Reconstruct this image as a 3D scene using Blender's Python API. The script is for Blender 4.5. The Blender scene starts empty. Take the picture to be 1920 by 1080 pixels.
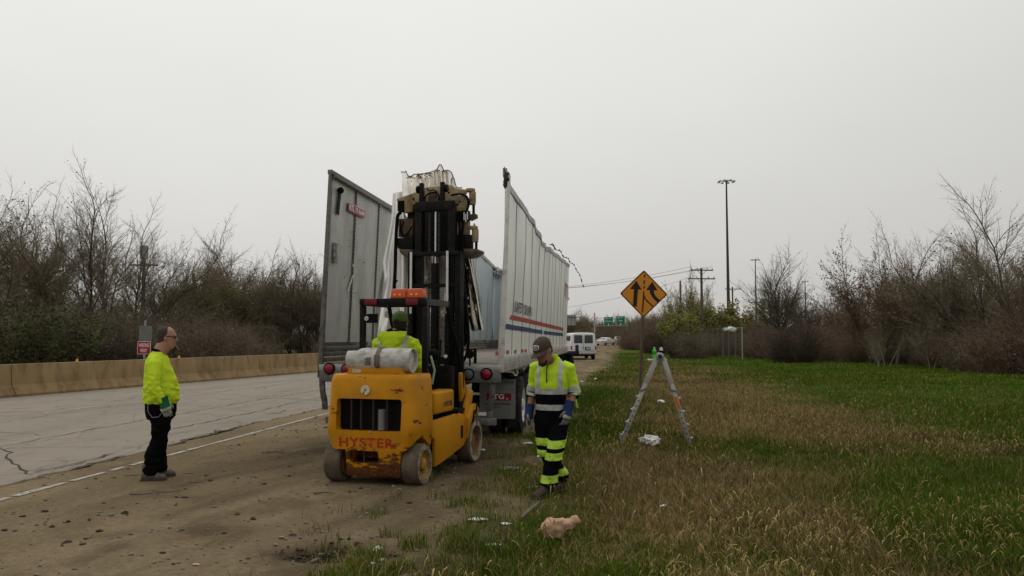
import bpy, bmesh, math, random
import numpy as np
from mathutils import Vector, Matrix, Euler, noise as mnoise

random.seed(7)
RNG = np.random.default_rng(11)
scene = bpy.context.scene
COL = scene.collection
R = math.radians

# ------------------------------------------------------------------ camera
CAM_H, FPX, PITCH = 1.66, 1490.0, math.atan((634 - 540) / 1490.0)
cam_data = bpy.data.cameras.new('camera')
cam_data.sensor_width = 36.0
cam_data.lens = FPX / 1920.0 * 36.0
cam_data.clip_start, cam_data.clip_end = 0.05, 3000.0
cam = bpy.data.objects.new('camera', cam_data)
cam.location = (0, 0, CAM_H)
cam.rotation_euler = (math.pi / 2 + PITCH, 0, 0)
COL.objects.link(cam)
scene.camera = cam

# ------------------------------------------------------------------ light
SUN_EL, SUN_AZ = R(58), R(-28)           # azimuth measured from +Y towards +X
sun_dir = Vector((math.sin(SUN_AZ) * math.cos(SUN_EL), math.cos(SUN_AZ) * math.cos(SUN_EL), math.sin(SUN_EL)))
sd = bpy.data.lights.new('sun', 'SUN')
sd.energy, sd.angle, sd.color = 0.5, R(40), (1.0, 0.97, 0.92)
so = bpy.data.objects.new('sun', sd)
so.rotation_euler = sun_dir.to_track_quat('Z', 'Y').to_euler()
COL.objects.link(so)

world = bpy.data.worlds.new('World')
scene.world = world
world.use_nodes = True
wn, wl = world.node_tree.nodes, world.node_tree.links
wn.clear()
def N(nodes, typ, **kw):
    n = nodes.new(typ)
    for k, v in kw.items():
        setattr(n, k, v)
    return n
w_out = N(wn, 'ShaderNodeOutputWorld'); w_bg = N(wn, 'ShaderNodeBackground')
w_bg.inputs['Strength'].default_value = 0.1
w_sky = N(wn, 'ShaderNodeTexSky', sky_type='NISHITA', sun_disc=False, sun_elevation=SUN_EL, sun_rotation=SUN_AZ)
w_sky.dust_density = 4.0
w_hs = N(wn, 'ShaderNodeHueSaturation'); w_hs.inputs['Saturation'].default_value = 0.12
wl.new(w_sky.outputs[0], w_hs.inputs['Color'])
w_tc = N(wn, 'ShaderNodeTexCoord'); w_sep = N(wn, 'ShaderNodeSeparateXYZ')
wl.new(w_tc.outputs['Generated'], w_sep.inputs[0])
# overcast dome: a little brighter overhead than at the horizon, brightest round the veiled sun
w_r = N(wn, 'ShaderNodeValToRGB')
e = w_r.color_ramp.elements
e[0].position, e[0].color = 0.0, (5.6, 5.5, 5.25, 1)
e[1].position, e[1].color = 1.0, (8.6, 8.55, 8.35, 1)
m = e.new(0.28); m.color = (6.7, 6.66, 6.42, 1)
wl.new(w_sep.outputs['Z'], w_r.inputs[0])
w_dot = N(wn, 'ShaderNodeVectorMath', operation='DOT_PRODUCT')
w_dot.inputs[1].default_value = sun_dir
wl.new(w_tc.outputs['Generated'], w_dot.inputs[0])
w_mr = N(wn, 'ShaderNodeMapRange'); w_mr.interpolation_type = 'SMOOTHSTEP'
w_mr.inputs[1].default_value, w_mr.inputs[2].default_value = 0.05, 1.0
w_mr.inputs[3].default_value, w_mr.inputs[4].default_value = 0.91, 1.27
wl.new(w_dot.outputs['Value'], w_mr.inputs[0])
w_n = N(wn, 'ShaderNodeTexNoise'); w_n.inputs['Scale'].default_value = 2.2; w_n.inputs['Detail'].default_value = 5
w_mp = N(wn, 'ShaderNodeMapping'); w_mp.inputs['Scale'].default_value = (1, 1, 2.6)
wl.new(w_tc.outputs['Generated'], w_mp.inputs[0]); wl.new(w_mp.outputs[0], w_n.inputs['Vector'])
w_mn = N(wn, 'ShaderNodeMapRange')
w_mn.inputs[1].default_value, w_mn.inputs[2].default_value = 0.3, 0.7
w_mn.inputs[3].default_value, w_mn.inputs[4].default_value = 0.97, 1.03
wl.new(w_n.outputs['Fac'], w_mn.inputs[0])
w_m1 = N(wn, 'ShaderNodeMath', operation='MULTIPLY')
wl.new(w_mr.outputs[0], w_m1.inputs[0]); wl.new(w_mn.outputs[0], w_m1.inputs[1])
w_vm = N(wn, 'ShaderNodeVectorMath', operation='SCALE')
wl.new(w_r.outputs[0], w_vm.inputs[0]); wl.new(w_m1.outputs[0], w_vm.inputs['Scale'])
w_mix = N(wn, 'ShaderNodeMixRGB'); w_mix.inputs[0].default_value = 0.9
wl.new(w_hs.outputs[0], w_mix.inputs[1]); wl.new(w_vm.outputs[0], w_mix.inputs[2])
wl.new(w_mix.outputs[0], w_bg.inputs['Color']); wl.new(w_bg.outputs[0], w_out.inputs[0])

vs = scene.view_settings
scene.display_settings.display_device = 'sRGB'
vs.view_transform, vs.look, vs.exposure, vs.gamma, vs.use_curve_mapping = 'Standard', 'None', 0.0, 1.0, False
scene.cycles.max_bounces = 6
scene.cycles.use_denoising = True

# ------------------------------------------------------------------ geometry of the view (used to find where things stand)
CP, SP = math.cos(PITCH), math.sin(PITCH)
def ray(px, py):
    a, b = (px - 960) / FPX, (540 - py) / FPX
    return Vector((a, CP - b * SP, SP + b * CP))
def at(px, py, depth):                   # world point at distance `depth` along world Y
    d = ray(px, py)
    return Vector((0, 0, CAM_H)) + d * (depth / d.y)
def gp(px, py, z=0.0):                   # where a sight line meets the level z
    d = ray(px, py)
    return Vector((0, 0, CAM_H)) + d * ((z - CAM_H) / d.z)
YAW = math.atan((1147 - 960) / FPX)
U = Vector((math.sin(YAW), math.cos(YAW), 0)); V = Vector((math.cos(YAW), -math.sin(YAW), 0))
def bend(s):                             # the road bends right far away
    return max(0.0, s - 60) ** 2 / 2080.0
def rise(s):
    return max(0.0, s - 70) * 0.005
def RF(s, lat, z=0.0):                   # road frame to world, straight
    p = U * s + V * lat
    return Vector((p.x, p.y, z))
def RB(s, lat, z=0.0):                   # the same following bend and rise
    return RF(s, lat + bend(s), z + rise(s))
def to_rf(p):
    return p.x * U.x + p.y * U.y, p.x * V.x + p.y * V.y
def gz(p):
    return rise(to_rf(p)[0])

# ------------------------------------------------------------------ objects
def tag(o, label=None, cat=None, group=None, kind=None):
    if label: o['label'] = label
    if cat: o['category'] = cat
    if group: o['group'] = group
    if kind: o['kind'] = kind
    return o
def empty(name, loc=(0, 0, 0), rz=0.0, label=None, cat=None, group=None, scale=1.0):
    o = bpy.data.objects.new(name, None)
    o.location = loc; o.rotation_euler = (0, 0, rz); o.scale = (scale,) * 3
    o.empty_display_size = 0.2
    COL.objects.link(o)
    return tag(o, label, cat, group)
def link(name, mesh, parent=None, mats=None):
    o = bpy.data.objects.new(name, mesh)
    if mats is not None and len(mesh.materials) == 0:
        for m in (mats if isinstance(mats, (list, tuple)) else [mats]):
            mesh.materials.append(m)
    COL.objects.link(o)
    if parent is not None: o.parent = parent
    return o
def copy_tree(o, parent=None):
    c = o.copy(); COL.objects.link(c)
    if parent is not None: c.parent = parent
    for ch in list(o.children):
        copy_tree(ch, c)
    return c

def basis(axis):
    a = Vector(axis).normalized()
    h = Vector((0, 0, 1)) if abs(a.z) < 0.95 else Vector((1, 0, 0))
    x = h.cross(a).normalized(); y = a.cross(x)
    return x, y, a

class MB:
    def __init__(s):
        s.v, s.f, s.mi, s.cur = [], [], [], 0
    def add(s, vs_, fs):
        o = len(s.v); s.v += [tuple(p) for p in vs_]
        for f in fs:
            s.f.append([i + o for i in f]); s.mi.append(s.cur)
        return s
    def box(s, c, d, rot=None):
        hx, hy, hz = d[0] / 2, d[1] / 2, d[2] / 2
        ps = [Vector((x, y, z)) for z in (-hz, hz) for y in (-hy, hy) for x in (-hx, hx)]
        if rot is not None:
            M = rot if isinstance(rot, Matrix) else Euler(rot).to_matrix()
            ps = [M @ p for p in ps]
        c = Vector(c)
        return s.add([p + c for p in ps], [(0, 2, 3, 1), (4, 5, 7, 6), (0, 1, 5, 4), (2, 6, 7, 3), (0, 4, 6, 2), (1, 3, 7, 5)])
    def hexa(s, bottom, top):            # 4 bottom + 4 top points, counter-clockwise from above
        return s.add(list(bottom) + list(top), [(3, 2, 1, 0), (4, 5, 6, 7)] + [(i, (i + 1) % 4, 4 + (i + 1) % 4, 4 + i) for i in range(4)])
    def beam(s, p0, p1, w, h, up=(0, 0, 1)):
        p0, p1 = Vector(p0), Vector(p1); a = (p1 - p0).normalized(); u = Vector(up)
        x = a.cross(u)
        if x.length < 1e-4: x = a.cross(Vector((0, 1, 0)))
        x.normalize(); y = x.cross(a)
        x, y = x * w / 2, y * h / 2
        q = [-x - y, x - y, x + y, -x + y]
        return s.add([p0 + k for k in q] + [p1 + k for k in q], [(0, 1, 2, 3), (7, 6, 5, 4)] + [(i, i + 4, (i + 1) % 4 + 4, (i + 1) % 4) for i in range(4)])
    def tube(s, pts, r, n=8, cap=True, squash=None):
        pts = [Vector(p) for p in pts]; k = len(pts)
        rs = r if isinstance(r, (list, tuple)) else [r] * k
        vs_, prev = [], None
        for i, p in enumerate(pts):
            t = (pts[min(i + 1, k - 1)] - pts[max(i - 1, 0)])
            if t.length < 1e-9: t = Vector((0, 0, 1))
            x, y, _ = basis(t)
            if prev is not None:
                x = (prev - t.normalized() * prev.dot(t.normalized()))
                x = x.normalized() if x.length > 1e-6 else basis(t)[0]
                y = t.normalized().cross(x)
            prev = x
            for j in range(n):
                a = 2 * math.pi * j / n
                vs_.append(p + (x * math.cos(a) + y * math.sin(a)) * rs[i])
        fs = [(i * n + j, i * n + (j + 1) % n, (i + 1) * n + (j + 1) % n, (i + 1) * n + j) for i in range(k - 1) for j in range(n)]
        if cap: fs += [tuple(range(n))[::-1], tuple((k - 1) * n + j for j in range(n))]
        return s.add(vs_, fs)
    def cyl(s, p0, p1, r0, r1=None, n=16):
        return s.tube([p0, p1], [r0, r0 if r1 is None else r1], n)
    def lathe(s, prof, c=(0, 0, 0), axis=(0, 0, 1), n=24, cap=True):   # prof: (radius, height along axis)
        x, y, a = basis(axis); c = Vector(c); vs_ = []
        for r, h in prof:
            for j in range(n):
                t = 2 * math.pi * j / n
                vs_.append(c + a * h + (x * math.cos(t) + y * math.sin(t)) * max(r, 1e-4))
        k = len(prof)
        fs = [(i * n + j, i * n + (j + 1) % n, (i + 1) * n + (j + 1) % n, (i + 1) * n + j) for i in range(k - 1) for j in range(n)]
        if cap: fs += [tuple(range(n))[::-1], tuple((k - 1) * n + j for j in range(n))]
        return s.add(vs_, fs)
    def loft(s, rings, cap=True):        # rings of equal length
        n, k = len(rings[0]), len(rings); vs_ = [p for r_ in rings for p in r_]
        fs = [(i * n + j, i * n + (j + 1) % n, (i + 1) * n + (j + 1) % n, (i + 1) * n + j) for i in range(k - 1) for j in range(n)]
        if cap: fs += [tuple(range(n))[::-1], tuple((k - 1) * n + j for j in range(n))]
        return s.add(vs_, fs)
    def prism(s, poly, d, o=(0, 0, 0), ex=(1, 0, 0), ey=(0, 1, 0)):   # polygon in the plane (ex, ey) pushed by vector d
        o, ex, ey, d = Vector(o), Vector(ex), Vector(ey), Vector(d); n = len(poly)
        a = [o + ex * p[0] + ey * p[1] for p in poly]
        fs = [tuple(range(n))[::-1], tuple(range(n, 2 * n))] + [(i, (i + 1) % n, n + (i + 1) % n, n + i) for i in range(n)]
        return s.add(a + [p + d for p in a], fs)
    def grid(s, rows, thick=None):       # rows of points
        nr, nc = len(rows), len(rows[0])
        return s.add([p for r_ in rows for p in r_], [(i * nc + j, i * nc + j + 1, (i + 1) * nc + j + 1, (i + 1) * nc + j) for i in range(nr - 1) for j in range(nc - 1)])
    def blob(s, c, rad, n=10, sub=2, rough=0.0, seed=0, sq=(1, 1, 1)):
        bm = bmesh.new(); bmesh.ops.create_icosphere(bm, subdivisions=sub, radius=1.0)
        vs_ = []
        for v in bm.verts:
            k = 1 + rough * mnoise.noise(v.co * 1.7 + Vector((seed * 3.1, seed * 1.7, 0))) * 2
            vs_.append(Vector(c) + Vector((v.co.x * sq[0], v.co.y * sq[1], v.co.z * sq[2])) * rad * k)
        fs = [tuple(v.index for v in f.verts) for f in bm.faces]; bm.free()
        return s.add(vs_, fs)
    def mesh(s, name, bevel=0.0, seg=2, smooth=40, fix=False):
        me = bpy.data.meshes.new(name)
        me.from_pydata(s.v, [], s.f); me.update()
        me.polygons.foreach_set('material_index', s.mi)
        if bevel or fix:
            bm = bmesh.new(); bm.from_mesh(me)
            if fix: bmesh.ops.recalc_face_normals(bm, faces=bm.faces)
            if bevel:
                es = [e_ for e_ in bm.edges if len(e_.link_faces) == 2 and e_.calc_face_angle(0) > R(28)]
                bmesh.ops.bevel(bm, geom=es, offset=bevel, segments=seg, profile=0.5, affect='EDGES', clamp_overlap=True)
            bm.to_mesh(me); bm.free()
        if smooth:
            me.polygons.foreach_set('use_smooth', [True] * len(me.polygons))
            me.set_sharp_from_angle(angle=R(smooth))
        return me
    def build(s, name, mats, parent=None, **kw):
        me = s.mesh(name, **kw)
        for m in (mats if isinstance(mats, (list, tuple)) else [mats]): me.materials.append(m)
        return link(name, me, parent)

def evaluated(o, keep_mats=True):        # apply modifiers, no operators
    dg = bpy.context.evaluated_depsgraph_get()
    me = bpy.data.meshes.new_from_object(o.evaluated_get(dg), depsgraph=dg)
    old = o.data; o.modifiers.clear(); o.data = me
    if old.users == 0: bpy.data.meshes.remove(old)
    return o
def cut(o, cutters):
    for c in cutters:
        m = o.modifiers.new('b', 'BOOLEAN'); m.operation = 'DIFFERENCE'; m.object = c; m.solver = 'EXACT'
    evaluated(o)
    for c in cutters:
        me = c.data; bpy.data.objects.remove(c); bpy.data.meshes.remove(me)
    o.data.polygons.foreach_set('use_smooth', [True] * len(o.data.polygons))
    o.data.set_sharp_from_angle(angle=R(40))
    return o
def remesh(o, voxel, it=4, fac=0.5):
    m = o.modifiers.new('r', 'REMESH'); m.mode = 'VOXEL'; m.voxel_size = voxel
    m2 = o.modifiers.new('s', 'SMOOTH'); m2.iterations = it; m2.factor = fac
    evaluated(o)
    o.data.polygons.foreach_set('use_smooth', [True] * len(o.data.polygons))
    return o

_font_cache = {}
def text(body, width, height, mat_, name='lettering', parent=None, M=None, depth=0.002, bold=0.0, shear=0.0, spacing=1.0):
    """flat lettering, centred, lying in the local XZ plane facing -Y; M places it"""
    c = bpy.data.curves.new(name, 'FONT'); c.body = body; c.align_x = 'CENTER'; c.align_y = 'CENTER'
    c.offset = bold; c.shear = shear; c.space_character = spacing; c.resolution_u = 3; c.extrude = 0.0
    t = bpy.data.objects.new(name, c); COL.objects.link(t)
    dg = bpy.context.evaluated_depsgraph_get(); dg.update()
    me = bpy.data.meshes.new_from_object(t.evaluated_get(dg), depsgraph=dg)
    bpy.data.objects.remove(t); bpy.data.curves.remove(c)
    xs = [v.co.x for v in me.vertices]; ys = [v.co.y for v in me.vertices]
    sx, sy = width / (max(xs) - min(xs)), height / (max(ys) - min(ys))
    cx, cy = (max(xs) + min(xs)) / 2, (max(ys) + min(ys)) / 2
    M = M or Matrix.Identity(4)
    for v in me.vertices:
        v.co = M @ Vector(((v.co.x - cx) * sx, -depth, (v.co.y - cy) * sy))
    me.materials.clear()
    return link(name, me, parent, mat_)

# ------------------------------------------------------------------ materials
def nt(name):
    m = bpy.data.materials.new(name); m.use_nodes = True
    return m, m.node_tree.nodes, m.node_tree.links, m.node_tree.nodes['Principled BSDF']
def rgba(c): return (c[0], c[1], c[2], 1.0)
def noise_fac(n, l, vec, scale, lo, hi, a, b, detail=4.0, rough=0.55, stretch=None):
    if stretch:
        mp = N(n, 'ShaderNodeMapping'); mp.inputs['Scale'].default_value = stretch
        l.new(vec, mp.inputs[0]); vec = mp.outputs[0]
    t = N(n, 'ShaderNodeTexNoise'); t.inputs['Scale'].default_value = scale
    t.inputs['Detail'].default_value = detail; t.inputs['Roughness'].default_value = rough
    l.new(vec, t.inputs['Vector'])
    r = N(n, 'ShaderNodeMapRange')
    for i, x in enumerate((lo, hi, a, b)): r.inputs[i + 1].default_value = x
    l.new(t.outputs['Fac'], r.inputs[0])
    return r.outputs[0], t.outputs['Fac']
def mat(name, col, rough=0.6, metal=0.0, var=0.12, vs_=6.0, bump=0.0, bs=80.0, dirt=None, dscale=9.0, dth=0.56, dw=0.08, damt=1.0, coat=0.0, spec=0.25, stretch=None, rvar=0.1):
    m, n, l, b = nt(name)
    tc = N(n, 'ShaderNodeTexCoord').outputs['Object']
    f, _ = noise_fac(n, l, tc, vs_, 0.3, 0.7, 1 - var, 1 + var, stretch=stretch)
    v = N(n, 'ShaderNodeVectorMath', operation='SCALE'); v.inputs[0].default_value = col[:3]
    l.new(f, v.inputs['Scale']); out = v.outputs[0]
    if dirt:
        g, _ = noise_fac(n, l, tc, dscale, dth - dw, dth + dw, 0.0, damt, detail=7, rough=0.65, stretch=stretch)
        mx = N(n, 'ShaderNodeMixRGB'); mx.inputs[2].default_value = rgba(dirt)
        l.new(g, mx.inputs[0]); l.new(out, mx.inputs[1]); out = mx.outputs[0]
    l.new(out, b.inputs['Base Color'])
    r_, raw = noise_fac(n, l, tc, vs_ * 2.3, 0.3, 0.7, max(0.02, rough - rvar), min(1.0, rough + rvar))
    l.new(r_, b.inputs['Roughness'])
    b.inputs['Metallic'].default_value = metal
    b.inputs['Specular IOR Level'].default_value = spec
    b.inputs['Coat Weight'].default_value = coat
    if bump:
        bt = N(n, 'ShaderNodeTexNoise'); bt.inputs['Scale'].default_value = bs; bt.inputs['Detail'].default_value = 5
        l.new(tc, bt.inputs['Vector'])
        bp = N(n, 'ShaderNodeBump'); bp.inputs['Strength'].default_value = bump; bp.inputs['Distance'].default_value = 0.02
        l.new(bt.outputs['Fac'], bp.inputs['Height']); l.new(bp.outputs[0], b.inputs['Normal'])
    return m
def glow(name, col, strength, base=None):
    m, n, l, b = nt(name)
    b.inputs['Base Color'].default_value = rgba(base or col)
    b.inputs['Emission Color'].default_value = rgba(col); b.inputs['Emission Strength'].default_value = strength
    b.inputs['Roughness'].default_value = 0.25
    return m
def vcol(name, attr='Col', rough=0.85, trans=0.0, spec=0.2, var=0.0, vs_=3.0):
    m, n, l, b = nt(name)
    a = N(n, 'ShaderNodeVertexColor'); a.layer_name = attr
    out = a.outputs['Color']
    l.new(out, b.inputs['Base Color']); b.inputs['Roughness'].default_value = rough
    b.inputs['Specular IOR Level'].default_value = spec
    return m

# value noise on arrays
_perm = RNG.random((256, 256))
def vnoise(x, y):
    xi, yi = np.floor(x).astype(int), np.floor(y).astype(int); xf, yf = x - xi, y - yi
    xf, yf = xf * xf * (3 - 2 * xf), yf * yf * (3 - 2 * yf)
    a, b = _perm[xi % 256, yi % 256], _perm[(xi + 1) % 256, yi % 256]
    c, d = _perm[xi % 256, (yi + 1) % 256], _perm[(xi + 1) % 256, (yi + 1) % 256]
    return (a * (1 - xf) + b * xf) * (1 - yf) + (c * (1 - xf) + d * xf) * yf
def fbm(x, y, o=4):
    t, amp, s = 0, 0.5, 0
    for i in range(o):
        t = t + amp * vnoise(x * 2 ** i + 17.3 * i, y * 2 ** i + 5.1 * i); s += amp; amp *= 0.5
    return t / s

M_BLACK = mat('black_paint', (0.006, 0.006, 0.006), 0.5, var=0.3, dirt=(0.03, 0.026, 0.02), dth=0.64, damt=0.5, spec=.12)
M_BLACKP = mat('black_plain', (0.004, 0.004, 0.004), 0.6, var=0.2, spec=.1)
M_RUBBER = mat('tyre_rubber', (0.014, 0.013, 0.012), 0.85, var=0.2, bump=0.3, dirt=(0.09, 0.075, 0.055), dth=0.58, damt=0.6)
M_STEEL = mat('bright_steel', (0.55, 0.55, 0.54), 0.28, 1.0, var=0.1)
M_WHITE = mat('white_paint', (0.74, 0.74, 0.72), 0.4, var=0.05, dirt=(0.45, 0.42, 0.36), dth=0.66, damt=0.5)
M_RED = mat('red_paint', (0.42, 0.035, 0.03), 0.5, var=0.08)
M_GALV = mat('galvanised_steel', (0.34, 0.34, 0.33), 0.45, 0.7, var=0.2, vs_=14)
M_WOODPOLE = mat('weathered_wood', (0.13, 0.10, 0.075), 0.9, var=0.3, vs_=5, stretch=(6, 6, 0.6))
# ================================================================== GROUND
def grass_edge(s):                       # lateral position where dirt gives way to grass
    return np.where(s < 26, -1.62, -1.62 + (s - 26) * 0.055).clip(-2, -0.3) + 0.55 * (fbm(s * 0.55, s * 0 + 3.3, 4) - 0.5) + np.maximum(0, s - 60) ** 2 / 2080.0
def cover(s, lat):                       # 0 bare .. 1 full grass
    d = lat - grass_edge(s)
    n = fbm(s * 1.1, lat * 1.1 + 40, 5) - 0.5
    return np.clip((d + 2.0 * n) / 0.8, 0, 1)
STRAW = [  # s, lat, rs, rl, weight   patches of dead grass
    (20, 2.6, 7.5, 1.5, 1.15), (15.2, 4.4, 2.4, 1.3, 1.0), (30, 2.8, 9, 1.9, 1.05), (44, 3.6, 10, 2.2, 0.55), (9.6, 1.2, 1.5, 1.0, 1.35),
    (7.6, 0.35, 1.1, 0.7, 0.75), (11.5, 0.2, 2.0, 0.6, 0.55), (5.6, 2.3, 0.9, 1.0, 0.6), (5.2, 3.4, 0.8, 0.7, 0.7), (4.9, 0.6, 0.7, 0.6, 0.8),
    (14.5, 1.1, 3.0, 0.8, 0.55), (12.3, 7.0, 1.5, 0.8, 0.3), (7.3, 1.9, .8, .5, .5)]
GREEN = [(12.6, 2.0, 1.1, 0.9, 0.8), (13.0, -0.4, 1.4, 0.6, 0.5), (8.6, 3.4, 1.6, 1.0, 0.9), (7.0, -0.8, 0.8, 0.35, 0.5), (17, -0.6, 3, .5, .7), (6.6, 3.1, 0.8, 0.7, 0.5), (5.6, 0.1, 0.4, 0.3, 0.8), (24, -0.3, 5, .6, .5)]
def straw(s, lat):
    t = 0.16 + 0.10 * np.clip((14 - s) / 8, 0, 1) * np.clip((2.6 - lat) / 2, 0, 1)
    for a, b, rs, rl, w in STRAW:
        t = t + w * np.exp(-((s - a) / rs) ** 2 - ((lat - b) / rl) ** 2)
    for a, b, rs, rl, w in GREEN:
        t = t - w * np.exp(-((s - a) / rs) ** 2 - ((lat - b) / rl) ** 2)
    t = t - 0.55 * np.clip((lat - 4.8 - 0.03 * s) / 2.5, 0, 1)
    return np.clip(0.5 + 1.0 * (t + 1.5 * (fbm(s * 0.55 + 9, lat * 0.75, 4) - 0.5) - 0.5), 0, 1)

def height(s, lat):
    g = cover(s, lat)
    near = np.exp(-np.maximum(0, s) / 40)
    h = (fbm(s * 1.3, lat * 1.3, 6) - 0.5) * 0.065 * near * np.clip((lat + 6.0) / 1.5, 0, 1)
    h = h + g * (fbm(s * 0.35 + 50, lat * 0.35, 3) - 0.5) * 0.10
    h = h + 0.05 * np.exp(-((lat + 1.75) / 0.35) ** 2) * (fbm(s * 2.0, lat * 2 + 7, 3) - 0.35)     # low ridge of pushed dirt
    # two faint wheel ruts of the forklift
    for c in (-4.25, -3.1):
        h = h - 0.018 * np.exp(-((lat - c - 0.16 * (s - 8)) / 0.12) ** 2) * np.clip((9.0 - s) / 2, 0, 1)
    h = h - 0.07 * np.exp(-((s - 6.05) / .2) ** 2 - ((lat + 2.2) / .5) ** 2)
    h = h + 0.035 * np.exp(-((s - 6.35) / .12) ** 2 - ((lat + 2.1) / .6) ** 2) * (0.4 + 1.2 * fbm(s * 5, lat * 5, 3))
    left = np.clip((-lat - 19) / 10, 0, 1)
    h = h + left * 0.6
    return h + np.maximum(0, s - 70) * 0.005

def ground_z(p):
    s, lat = to_rf(p)
    return float(height(np.array([s]), np.array([lat]))[0])

def np_mesh(name, verts, faces, cols=None, smooth=True):
    me = bpy.data.meshes.new(name)
    nv, nf, k = len(verts), len(faces), faces.shape[1]
    me.vertices.add(nv); me.vertices.foreach_set('co', verts.astype(np.float32).ravel())
    me.loops.add(nf * k); me.loops.foreach_set('vertex_index', faces.astype(np.int32).ravel())
    me.polygons.add(nf)
    me.polygons.foreach_set('loop_start', np.arange(0, nf * k, k, dtype=np.int32))
    me.polygons.foreach_set('loop_total', np.full(nf, k, dtype=np.int32))
    if smooth: me.polygons.foreach_set('use_smooth', np.ones(nf, dtype=bool))
    me.update(calc_edges=True)
    if cols is not None:
        a = me.color_attributes.new('Col', 'FLOAT_COLOR', 'POINT')
        c4 = np.ones((nv, 4), np.float32); c4[:, :3] = cols
        a.data.foreach_set('color', c4.ravel())
    return me

def axis_vals(segs):
    out = []
    for a, b, st in segs:
        out += list(np.arange(a, b, st))
    return np.array(out + [segs[-1][1]])
gs = axis_vals([(-25, 2, 1.5), (2, 14, 0.09), (14, 26, 0.25), (26, 60, 0.8), (60, 130, 3), (130, 420, 8), (420, 1500, 60)])
gl = axis_vals([(-700, -60, 40), (-60, -17, 2), (-17, -6.5, 0.5), (-6.5, 5, 0.07), (5, 12, 0.3), (12, 40, 1.2), (40, 100, 5), (100, 700, 40)])
S_, L_ = np.meshgrid(gs, gl, indexing='ij')
H_ = height(S_, L_)
B_ = np.maximum(0, S_ - 60) ** 2 / 2080.0
P_ = np.stack([S_ * U.x + L_ * V.x, S_ * U.y + L_ * V.y, H_], -1).reshape(-1, 3)
def lerp(a, b, t): return a[None, None, :] * (1 - t[..., None]) + b[None, None, :] * t[..., None]
A3 = lambda *c: np.array(c, float)
dirt_a, dirt_b, dirt_dark = A3(0.232, 0.178, 0.106), A3(0.150, 0.113, 0.068), A3(0.078, 0.057, 0.035)
t1 = np.clip((fbm(S_ * 0.5, L_ * 0.9, 5) - 0.33) * 2.6, 0, 1)
C_ = lerp(dirt_a, dirt_b, t1)
t2 = np.clip((fbm(S_ * 1.4 + 30, L_ * 1.8, 5) - 0.52) * 4.5, 0, 1) * np.clip((L_ + 6.4) / 2.5, 0, 1) * 0.75
C_ = C_ * (1 - t2[..., None]) + dirt_dark * t2[..., None]
Sa, La = S_ * .966 + L_ * .26, L_ * .966 - S_ * .26          # streaks dragged along by wheels
t4 = np.clip((fbm(Sa * .45, La * 4.5, 4) - 0.5) * 3.2, 0, 1) * np.clip((L_ + 6.0) / 1.5, 0, 1) * .7
C_ = C_ * (1 - t4[..., None]) + A3(0.095, 0.069, 0.042) * t4[..., None]
t5 = np.clip((fbm(Sa * .5 + 60, La * 3.5 + 9, 4) - 0.56) * 4, 0, 1) * .45
C_ = C_ * (1 - t5[..., None]) + A3(0.27, 0.215, 0.135) * t5[..., None]
# damp dark hollow near the grass edge, and darker ground round the forklift and trailer tail
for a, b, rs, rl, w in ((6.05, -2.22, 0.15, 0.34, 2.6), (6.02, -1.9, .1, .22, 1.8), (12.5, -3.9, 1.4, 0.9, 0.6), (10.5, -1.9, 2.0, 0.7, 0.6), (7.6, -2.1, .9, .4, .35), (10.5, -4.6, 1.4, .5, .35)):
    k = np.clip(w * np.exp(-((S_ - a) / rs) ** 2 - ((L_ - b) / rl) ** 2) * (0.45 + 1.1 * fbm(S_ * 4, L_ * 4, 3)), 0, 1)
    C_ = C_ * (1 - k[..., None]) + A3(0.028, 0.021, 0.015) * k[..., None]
g = cover(S_, L_); st = straw(S_, L_)
soil = lerp(A3(0.032, 0.056, 0.008), A3(0.12, 0.084, 0.036), st)
far = np.clip((S_ - 16) / 20, 0, 1)
turf = lerp(A3(0.042, 0.090, 0.007), A3(0.135, 0.095, 0.038), st)
soil = soil * (1 - far[..., None]) + turf * far[..., None]
C_ = C_ * (1 - g[..., None]) + soil * g[..., None]
lf = np.clip((-L_ - 16.5) / 2, 0, 1)
C_ = C_ * (1 - lf[..., None]) + lerp(A3(0.05, 0.045, 0.025), A3(0.09, 0.07, 0.045), np.clip(fbm(S_ * .2, L_ * .2, 3), 0, 1)) * lf[..., None]
ns, nl = len(gs), len(gl)
ii, jj = np.meshgrid(np.arange(ns - 1), np.arange(nl - 1), indexing='ij')
q0 = (ii * nl + jj).ravel()
F_ = np.stack([q0, q0 + nl, q0 + nl + 1, q0 + 1], -1)[:, ::-1]
# orientation: make normals face up
me = np_mesh('ground', P_, F_, C_.reshape(-1, 3))
m, n, l, b = nt('ground_earth')
a = N(n, 'ShaderNodeVertexColor'); a.layer_name = 'Col'
tc = N(n, 'ShaderNodeTexCoord').outputs['Object']
f1, _ = noise_fac(n, l, tc, 14, 0.3, 0.7, 0.78, 1.2, detail=8, rough=0.7)
f2, raw2 = noise_fac(n, l, tc, 75, 0.35, 0.65, 0.82, 1.16, detail=4, rough=0.7)
mm = N(n, 'ShaderNodeMath', operation='MULTIPLY'); l.new(f1, mm.inputs[0]); l.new(f2, mm.inputs[1])
v = N(n, 'ShaderNodeVectorMath', operation='SCALE'); l.new(a.outputs[0], v.inputs[0]); l.new(mm.outputs[0], v.inputs['Scale'])
l.new(v.outputs[0], b.inputs['Base Color']); b.inputs['Roughness'].default_value = 0.95; b.inputs['Specular IOR Level'].default_value = 0.02
bt = N(n, 'ShaderNodeTexNoise'); bt.inputs['Scale'].default_value = 22; bt.inputs['Detail'].default_value = 9; bt.inputs['Roughness'].default_value = 0.68
l.new(tc, bt.inputs['Vector'])
bp = N(n, 'ShaderNodeBump'); bp.inputs['Strength'].default_value = 0.8; bp.inputs['Distance'].default_value = 0.035
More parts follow.
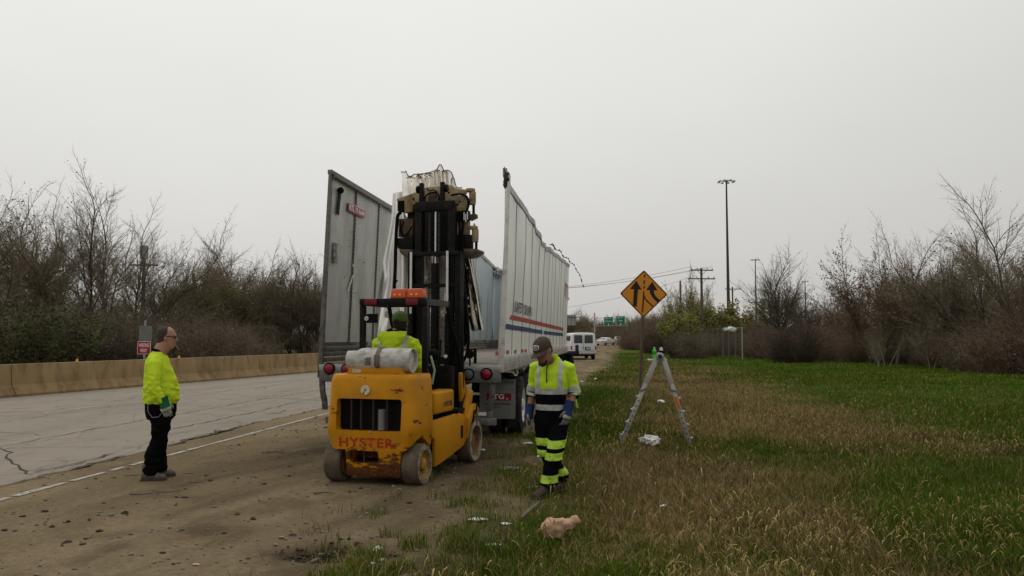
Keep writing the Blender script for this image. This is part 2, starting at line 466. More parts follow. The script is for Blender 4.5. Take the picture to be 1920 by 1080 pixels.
l.new(bt.outputs['Fac'], bp.inputs['Height']); l.new(bp.outputs[0], b.inputs['Normal'])
ground = link('ground', me, None, m); tag(ground, kind='structure')
if me.polygons[0].normal.z < 0: me.flip_normals()

# ---- carriageway: worn concrete/asphalt sheet with a broken right edge
def seam(s):                             # the broken joint between lane and shoulder
    return -6.86 + 0.22 * (fbm(s * 0.5 + 2, s * 0 + 11.0, 4) - 0.5) + 0.12 * (vnoise(s * 3.1, s * 0 + 1.0) - 0.5) * (s < 40)
def left_edge(s):
    return np.interp(s, [-30, 20.2, 37.8, 60, 420, 1500], [-23.5, -16.7, -14.2, -13.0, -12.6, -12.6])
rs_ = axis_vals([(-25, 4, 1.0), (4, 30, 0.12), (30, 80, 1.0), (80, 420, 6), (420, 1000, 40)])
k = 16
tt = np.linspace(0, 1, k)
S2 = np.repeat(rs_[:, None], k, 1)
L2 = left_edge(S2) * (1 - tt) + seam(S2) * tt
B2 = np.maximum(0, S2 - 60) ** 2 / 2080.0
Z2 = 0.010 + np.maximum(0, S2 - 70) * 0.005 + np.where(tt[None, :] >= 1, -0.006, 0)
L2b = L2 + B2
P2 = np.stack([S2 * U.x + L2b * V.x, S2 * U.y + L2b * V.y, Z2], -1).reshape(-1, 3)
ii, jj = np.meshgrid(np.arange(len(rs_) - 1), np.arange(k - 1), indexing='ij'); q0 = (ii * k + jj).ravel()
me = np_mesh('road', P2, np.stack([q0, q0 + 1, q0 + k + 1, q0 + k], -1))
if me.polygons[0].normal.z < 0: me.flip_normals()
m, n, l, b = nt('worn_pavement')
tc = N(n, 'ShaderNodeTexCoord').outputs['Object']
mp = N(n, 'ShaderNodeMapping'); mp.inputs['Rotation'].default_value = (0, 0, YAW)
l.new(tc, mp.inputs[0]); tcr = mp.outputs[0]
f1, _ = noise_fac(n, l, tcr, 0.9, 0.3, 0.7, 0.86, 1.1, detail=6, stretch=(1, 0.16, 1))
f2, _ = noise_fac(n, l, tc, 45, 0.3, 0.7, 0.86, 1.13, detail=6, rough=0.7)
f3, _ = noise_fac(n, l, tcr, 3.0, 0.52, 0.68, 1.0, 0.78, detail=7, rough=0.65, stretch=(1, 0.4, 1))
mm = N(n, 'ShaderNodeMath', operation='MULTIPLY'); l.new(f1, mm.inputs[0]); l.new(f2, mm.inputs[1])
m3 = N(n, 'ShaderNodeMath', operation='MULTIPLY'); l.new(mm.outputs[0], m3.inputs[0]); l.new(f3, m3.inputs[1])
v = N(n, 'ShaderNodeVectorMath', operation='SCALE'); v.inputs[0].default_value = (0.232, 0.199, 0.152); l.new(m3.outputs[0], v.inputs['Scale'])
# fine crazing
vo = N(n, 'ShaderNodeTexVoronoi', feature='DISTANCE_TO_EDGE'); vo.inputs['Scale'].default_value = 0.55; vo.inputs['Randomness'].default_value = 1.0
wp = N(n, 'ShaderNodeTexNoise'); wp.inputs['Scale'].default_value = 1.6; wp.inputs['Detail'].default_value = 6
l.new(tcr, wp.inputs['Vector'])
va = N(n, 'ShaderNodeVectorMath', operation='MULTIPLY_ADD'); va.inputs[1].default_value = (0.9, 0.9, 0); l.new(wp.outputs['Color'], va.inputs[0]); l.new(tcr, va.inputs[2])
l.new(va.outputs[0], vo.inputs['Vector'])
mr = N(n, 'ShaderNodeMapRange')
for i, x in enumerate((0.0, 0.013, 0.6, 0.0)): mr.inputs[i + 1].default_value = x
l.new(vo.outputs['Distance'], mr.inputs[0])
mx = N(n, 'ShaderNodeMixRGB'); mx.inputs[2].default_value = (0.07, 0.06, 0.05, 1)
l.new(mr.outputs[0], mx.inputs[0]); l.new(v.outputs[0], mx.inputs[1]); l.new(mx.outputs[0], b.inputs['Base Color'])
b.inputs['Roughness'].default_value = 0.85; b.inputs['Specular IOR Level'].default_value = 0.3
bt = N(n, 'ShaderNodeTexNoise'); bt.inputs['Scale'].default_value = 90; bt.inputs['Detail'].default_value = 4; l.new(tc, bt.inputs['Vector'])
bp = N(n, 'ShaderNodeBump'); bp.inputs['Strength'].default_value = 0.3; bp.inputs['Distance'].default_value = 0.01
l.new(bt.outputs['Fac'], bp.inputs['Height']); l.new(bp.outputs[0], b.inputs['Normal'])
road = link('road', me, None, m); tag(road, kind='structure')

# ---- cracks: jagged strips of dark broken filler lying on the pavement
M_CRACK = mat('open_crack', (0.05, 0.04, 0.028), 0.95, var=0.35, vs_=20)
def ribbon(mb, pts, w, z, rnd):          # pts: list of (s, lat)
    a, b = [], []
    fine = []
    for (s0, l0), (s1, l1) in zip(pts[:-1], pts[1:]):
        kk = max(2, int(math.hypot(s1 - s0, l1 - l0) / 0.16))
        for i in range(kk):
            t = i / kk; fine.append((s0 + (s1 - s0) * t, l0 + (l1 - l0) * t))
    fine.append(pts[-1])
    vs_ = []
    for i, (s, la) in enumerate(fine):
        q0_, q1_ = fine[max(0, i - 1)], fine[min(len(fine) - 1, i + 1)]
        ds, dl = q1_[0] - q0_[0], q1_[1] - q0_[1]; L = math.hypot(ds, dl) or 1
        ns_, nl_ = -dl / L, ds / L
        j = rnd.gauss(0, 0.028); ww = w * (0.25 + 1.3 * abs(mnoise.noise(Vector((s * 1.3, la * 1.3, w * 40))))) * (0.5 if i in (0, len(fine) - 1) else 1)
        for sg in (-1, 1):
            vs_.append(RB(s + ns_ * (j + sg * ww), la + nl_ * (j + sg * ww), z))
    mb.add(vs_, [(2 * i, 2 * i + 1, 2 * i + 3, 2 * i + 2) for i in range(len(fine) - 1)])
rnd = random.Random(5)
cr = MB()
ribbon(cr, [(s, float(-9.35 + 0.35 * (fbm(np.array([s * .35]), np.array([2.2]), 3)[0] - .5))) for s in np.arange(-4, 46, 1.0)], 0.022, 0.015, rnd)
ribbon(cr, [(s, float(-7.95 + 0.4 * (fbm(np.array([s * .4]), np.array([7.2]), 3)[0] - .5))) for s in np.arange(13, 34, 1.0)], 0.026, 0.015, rnd)
ribbon(cr, [(s, float(-11.9 + 0.4 * (fbm(np.array([s * .3]), np.array([5.2]), 3)[0] - .5))) for s in np.arange(4, 60, 1.0)], 0.013, 0.015, rnd)
for i in range(26):
    s = -1 + i * 1.75 + rnd.uniform(-.6, .6); la = -6.95; pts = [(s, la)]
    ln = rnd.uniform(1.0, 4.6); sl = rnd.uniform(-.3, .9)
    if rnd.random() < 0.35: la = -9.3; pts = [(s, la)]
    for kk in range(int(ln / .45)):
        s += sl * .45 + rnd.gauss(0, .12); la -= .45; pts.append((s, la))
    if len(pts) > 2: ribbon(cr, pts, rnd.choice([0.008, 0.012, 0.018]), 0.016, rnd)
cracks = cr.build('pavement_crack', M_CRACK, None, smooth=0); tag(cracks, kind='structure')
# the broken seam itself and the potholes along it
sm = MB()
for (s0, s1, w) in ((6.0, 9.5, .025), (9.3, 10.7, .05), (11.0, 13.9, .035), (13.0, 15.3, .045), (15.5, 18.0, .02), (18.6, 21.0, .075), (21.5, 26, .025), (26, 34, .02)):
    ribbon(sm, [(s, float(seam(np.array([s]))[0]) + .02) for s in np.arange(s0, s1, .25)], w, 0.019, rnd)
for (s, la, w, ln) in ((9.9, -7.05, .03, .8), (19.8, -6.75, .07, .9), (13.2, -6.95, .04, .5), (17.0, -7.4, .025, .5)):
    ribbon(sm, [(s - ln, la), (s, la + .05), (s + ln, la - .04)], w, 0.023, rnd)
o = sm.build('broken_seam', mat('crumbled_seam', (0.062, 0.05, 0.036), 0.95, var=0.6, vs_=12), None, smooth=0); tag(o, kind='structure')

# ---- painted lines
m, n, l, b = nt('worn_line_paint')
tc = N(n, 'ShaderNodeTexCoord').outputs['Object']
f, _ = noise_fac(n, l, tc, 14, 0.40, 0.66, 0.0, 0.95, detail=8, rough=0.75)
mx = N(n, 'ShaderNodeMixRGB'); mx.inputs[1].default_value = (0.19, 0.16, 0.12, 1); mx.inputs[2].default_value = (0.52, 0.5, 0.45, 1)
l.new(f, mx.inputs[0]); l.new(mx.outputs[0], b.inputs['Base Color']); b.inputs['Roughness'].default_value = 0.8
M_LINE = m
def paint(name, segs, w, z, base_h=True):
    mb = MB()
    for s0, s1, la in segs:
        kk = max(2, int((s1 - s0) / 0.15)) if s0 < 40 else max(2, int((s1 - s0) / 4))
        pts = []
        for i in range(kk + 1):
            s = s0 + (s1 - s0) * i / kk
            e_ = rnd.gauss(0, 0.006) if s < 40 else 0
            for sg in (-1, 1):
                p = RB(s, la + sg * (w / 2 + e_), 0)
                zz = z
                if base_h and s < 60: zz = float(height(np.array([s]), np.array([la]))[0]) + z
                pts.append(Vector((p.x, p.y, zz + (rise(s) if not (base_h and s < 60) else 0))))
        mb.add(pts, [(2 * i, 2 * i + 1, 2 * i + 3, 2 * i + 2) for i in range(kk)])
    o = mb.build(name, M_LINE, None, smooth=0); tag(o, kind='structure')
    for p in o.data.polygons:
        if p.normal.z < 0: o.data.flip_normals(); break
    return o
edge = []
s = 5.0
while s < 60:
    ln = rnd.uniform(.25, .8) if s < 11 else rnd.uniform(1.5, 4)
    edge.append((s, s + ln, -6.24)); s += ln + (rnd.uniform(.05, .22) if s < 11 else rnd.uniform(.04, .12))
edge += [(60, 400, -6.24)]
paint('edge_line', edge, 0.085, 0.007)
paint('lane_line', [(s, s + 1.9, -12.35 + 0.035 * (s - 18)) for s in np.arange(9.0, 58, 3.6)] + [(s, s + 3, -9.8) for s in np.arange(70, 320, 12)], 0.11, 0.016, False)

# ---- stains, clods and stones on the dirt shoulder
M_STAIN = mat('damp_patch', (0.095, 0.072, 0.045), 0.8, var=0.25)
st_ = MB()
for (px, py, rx, ry) in ((262, 924, .13, .05), (310, 919, .14, .055), (245, 891, .09, .03), (365, 903, .08, .02), (355, 887, .06, .02)):
    c = gp(px, py); ring = []
    for j in range(22):
        a_ = j / 22 * 2 * math.pi; kk = 1 + 0.35 * mnoise.noise(Vector((math.cos(a_) * 1.6 + px, math.sin(a_) * 1.6, 0)))
        p = c + V * math.cos(a_) * rx * kk + U * math.sin(a_) * ry * kk * 1.6
        ring.append(Vector((p.x, p.y, ground_z(p) + 0.006)))
    st_.add(ring, [tuple(range(22))])
o = st_.build('damp_stain', M_STAIN, None, smooth=0); tag(o, kind='structure')
M_STONE = mat('dusty_stone', (0.17, 0.145, 0.11), 0.9, var=0.35, vs_=2)
cl = MB()
for i in range(1500):
    s = 4.3 + 11 * rnd.random() ** 1.6; la = rnd.uniform(-7.2, -1.2)
    if rnd.random() < .35: la = rnd.gauss(-1.9, .5)
    p = RF(s, la); r_ = rnd.choice([.005, .006, .008, .01, .012, .018]) * rnd.uniform(.6, 1.3)
    cl.blob((p.x, p.y, ground_z(p) + r_ * .35), r_, sub=1, rough=.3, seed=i, sq=(1.3, 1, .65))
o = cl.build('gravel', M_STONE, None); tag(o, 'scattered small stones and clods on the dirt shoulder', 'gravel', kind='stuff')

M_CLOD = mat('dark_clod', (0.05, 0.038, 0.026), 0.95, var=0.4, vs_=2)
cd = MB()
for i in range(1100):
    s = 4.2 + 13 * rnd.random() ** 1.5; la = rnd.uniform(-6.4, -1.0)
    if mnoise.noise(Vector((s * .9, la * 1.4, 4))) < rnd.uniform(-.25, .3): continue
    p = RF(s, la); r_ = rnd.choice([.006, .008, .012, .018]) * rnd.uniform(.6, 1.4)
    cd.blob((p.x, p.y, ground_z(p) + r_ * .3), r_, sub=1, rough=.45, seed=i + 3, sq=(1.5, 1, .6))
for i in range(130):
    p = RF(6.10 + rnd.gauss(0, .09), -2.2 + rnd.gauss(0, .24)); r_ = rnd.uniform(.005, .02)
    cd.blob((p.x, p.y, ground_z(p) + r_ * .4), r_, sub=1, rough=.5, seed=i, sq=(1.2, 1, .8))
o = cd.build('soil_clods', M_CLOD, None); tag(o, 'dark crumbs and clods of soil scattered on the dirt shoulder', 'soil clods', kind='stuff')

# ---- grass blades
def blades(count, s_lo, s_hi, l_lo, l_hi, hmin, hmax, width, power, seed, tall=False, tuft=False):
    g_ = np.random.default_rng(seed)
    u = g_.random(count)
    inv = 1 / s_hi ** power + u * (1 / s_lo ** power - 1 / s_hi ** power)
    s = inv ** (-1 / power); la = l_lo + (l_hi - l_lo) * g_.random(count) * np.clip(0.3 + s / s_hi, 0, 1)
    cv = cover(s, la); keep = g_.random(count) < cv ** 1.3
    if tuft: keep = g_.random(count) < np.clip((fbm(s * 3.2 + 5, la * 3.2 + 9, 3) - 0.56) * 7, 0, 1) * np.exp(-((la - grass_edge(s)) / .55) ** 2)
    if tall: keep &= g_.random(count) < np.clip((fbm(s * 0.9 + 21, la * 0.9 + 33, 4) - 0.42) * 5.5, 0.04, 1)
    s, la = s[keep], la[keep]; k = len(s)
    stv = straw(s, la)
    dead = g_.random(k) < (stv * 0.72 + 0.11 if not tall else np.clip(stv + 0.30, 0, 1))
    z = height(s, la)
    base = np.stack([s * U.x + la * V.x, s * U.y + la * V.y, z - 0.01], -1)
    clump = fbm(s * 2.2, la * 2.2 + 5, 3)
    h = (hmin + (hmax - hmin) * g_.random(k) ** 1.5) * (0.45 + 1.1 * clump)
    az = g_.random(k) * 2 * math.pi
    lean = np.where(dead, 0.35 + 0.9 * g_.random(k), 0.12 + 0.55 * g_.random(k)) * h
    dirx, diry = np.cos(az), np.sin(az)
    w = width * (0.6 + 0.8 * g_.random(k)) * (1 + s / 26)
    ang = g_.random(k) * math.pi
    wx, wy = np.cos(ang) * w / 2, np.sin(ang) * w / 2
    def P(t_h, t_l): return base + np.stack([dirx * lean * t_l, diry * lean * t_l, h * t_h], -1)
    W = np.stack([wx, wy, np.zeros(k)], -1)
    p1 = P(0.62, 0.28); tip = P(1.0, 1.0)
    droop = (g_.random(k) < 0.55) & dead & tall
    tip[:, 2] -= np.where(droop, 0.28 * h, 0)
    green = np.stack([0.062 + 0.06 * g_.random(k), 0.106 + 0.07 * g_.random(k), 0.008 + 0.012 * g_.random(k)], -1)
    mixd = g_.random(k)[:, None] ** 2.2; dry = A3(0.225, 0.158, 0.068) * (1 - mixd) + A3(0.36, 0.27, 0.14) * mixd
    tone = (0.6 + 0.65 * fbm(s * 1.1 + 3, la * 1.1 + 8, 3))[:, None]
    tone = tone * (0.72 + .5 * fbm(s * .35, la * .35 + 70, 3))[:, None]
    col = np.where(dead[:, None], dry * tone, green * tone)
    if tall:                               # thin stalk with a pale curled seed head
        ll = (lean / h)[:, None]
        def Q(a_, b_): return base + np.stack([dirx * h * b_, diry * h * b_, h * a_], -1)
        cu = 0.16 + 0.16 * g_.random(k)
        pts = [base, Q(.55, .10), Q(.85, .16), Q(.97, .16 + cu * .35), Q(1.0, .16 + cu * .8), Q(.93, .16 + cu * 1.25), Q(.80, .16 + cu * 1.5)]
        ws = [.5, .45, .5, 1.0, 1.25, 1.0, .3]
        vs_ = np.stack([p + W * sg * w__ for p, w__ in zip(pts, ws) for sg in (-1, 1)], 1)
        fq = []
        for a_ in range(6): fq += [(2 * a_, 2 * a_ + 1, 2 * a_ + 3), (2 * a_, 2 * a_ + 3, 2 * a_ + 2)]
        nv = 14
        pale = (A3(0.29, 0.225, 0.09) * (0.75 + .6 * g_.random(k))[:, None]) * np.where(dead, 1.0, .72)[:, None]
        C = np.stack([col * .8] * 4 + [col * .7 + pale * .3] * 2 + [pale] * 8, 1)
        F = (np.arange(k)[:, None, None] * nv + np.array(fq)[None]).reshape(-1, 3)
        return vs_.reshape(-1, 3), F, C.reshape(-1, 3)
    else:
        vs_ = np.stack([base - W, base + W, p1 - W * .75, p1 + W * .75, tip], 1)
        fq = [(0, 1, 3), (0, 3, 2), (2, 3, 4)]
        nv = 5
    F = (np.arange(k)[:, None, None] * nv + np.array(fq)[None]).reshape(-1, 3)
    C = np.repeat(col[:, None, :], nv, 1)
    return vs_.reshape(-1, 3), F, C.reshape(-1, 3)
def merge(parts):
    V_, F__, C__, o = [], [], [], 0
    for v_, f_, c_ in parts:
        V_.append(v_); F__.append(f_ + o); C__.append(c_); o += len(v_)
    return np.concatenate(V_), np.concatenate(F__), np.concatenate(C__)
M_GRASS = vcol('grass_blades', rough=0.9, spec=0.0)
gv = merge([blades(230000, 4.0, 14, -2.6, 7.5, 0.03, 0.13, 0.0055, 1.2, 1),
            blades(90000, 4.0, 13, -3.0, 0.2, 0.03, 0.15, 0.005, 1.2, 9, tuft=True),
            blades(150000, 12, 34, -2.6, 18, 0.03, 0.12, 0.007, 1.0, 2),
            blades(90000, 30, 85, -1.0, 26, 0.03, 0.13, 0.011, 1.0, 3)])
o = link('grass', np_mesh('grass', *gv, smooth=False), None, M_GRASS); tag(o, 'short green and straw coloured grass covering the verge', 'grass', kind='stuff')
gv = merge([blades(11000, 4.0, 13, -1.7, 7.0, 0.10, 0.30, 0.0055, 1.2, 4, tall=True), blades(7000, 11, 36, -1.0, 12, 0.12, 0.30, 0.006, 1.0, 6, tall=True)])
o = link('dry_grass', np_mesh('dry_grass', *gv, smooth=False), None, M_GRASS); tag(o, 'tall dry curling grass stalks standing above the verge', 'dry grass', kind='stuff')

# ================================================================== CONCRETE BARRIER
M_CONC = mat('barrier_concrete', (0.275, 0.19, 0.093), 0.9, var=0.14, vs_=1.6, bump=0.25, bs=40, dirt=(0.135, 0.09, 0.042), dscale=2.6, dth=0.56, dw=.10, damt=.8, stretch=(1, 1, .35))
bar = empty('concrete_barrier', (0, 0, 0), 0, 'long tan concrete traffic barrier along the far side of the road', 'barrier')
prof = [(-.30, 0), (.30, 0), (.30, .08), (.13, .33), (.09, .92), (-.09, .92), (-.13, .33), (-.30, .08)]
def barrier_pt(s):
    return RB(s, float(left_edge(np.array([s]))[0]) - 0.35, 0)
s = -22.0
while s < 330:
    ln = 6.1 if s < 90 else 24
    mb = MB(); rings = []
    for kk in range(4):
        t = s + (ln - 0.025) * kk / 3
        c = barrier_pt(t); d = (barrier_pt(t + .5) - barrier_pt(t - .5)).normalized(); x = Vector((d.y, -d.x, 0))
        rings.append([c + x * a + Vector((0, 0, z)) for a, z in prof])
    mb.loft(rings)
    mb.build('barrier_segment', M_CONC, bar, bevel=0.012, fix=True, smooth=30)
    s += ln
M_AMBER = mat('amber_reflector', (0.7, 0.36, 0.06), 0.35, var=.1)
for px, nm, lb in ((147, 'barrier_reflector', 'small amber reflector on barrier top below the green bush'), (337, 'barrier_reflector', 'small pale amber reflector on barrier top before the man\'s chin')):
    # find s on the barrier for the pixel column
    best = min(np.arange(15, 45, .05), key=lambda s_: abs((barrier_pt(s_).x / barrier_pt(s_).y) * FPX + 960 - px))
    c = barrier_pt(best); t = MB().box((0, 0, .012), (.08, .08, .024)).box((0, 0, .055), (.07, .03, .07)).build(nm, M_AMBER, None, bevel=.006)
    t.location = (c.x, c.y, .92); t.rotation_euler = (0, .15, -YAW); tag(t, lb, 'reflector', 'reflectors on the barrier')

# ================================================================== TREES
M_BARK = mat('grey_brown_bark', (0.12, 0.098, 0.07), 0.95, var=.3, vs_=3, bump=.4, bs=30)
M_BARK2 = mat('dark_bark', (0.065, 0.048, 0.032), 0.95, var=.3, vs_=3)
M_PALE = mat('pale_bark', (0.22, 0.20, 0.17), 0.9, var=.3, vs_=3)
M_TWIG = mat('brown_twigs', (0.175, 0.138, 0.097), 0.95, var=.3, vs_=.8)
M_TWIGR = mat('reddish_twigs', (0.17, 0.118, 0.083), 0.95, var=.3, vs_=.8)
M_BUD = mat('spring_buds', (0.19, 0.185, 0.06), 0.85, var=.3, vs_=1.2)
M_BUDR = mat('rusty_buds', (0.17, 0.10, 0.062), 0.85, var=.3, vs_=1.2)
M_LEAFD = mat('dark_leaves', (0.052, 0.064, 0.011), 0.8, var=.5, vs_=1.5)
M_LEAFY = mat('yellow_green_leaves', (0.23, 0.22, 0.06), 0.8, var=.4, vs_=1.2)
M_DEADLEAF = mat('dead_leaves', (0.125, 0.085, 0.05), 0.95, var=.4, vs_=.7)

class Tree:
    def __init__(s, seed):
        s.r = random.Random(seed); s.trunk = MB(); s.crown = MB()
    def wander(s, p, d, ln, segs, wob, up):
        pts = [p.copy()]
        for i in range(segs):
            d = (d + Vector((s.r.gauss(0, wob), s.r.gauss(0, wob), s.r.gauss(0, wob) + up))).normalized()
            p = p + d * (ln / segs); pts.append(p.copy())
        return pts
    def twig(s, p, d, ln, w):
        pts = s.wander(p, d, ln, 2, .22, .08)
        x = d.cross(Vector((s.r.gauss(0, 1), s.r.gauss(0, 1), s.r.gauss(0, 1))))
        if x.length < 1e-4: x = Vector((1, 0, 0))
        x = x.normalized() * w; y = d.cross(x).normalized() * w
        s.crown.add([pts[0] + x, pts[0] - x, pts[1] + x * .7, pts[1] - x * .7, pts[2], pts[1] + y * .7, pts[0] + y],
                    [(0, 1, 3, 2), (2, 3, 4), (1, 6, 5, 3), (6, 0, 2, 5), (3, 5, 4), (5, 2, 4)])
        return pts
    def leaf(s, p, sz, slot):
        a = Vector((s.r.gauss(0, 1), s.r.gauss(0, 1), s.r.gauss(0, 1))).normalized() * sz
        b = a.cross(Vector((s.r.gauss(0, 1), s.r.gauss(0, 1), s.r.gauss(0, 1)))).normalized() * sz * .55
        s.crown.cur = slot; s.crown.add([p, p + a * .5 + b, p + a, p + a * .5 - b], [(0, 1, 2, 3)]); s.crown.cur = 0
    def grow(s, p, d, ln, r_, lvl, spec):
        rr = s.r
        if lvl >= spec['levels']:
            pts = s.twig(p, d, ln, spec['tw'])
            if rr.random() < spec['buds']:
                for q in pts[1:]:
                    s.leaf(q + Vector((rr.gauss(0, .04), rr.gauss(0, .04), rr.gauss(0, .04))), spec['bud'] * rr.uniform(.6, 1.4), 1)
            return
        segs = (6, 5, 4, 3, 3)[min(lvl, 4)]
        pts = s.wander(p, d, ln, segs, spec['wob'] * (.5 if lvl == 0 else 1), spec['up'] * (0 if lvl == 0 else 1))
        end = r_ * spec['taper']
        rs = [r_ + (end - r_) * i / segs for i in range(segs + 1)]
        if lvl == 0: rs[0] *= 1.35
        tgt = s.trunk if lvl <= spec['trunk_lv'] else s.crown
        tgt.tube(pts, rs, (8, 6, 4, 3, 3)[min(lvl, 4)], cap=False)
        nch = spec['n'][lvl]
        for i in range(nch):
            t = spec['t0'][lvl] + (1 - spec['t0'][lvl]) * (i + rr.random()) / nch
            k = min(segs - 1, int(t * segs)); f = t * segs - k
            q = pts[k].lerp(pts[k + 1], f); ax = (pts[k + 1] - pts[k]).normalized()
            side = ax.cross(Vector((rr.gauss(0, 1), rr.gauss(0, 1), rr.gauss(0, 1)))).normalized()
            a = spec['ang'][lvl] * rr.uniform(.6, 1.3)
            nd = (ax * math.cos(a) + side * math.sin(a)).normalized()
            s.grow(q, nd, ln * spec['ratio'][lvl] * rr.uniform(.7, 1.25) * (1.15 - .5 * t), (r_ + (end - r_) * t) * .62, lvl + 1, spec)
        s.grow(pts[-1], (pts[-1] - pts[-2]).normalized(), ln * spec['ratio'][lvl], end, lvl + 1, spec)

def spec(**k):
    d = dict(levels=4, tw=.0055, buds=.25, bud=.06, wob=.15, up=.05, taper=.5, trunk_lv=1, n=[9, 8, 7, 6], t0=[.25, .15, .12, .08], ang=[.72, .65, .65, .7], ratio=[.80, .58, .52, .5])
    d.update(k); return d
def tree_proto(seed, h, mats, sp, multi=1, spread=.25):
    t = Tree(seed)
    for i in range(multi):
        d = Vector((t.r.gauss(0, spread if multi > 1 else .05), t.r.gauss(0, spread if multi > 1 else .05), 1)).normalized()
        t.grow(Vector((t.r.gauss(0, .15) if multi > 1 else 0, t.r.gauss(0, .15) if multi > 1 else 0, -0.15)), d, h * .42 * t.r.uniform(.85, 1.1), h * sp.get('rad', .0105) / (1 + .25 * (multi - 1)), 0, sp)
    zs_ = sorted(p[2] for p in t.crown.v); zmax = zs_[int(len(zs_) * .993)]
    k = h / zmax
    for mb in (t.trunk, t.crown): mb.v = [(x * k, y * k, z * k) for x, y, z in mb.v]
    mt = t.trunk.mesh('trunk', smooth=60); mt.materials.append(mats[0])
    mc = t.crown.mesh('crown', smooth=0); mc.materials.append(mats[1]); mc.materials.append(mats[2])
    return mt, mc
TREES = {
    'tall_a': tree_proto(1, 13, (M_BARK, M_TWIG, M_BUD), spec(buds=.10, ang=[.42, .6, .65, .7])),
    'tall_b': tree_proto(2, 12, (M_BARK2, M_TWIG, M_BUD), spec(buds=.08, ang=[.45, .6, .65, .7], n=[8, 8, 7, 6]), multi=2, spread=.2),
    'budding': tree_proto(3, 10, (M_BARK, M_TWIG, M_BUD), spec(buds=.40, bud=.075, ang=[.5, .65, .65, .7], n=[13, 8, 6, 5], t0=[.12, .15, .15, .1])),
    'budding_b': tree_proto(12, 10, (M_BARK, M_TWIG, M_BUD), spec(buds=.35, bud=.075, ang=[.5, .65, .65, .7], n=[11, 8, 6, 5], t0=[.15, .15, .15, .1]), multi=2, spread=.12),
    'round': tree_proto(4, 9, (M_BARK2, M_BARK, M_BUD), spec(buds=.05, ang=[.72, .62, .65, .7], n=[12, 9, 7, 5], t0=[.35, .15, .12, .1], up=.05, tw=.005, rad=.013), multi=2, spread=.12),
    'red_a': tree_proto(5, 9, (M_BARK2, M_TWIGR, M_BUDR), spec(buds=.35, bud=.07, ang=[.5, .62, .65, .7], n=[8, 7, 6, 5])),
    'red_b': tree_proto(6, 8, (M_BARK, M_TWIGR, M_BUDR), spec(buds=.30, bud=.07, ang=[.52, .65, .65, .7], n=[8, 7, 6, 5]), multi=2, spread=.25),
    'pale': tree_proto(8, 7, (M_PALE, M_TWIG, M_BUD), spec(buds=.2, bud=.05, ang=[.5, .5, .6, .7], n=[7, 5, 5, 4]), multi=2, spread=.12),
    'willow': tree_proto(9, 8, (M_BARK, M_TWIG, M_LEAFY), spec(buds=.22, bud=.06, ang=[.4, .35, .45, .5], n=[9, 8, 6, 5], up=.14), multi=4, spread=.3),
    'yellow': tree_proto(10, 4.5, (M_BARK, M_TWIG, M_LEAFY), spec(buds=1.0, bud=.10, ang=[.6, .6, .7, .7], n=[8, 7, 6, 4]), multi=4, spread=.4),
}
TREE_H = dict(tall_a=13, tall_b=12, budding=10, budding_b=10, round=9, red_a=9, red_b=8, pale=7, willow=8, yellow=4.5)
def tree(kind, p, h, label, group, rz=None, name='bare_tree', rnd_=random.Random(3), cat='tree'):
    mt, mc = TREES[kind]
    zt = TREE_H[kind]
    z = ground_z(p)
    root = empty(name, (p.x, p.y, z - .05), rnd_.uniform(0, 6.28) if rz is None else rz, label, cat, group, h / zt)
    link('trunk', mt, root); link('crown', mc, root)
    return root

# ---- thickets: many thin stems and twigs with last year's leaves
def thicket_proto(seed, h, w, mats, stems, leaves, leaf_sz, tw=.0055, slot_mix=.0):
    t = Tree(seed); rr = t.r
    for i in range(stems):
        a, d_ = rr.uniform(0, 6.28), w * math.sqrt(rr.random())
        p = Vector((math.cos(a) * d_ * .55, math.sin(a) * d_ * .55, -.1))
        hh = h * rr.uniform(.45, 1.0) * (1 - .35 * (d_ / w) ** 2)
        d = Vector((math.cos(a) * .5 * d_ / w + rr.gauss(0, .2), math.sin(a) * .5 * d_ / w + rr.gauss(0, .2), 1)).normalized()
        pts = t.wander(p, d, hh, 5, .11, .03)
        t.trunk.tube(pts, [.028, .022, .016, .012, .009, .004], 3, cap=False)
        for k in range(30):
            u = rr.uniform(.08, 1); j = min(4, int(u * 5)); q = pts[j].lerp(pts[j + 1], u * 5 - j)
            dd = Vector((rr.gauss(0, 1), rr.gauss(0, 1), rr.gauss(.2, .7))).normalized()
            tp = t.twig(q, dd, rr.uniform(.3, .85) * h / 3.2, tw)
            for b_ in range(2):
                t.twig(tp[1], (dd + Vector((rr.gauss(0, .7), rr.gauss(0, .7), rr.gauss(.2, .5)))).normalized(), rr.uniform(.2, .5) * h / 3.2, tw * .8)
            if rr.random() < leaves:
                for q in tp: t.leaf(q + Vector((rr.gauss(0, .09), rr.gauss(0, .09), rr.gauss(0, .09))), leaf_sz * rr.uniform(.5, 1.4), 1)
    mt = t.trunk.mesh('stems', smooth=0); mt.materials.append(mats[0])
    mc = t.crown.mesh('twigs', smooth=0); mc.materials.append(mats[1]); mc.materials.append(mats[2])
    return mt, mc
THICK = {
    'brown_a': thicket_proto(21, 3.6, 2.4, (M_BARK2, M_TWIG, M_DEADLEAF), 95, .35, .06),
    'brown_b': thicket_proto(22, 4.4, 2.2, (M_BARK2, M_TWIG, M_DEADLEAF), 95, .25, .06),
    'red': thicket_proto(23, 3.4, 2.4, (M_BARK2, M_TWIGR, M_BUDR), 95, .4, .06),
    'red_b': thicket_proto(26, 4.2, 2.0, (M_BARK2, M_TWIGR, M_DEADLEAF), 95, .35, .06),
    'green': thicket_proto(24, 4.6, 2.8, (M_BARK2, M_TWIG, M_LEAFD), 95, 1.0, .12),
    'dark': thicket_proto(25, 3.0, 1.9, (M_BARK2, M_BARK2, M_BARK2), 100, .3, .06),
}
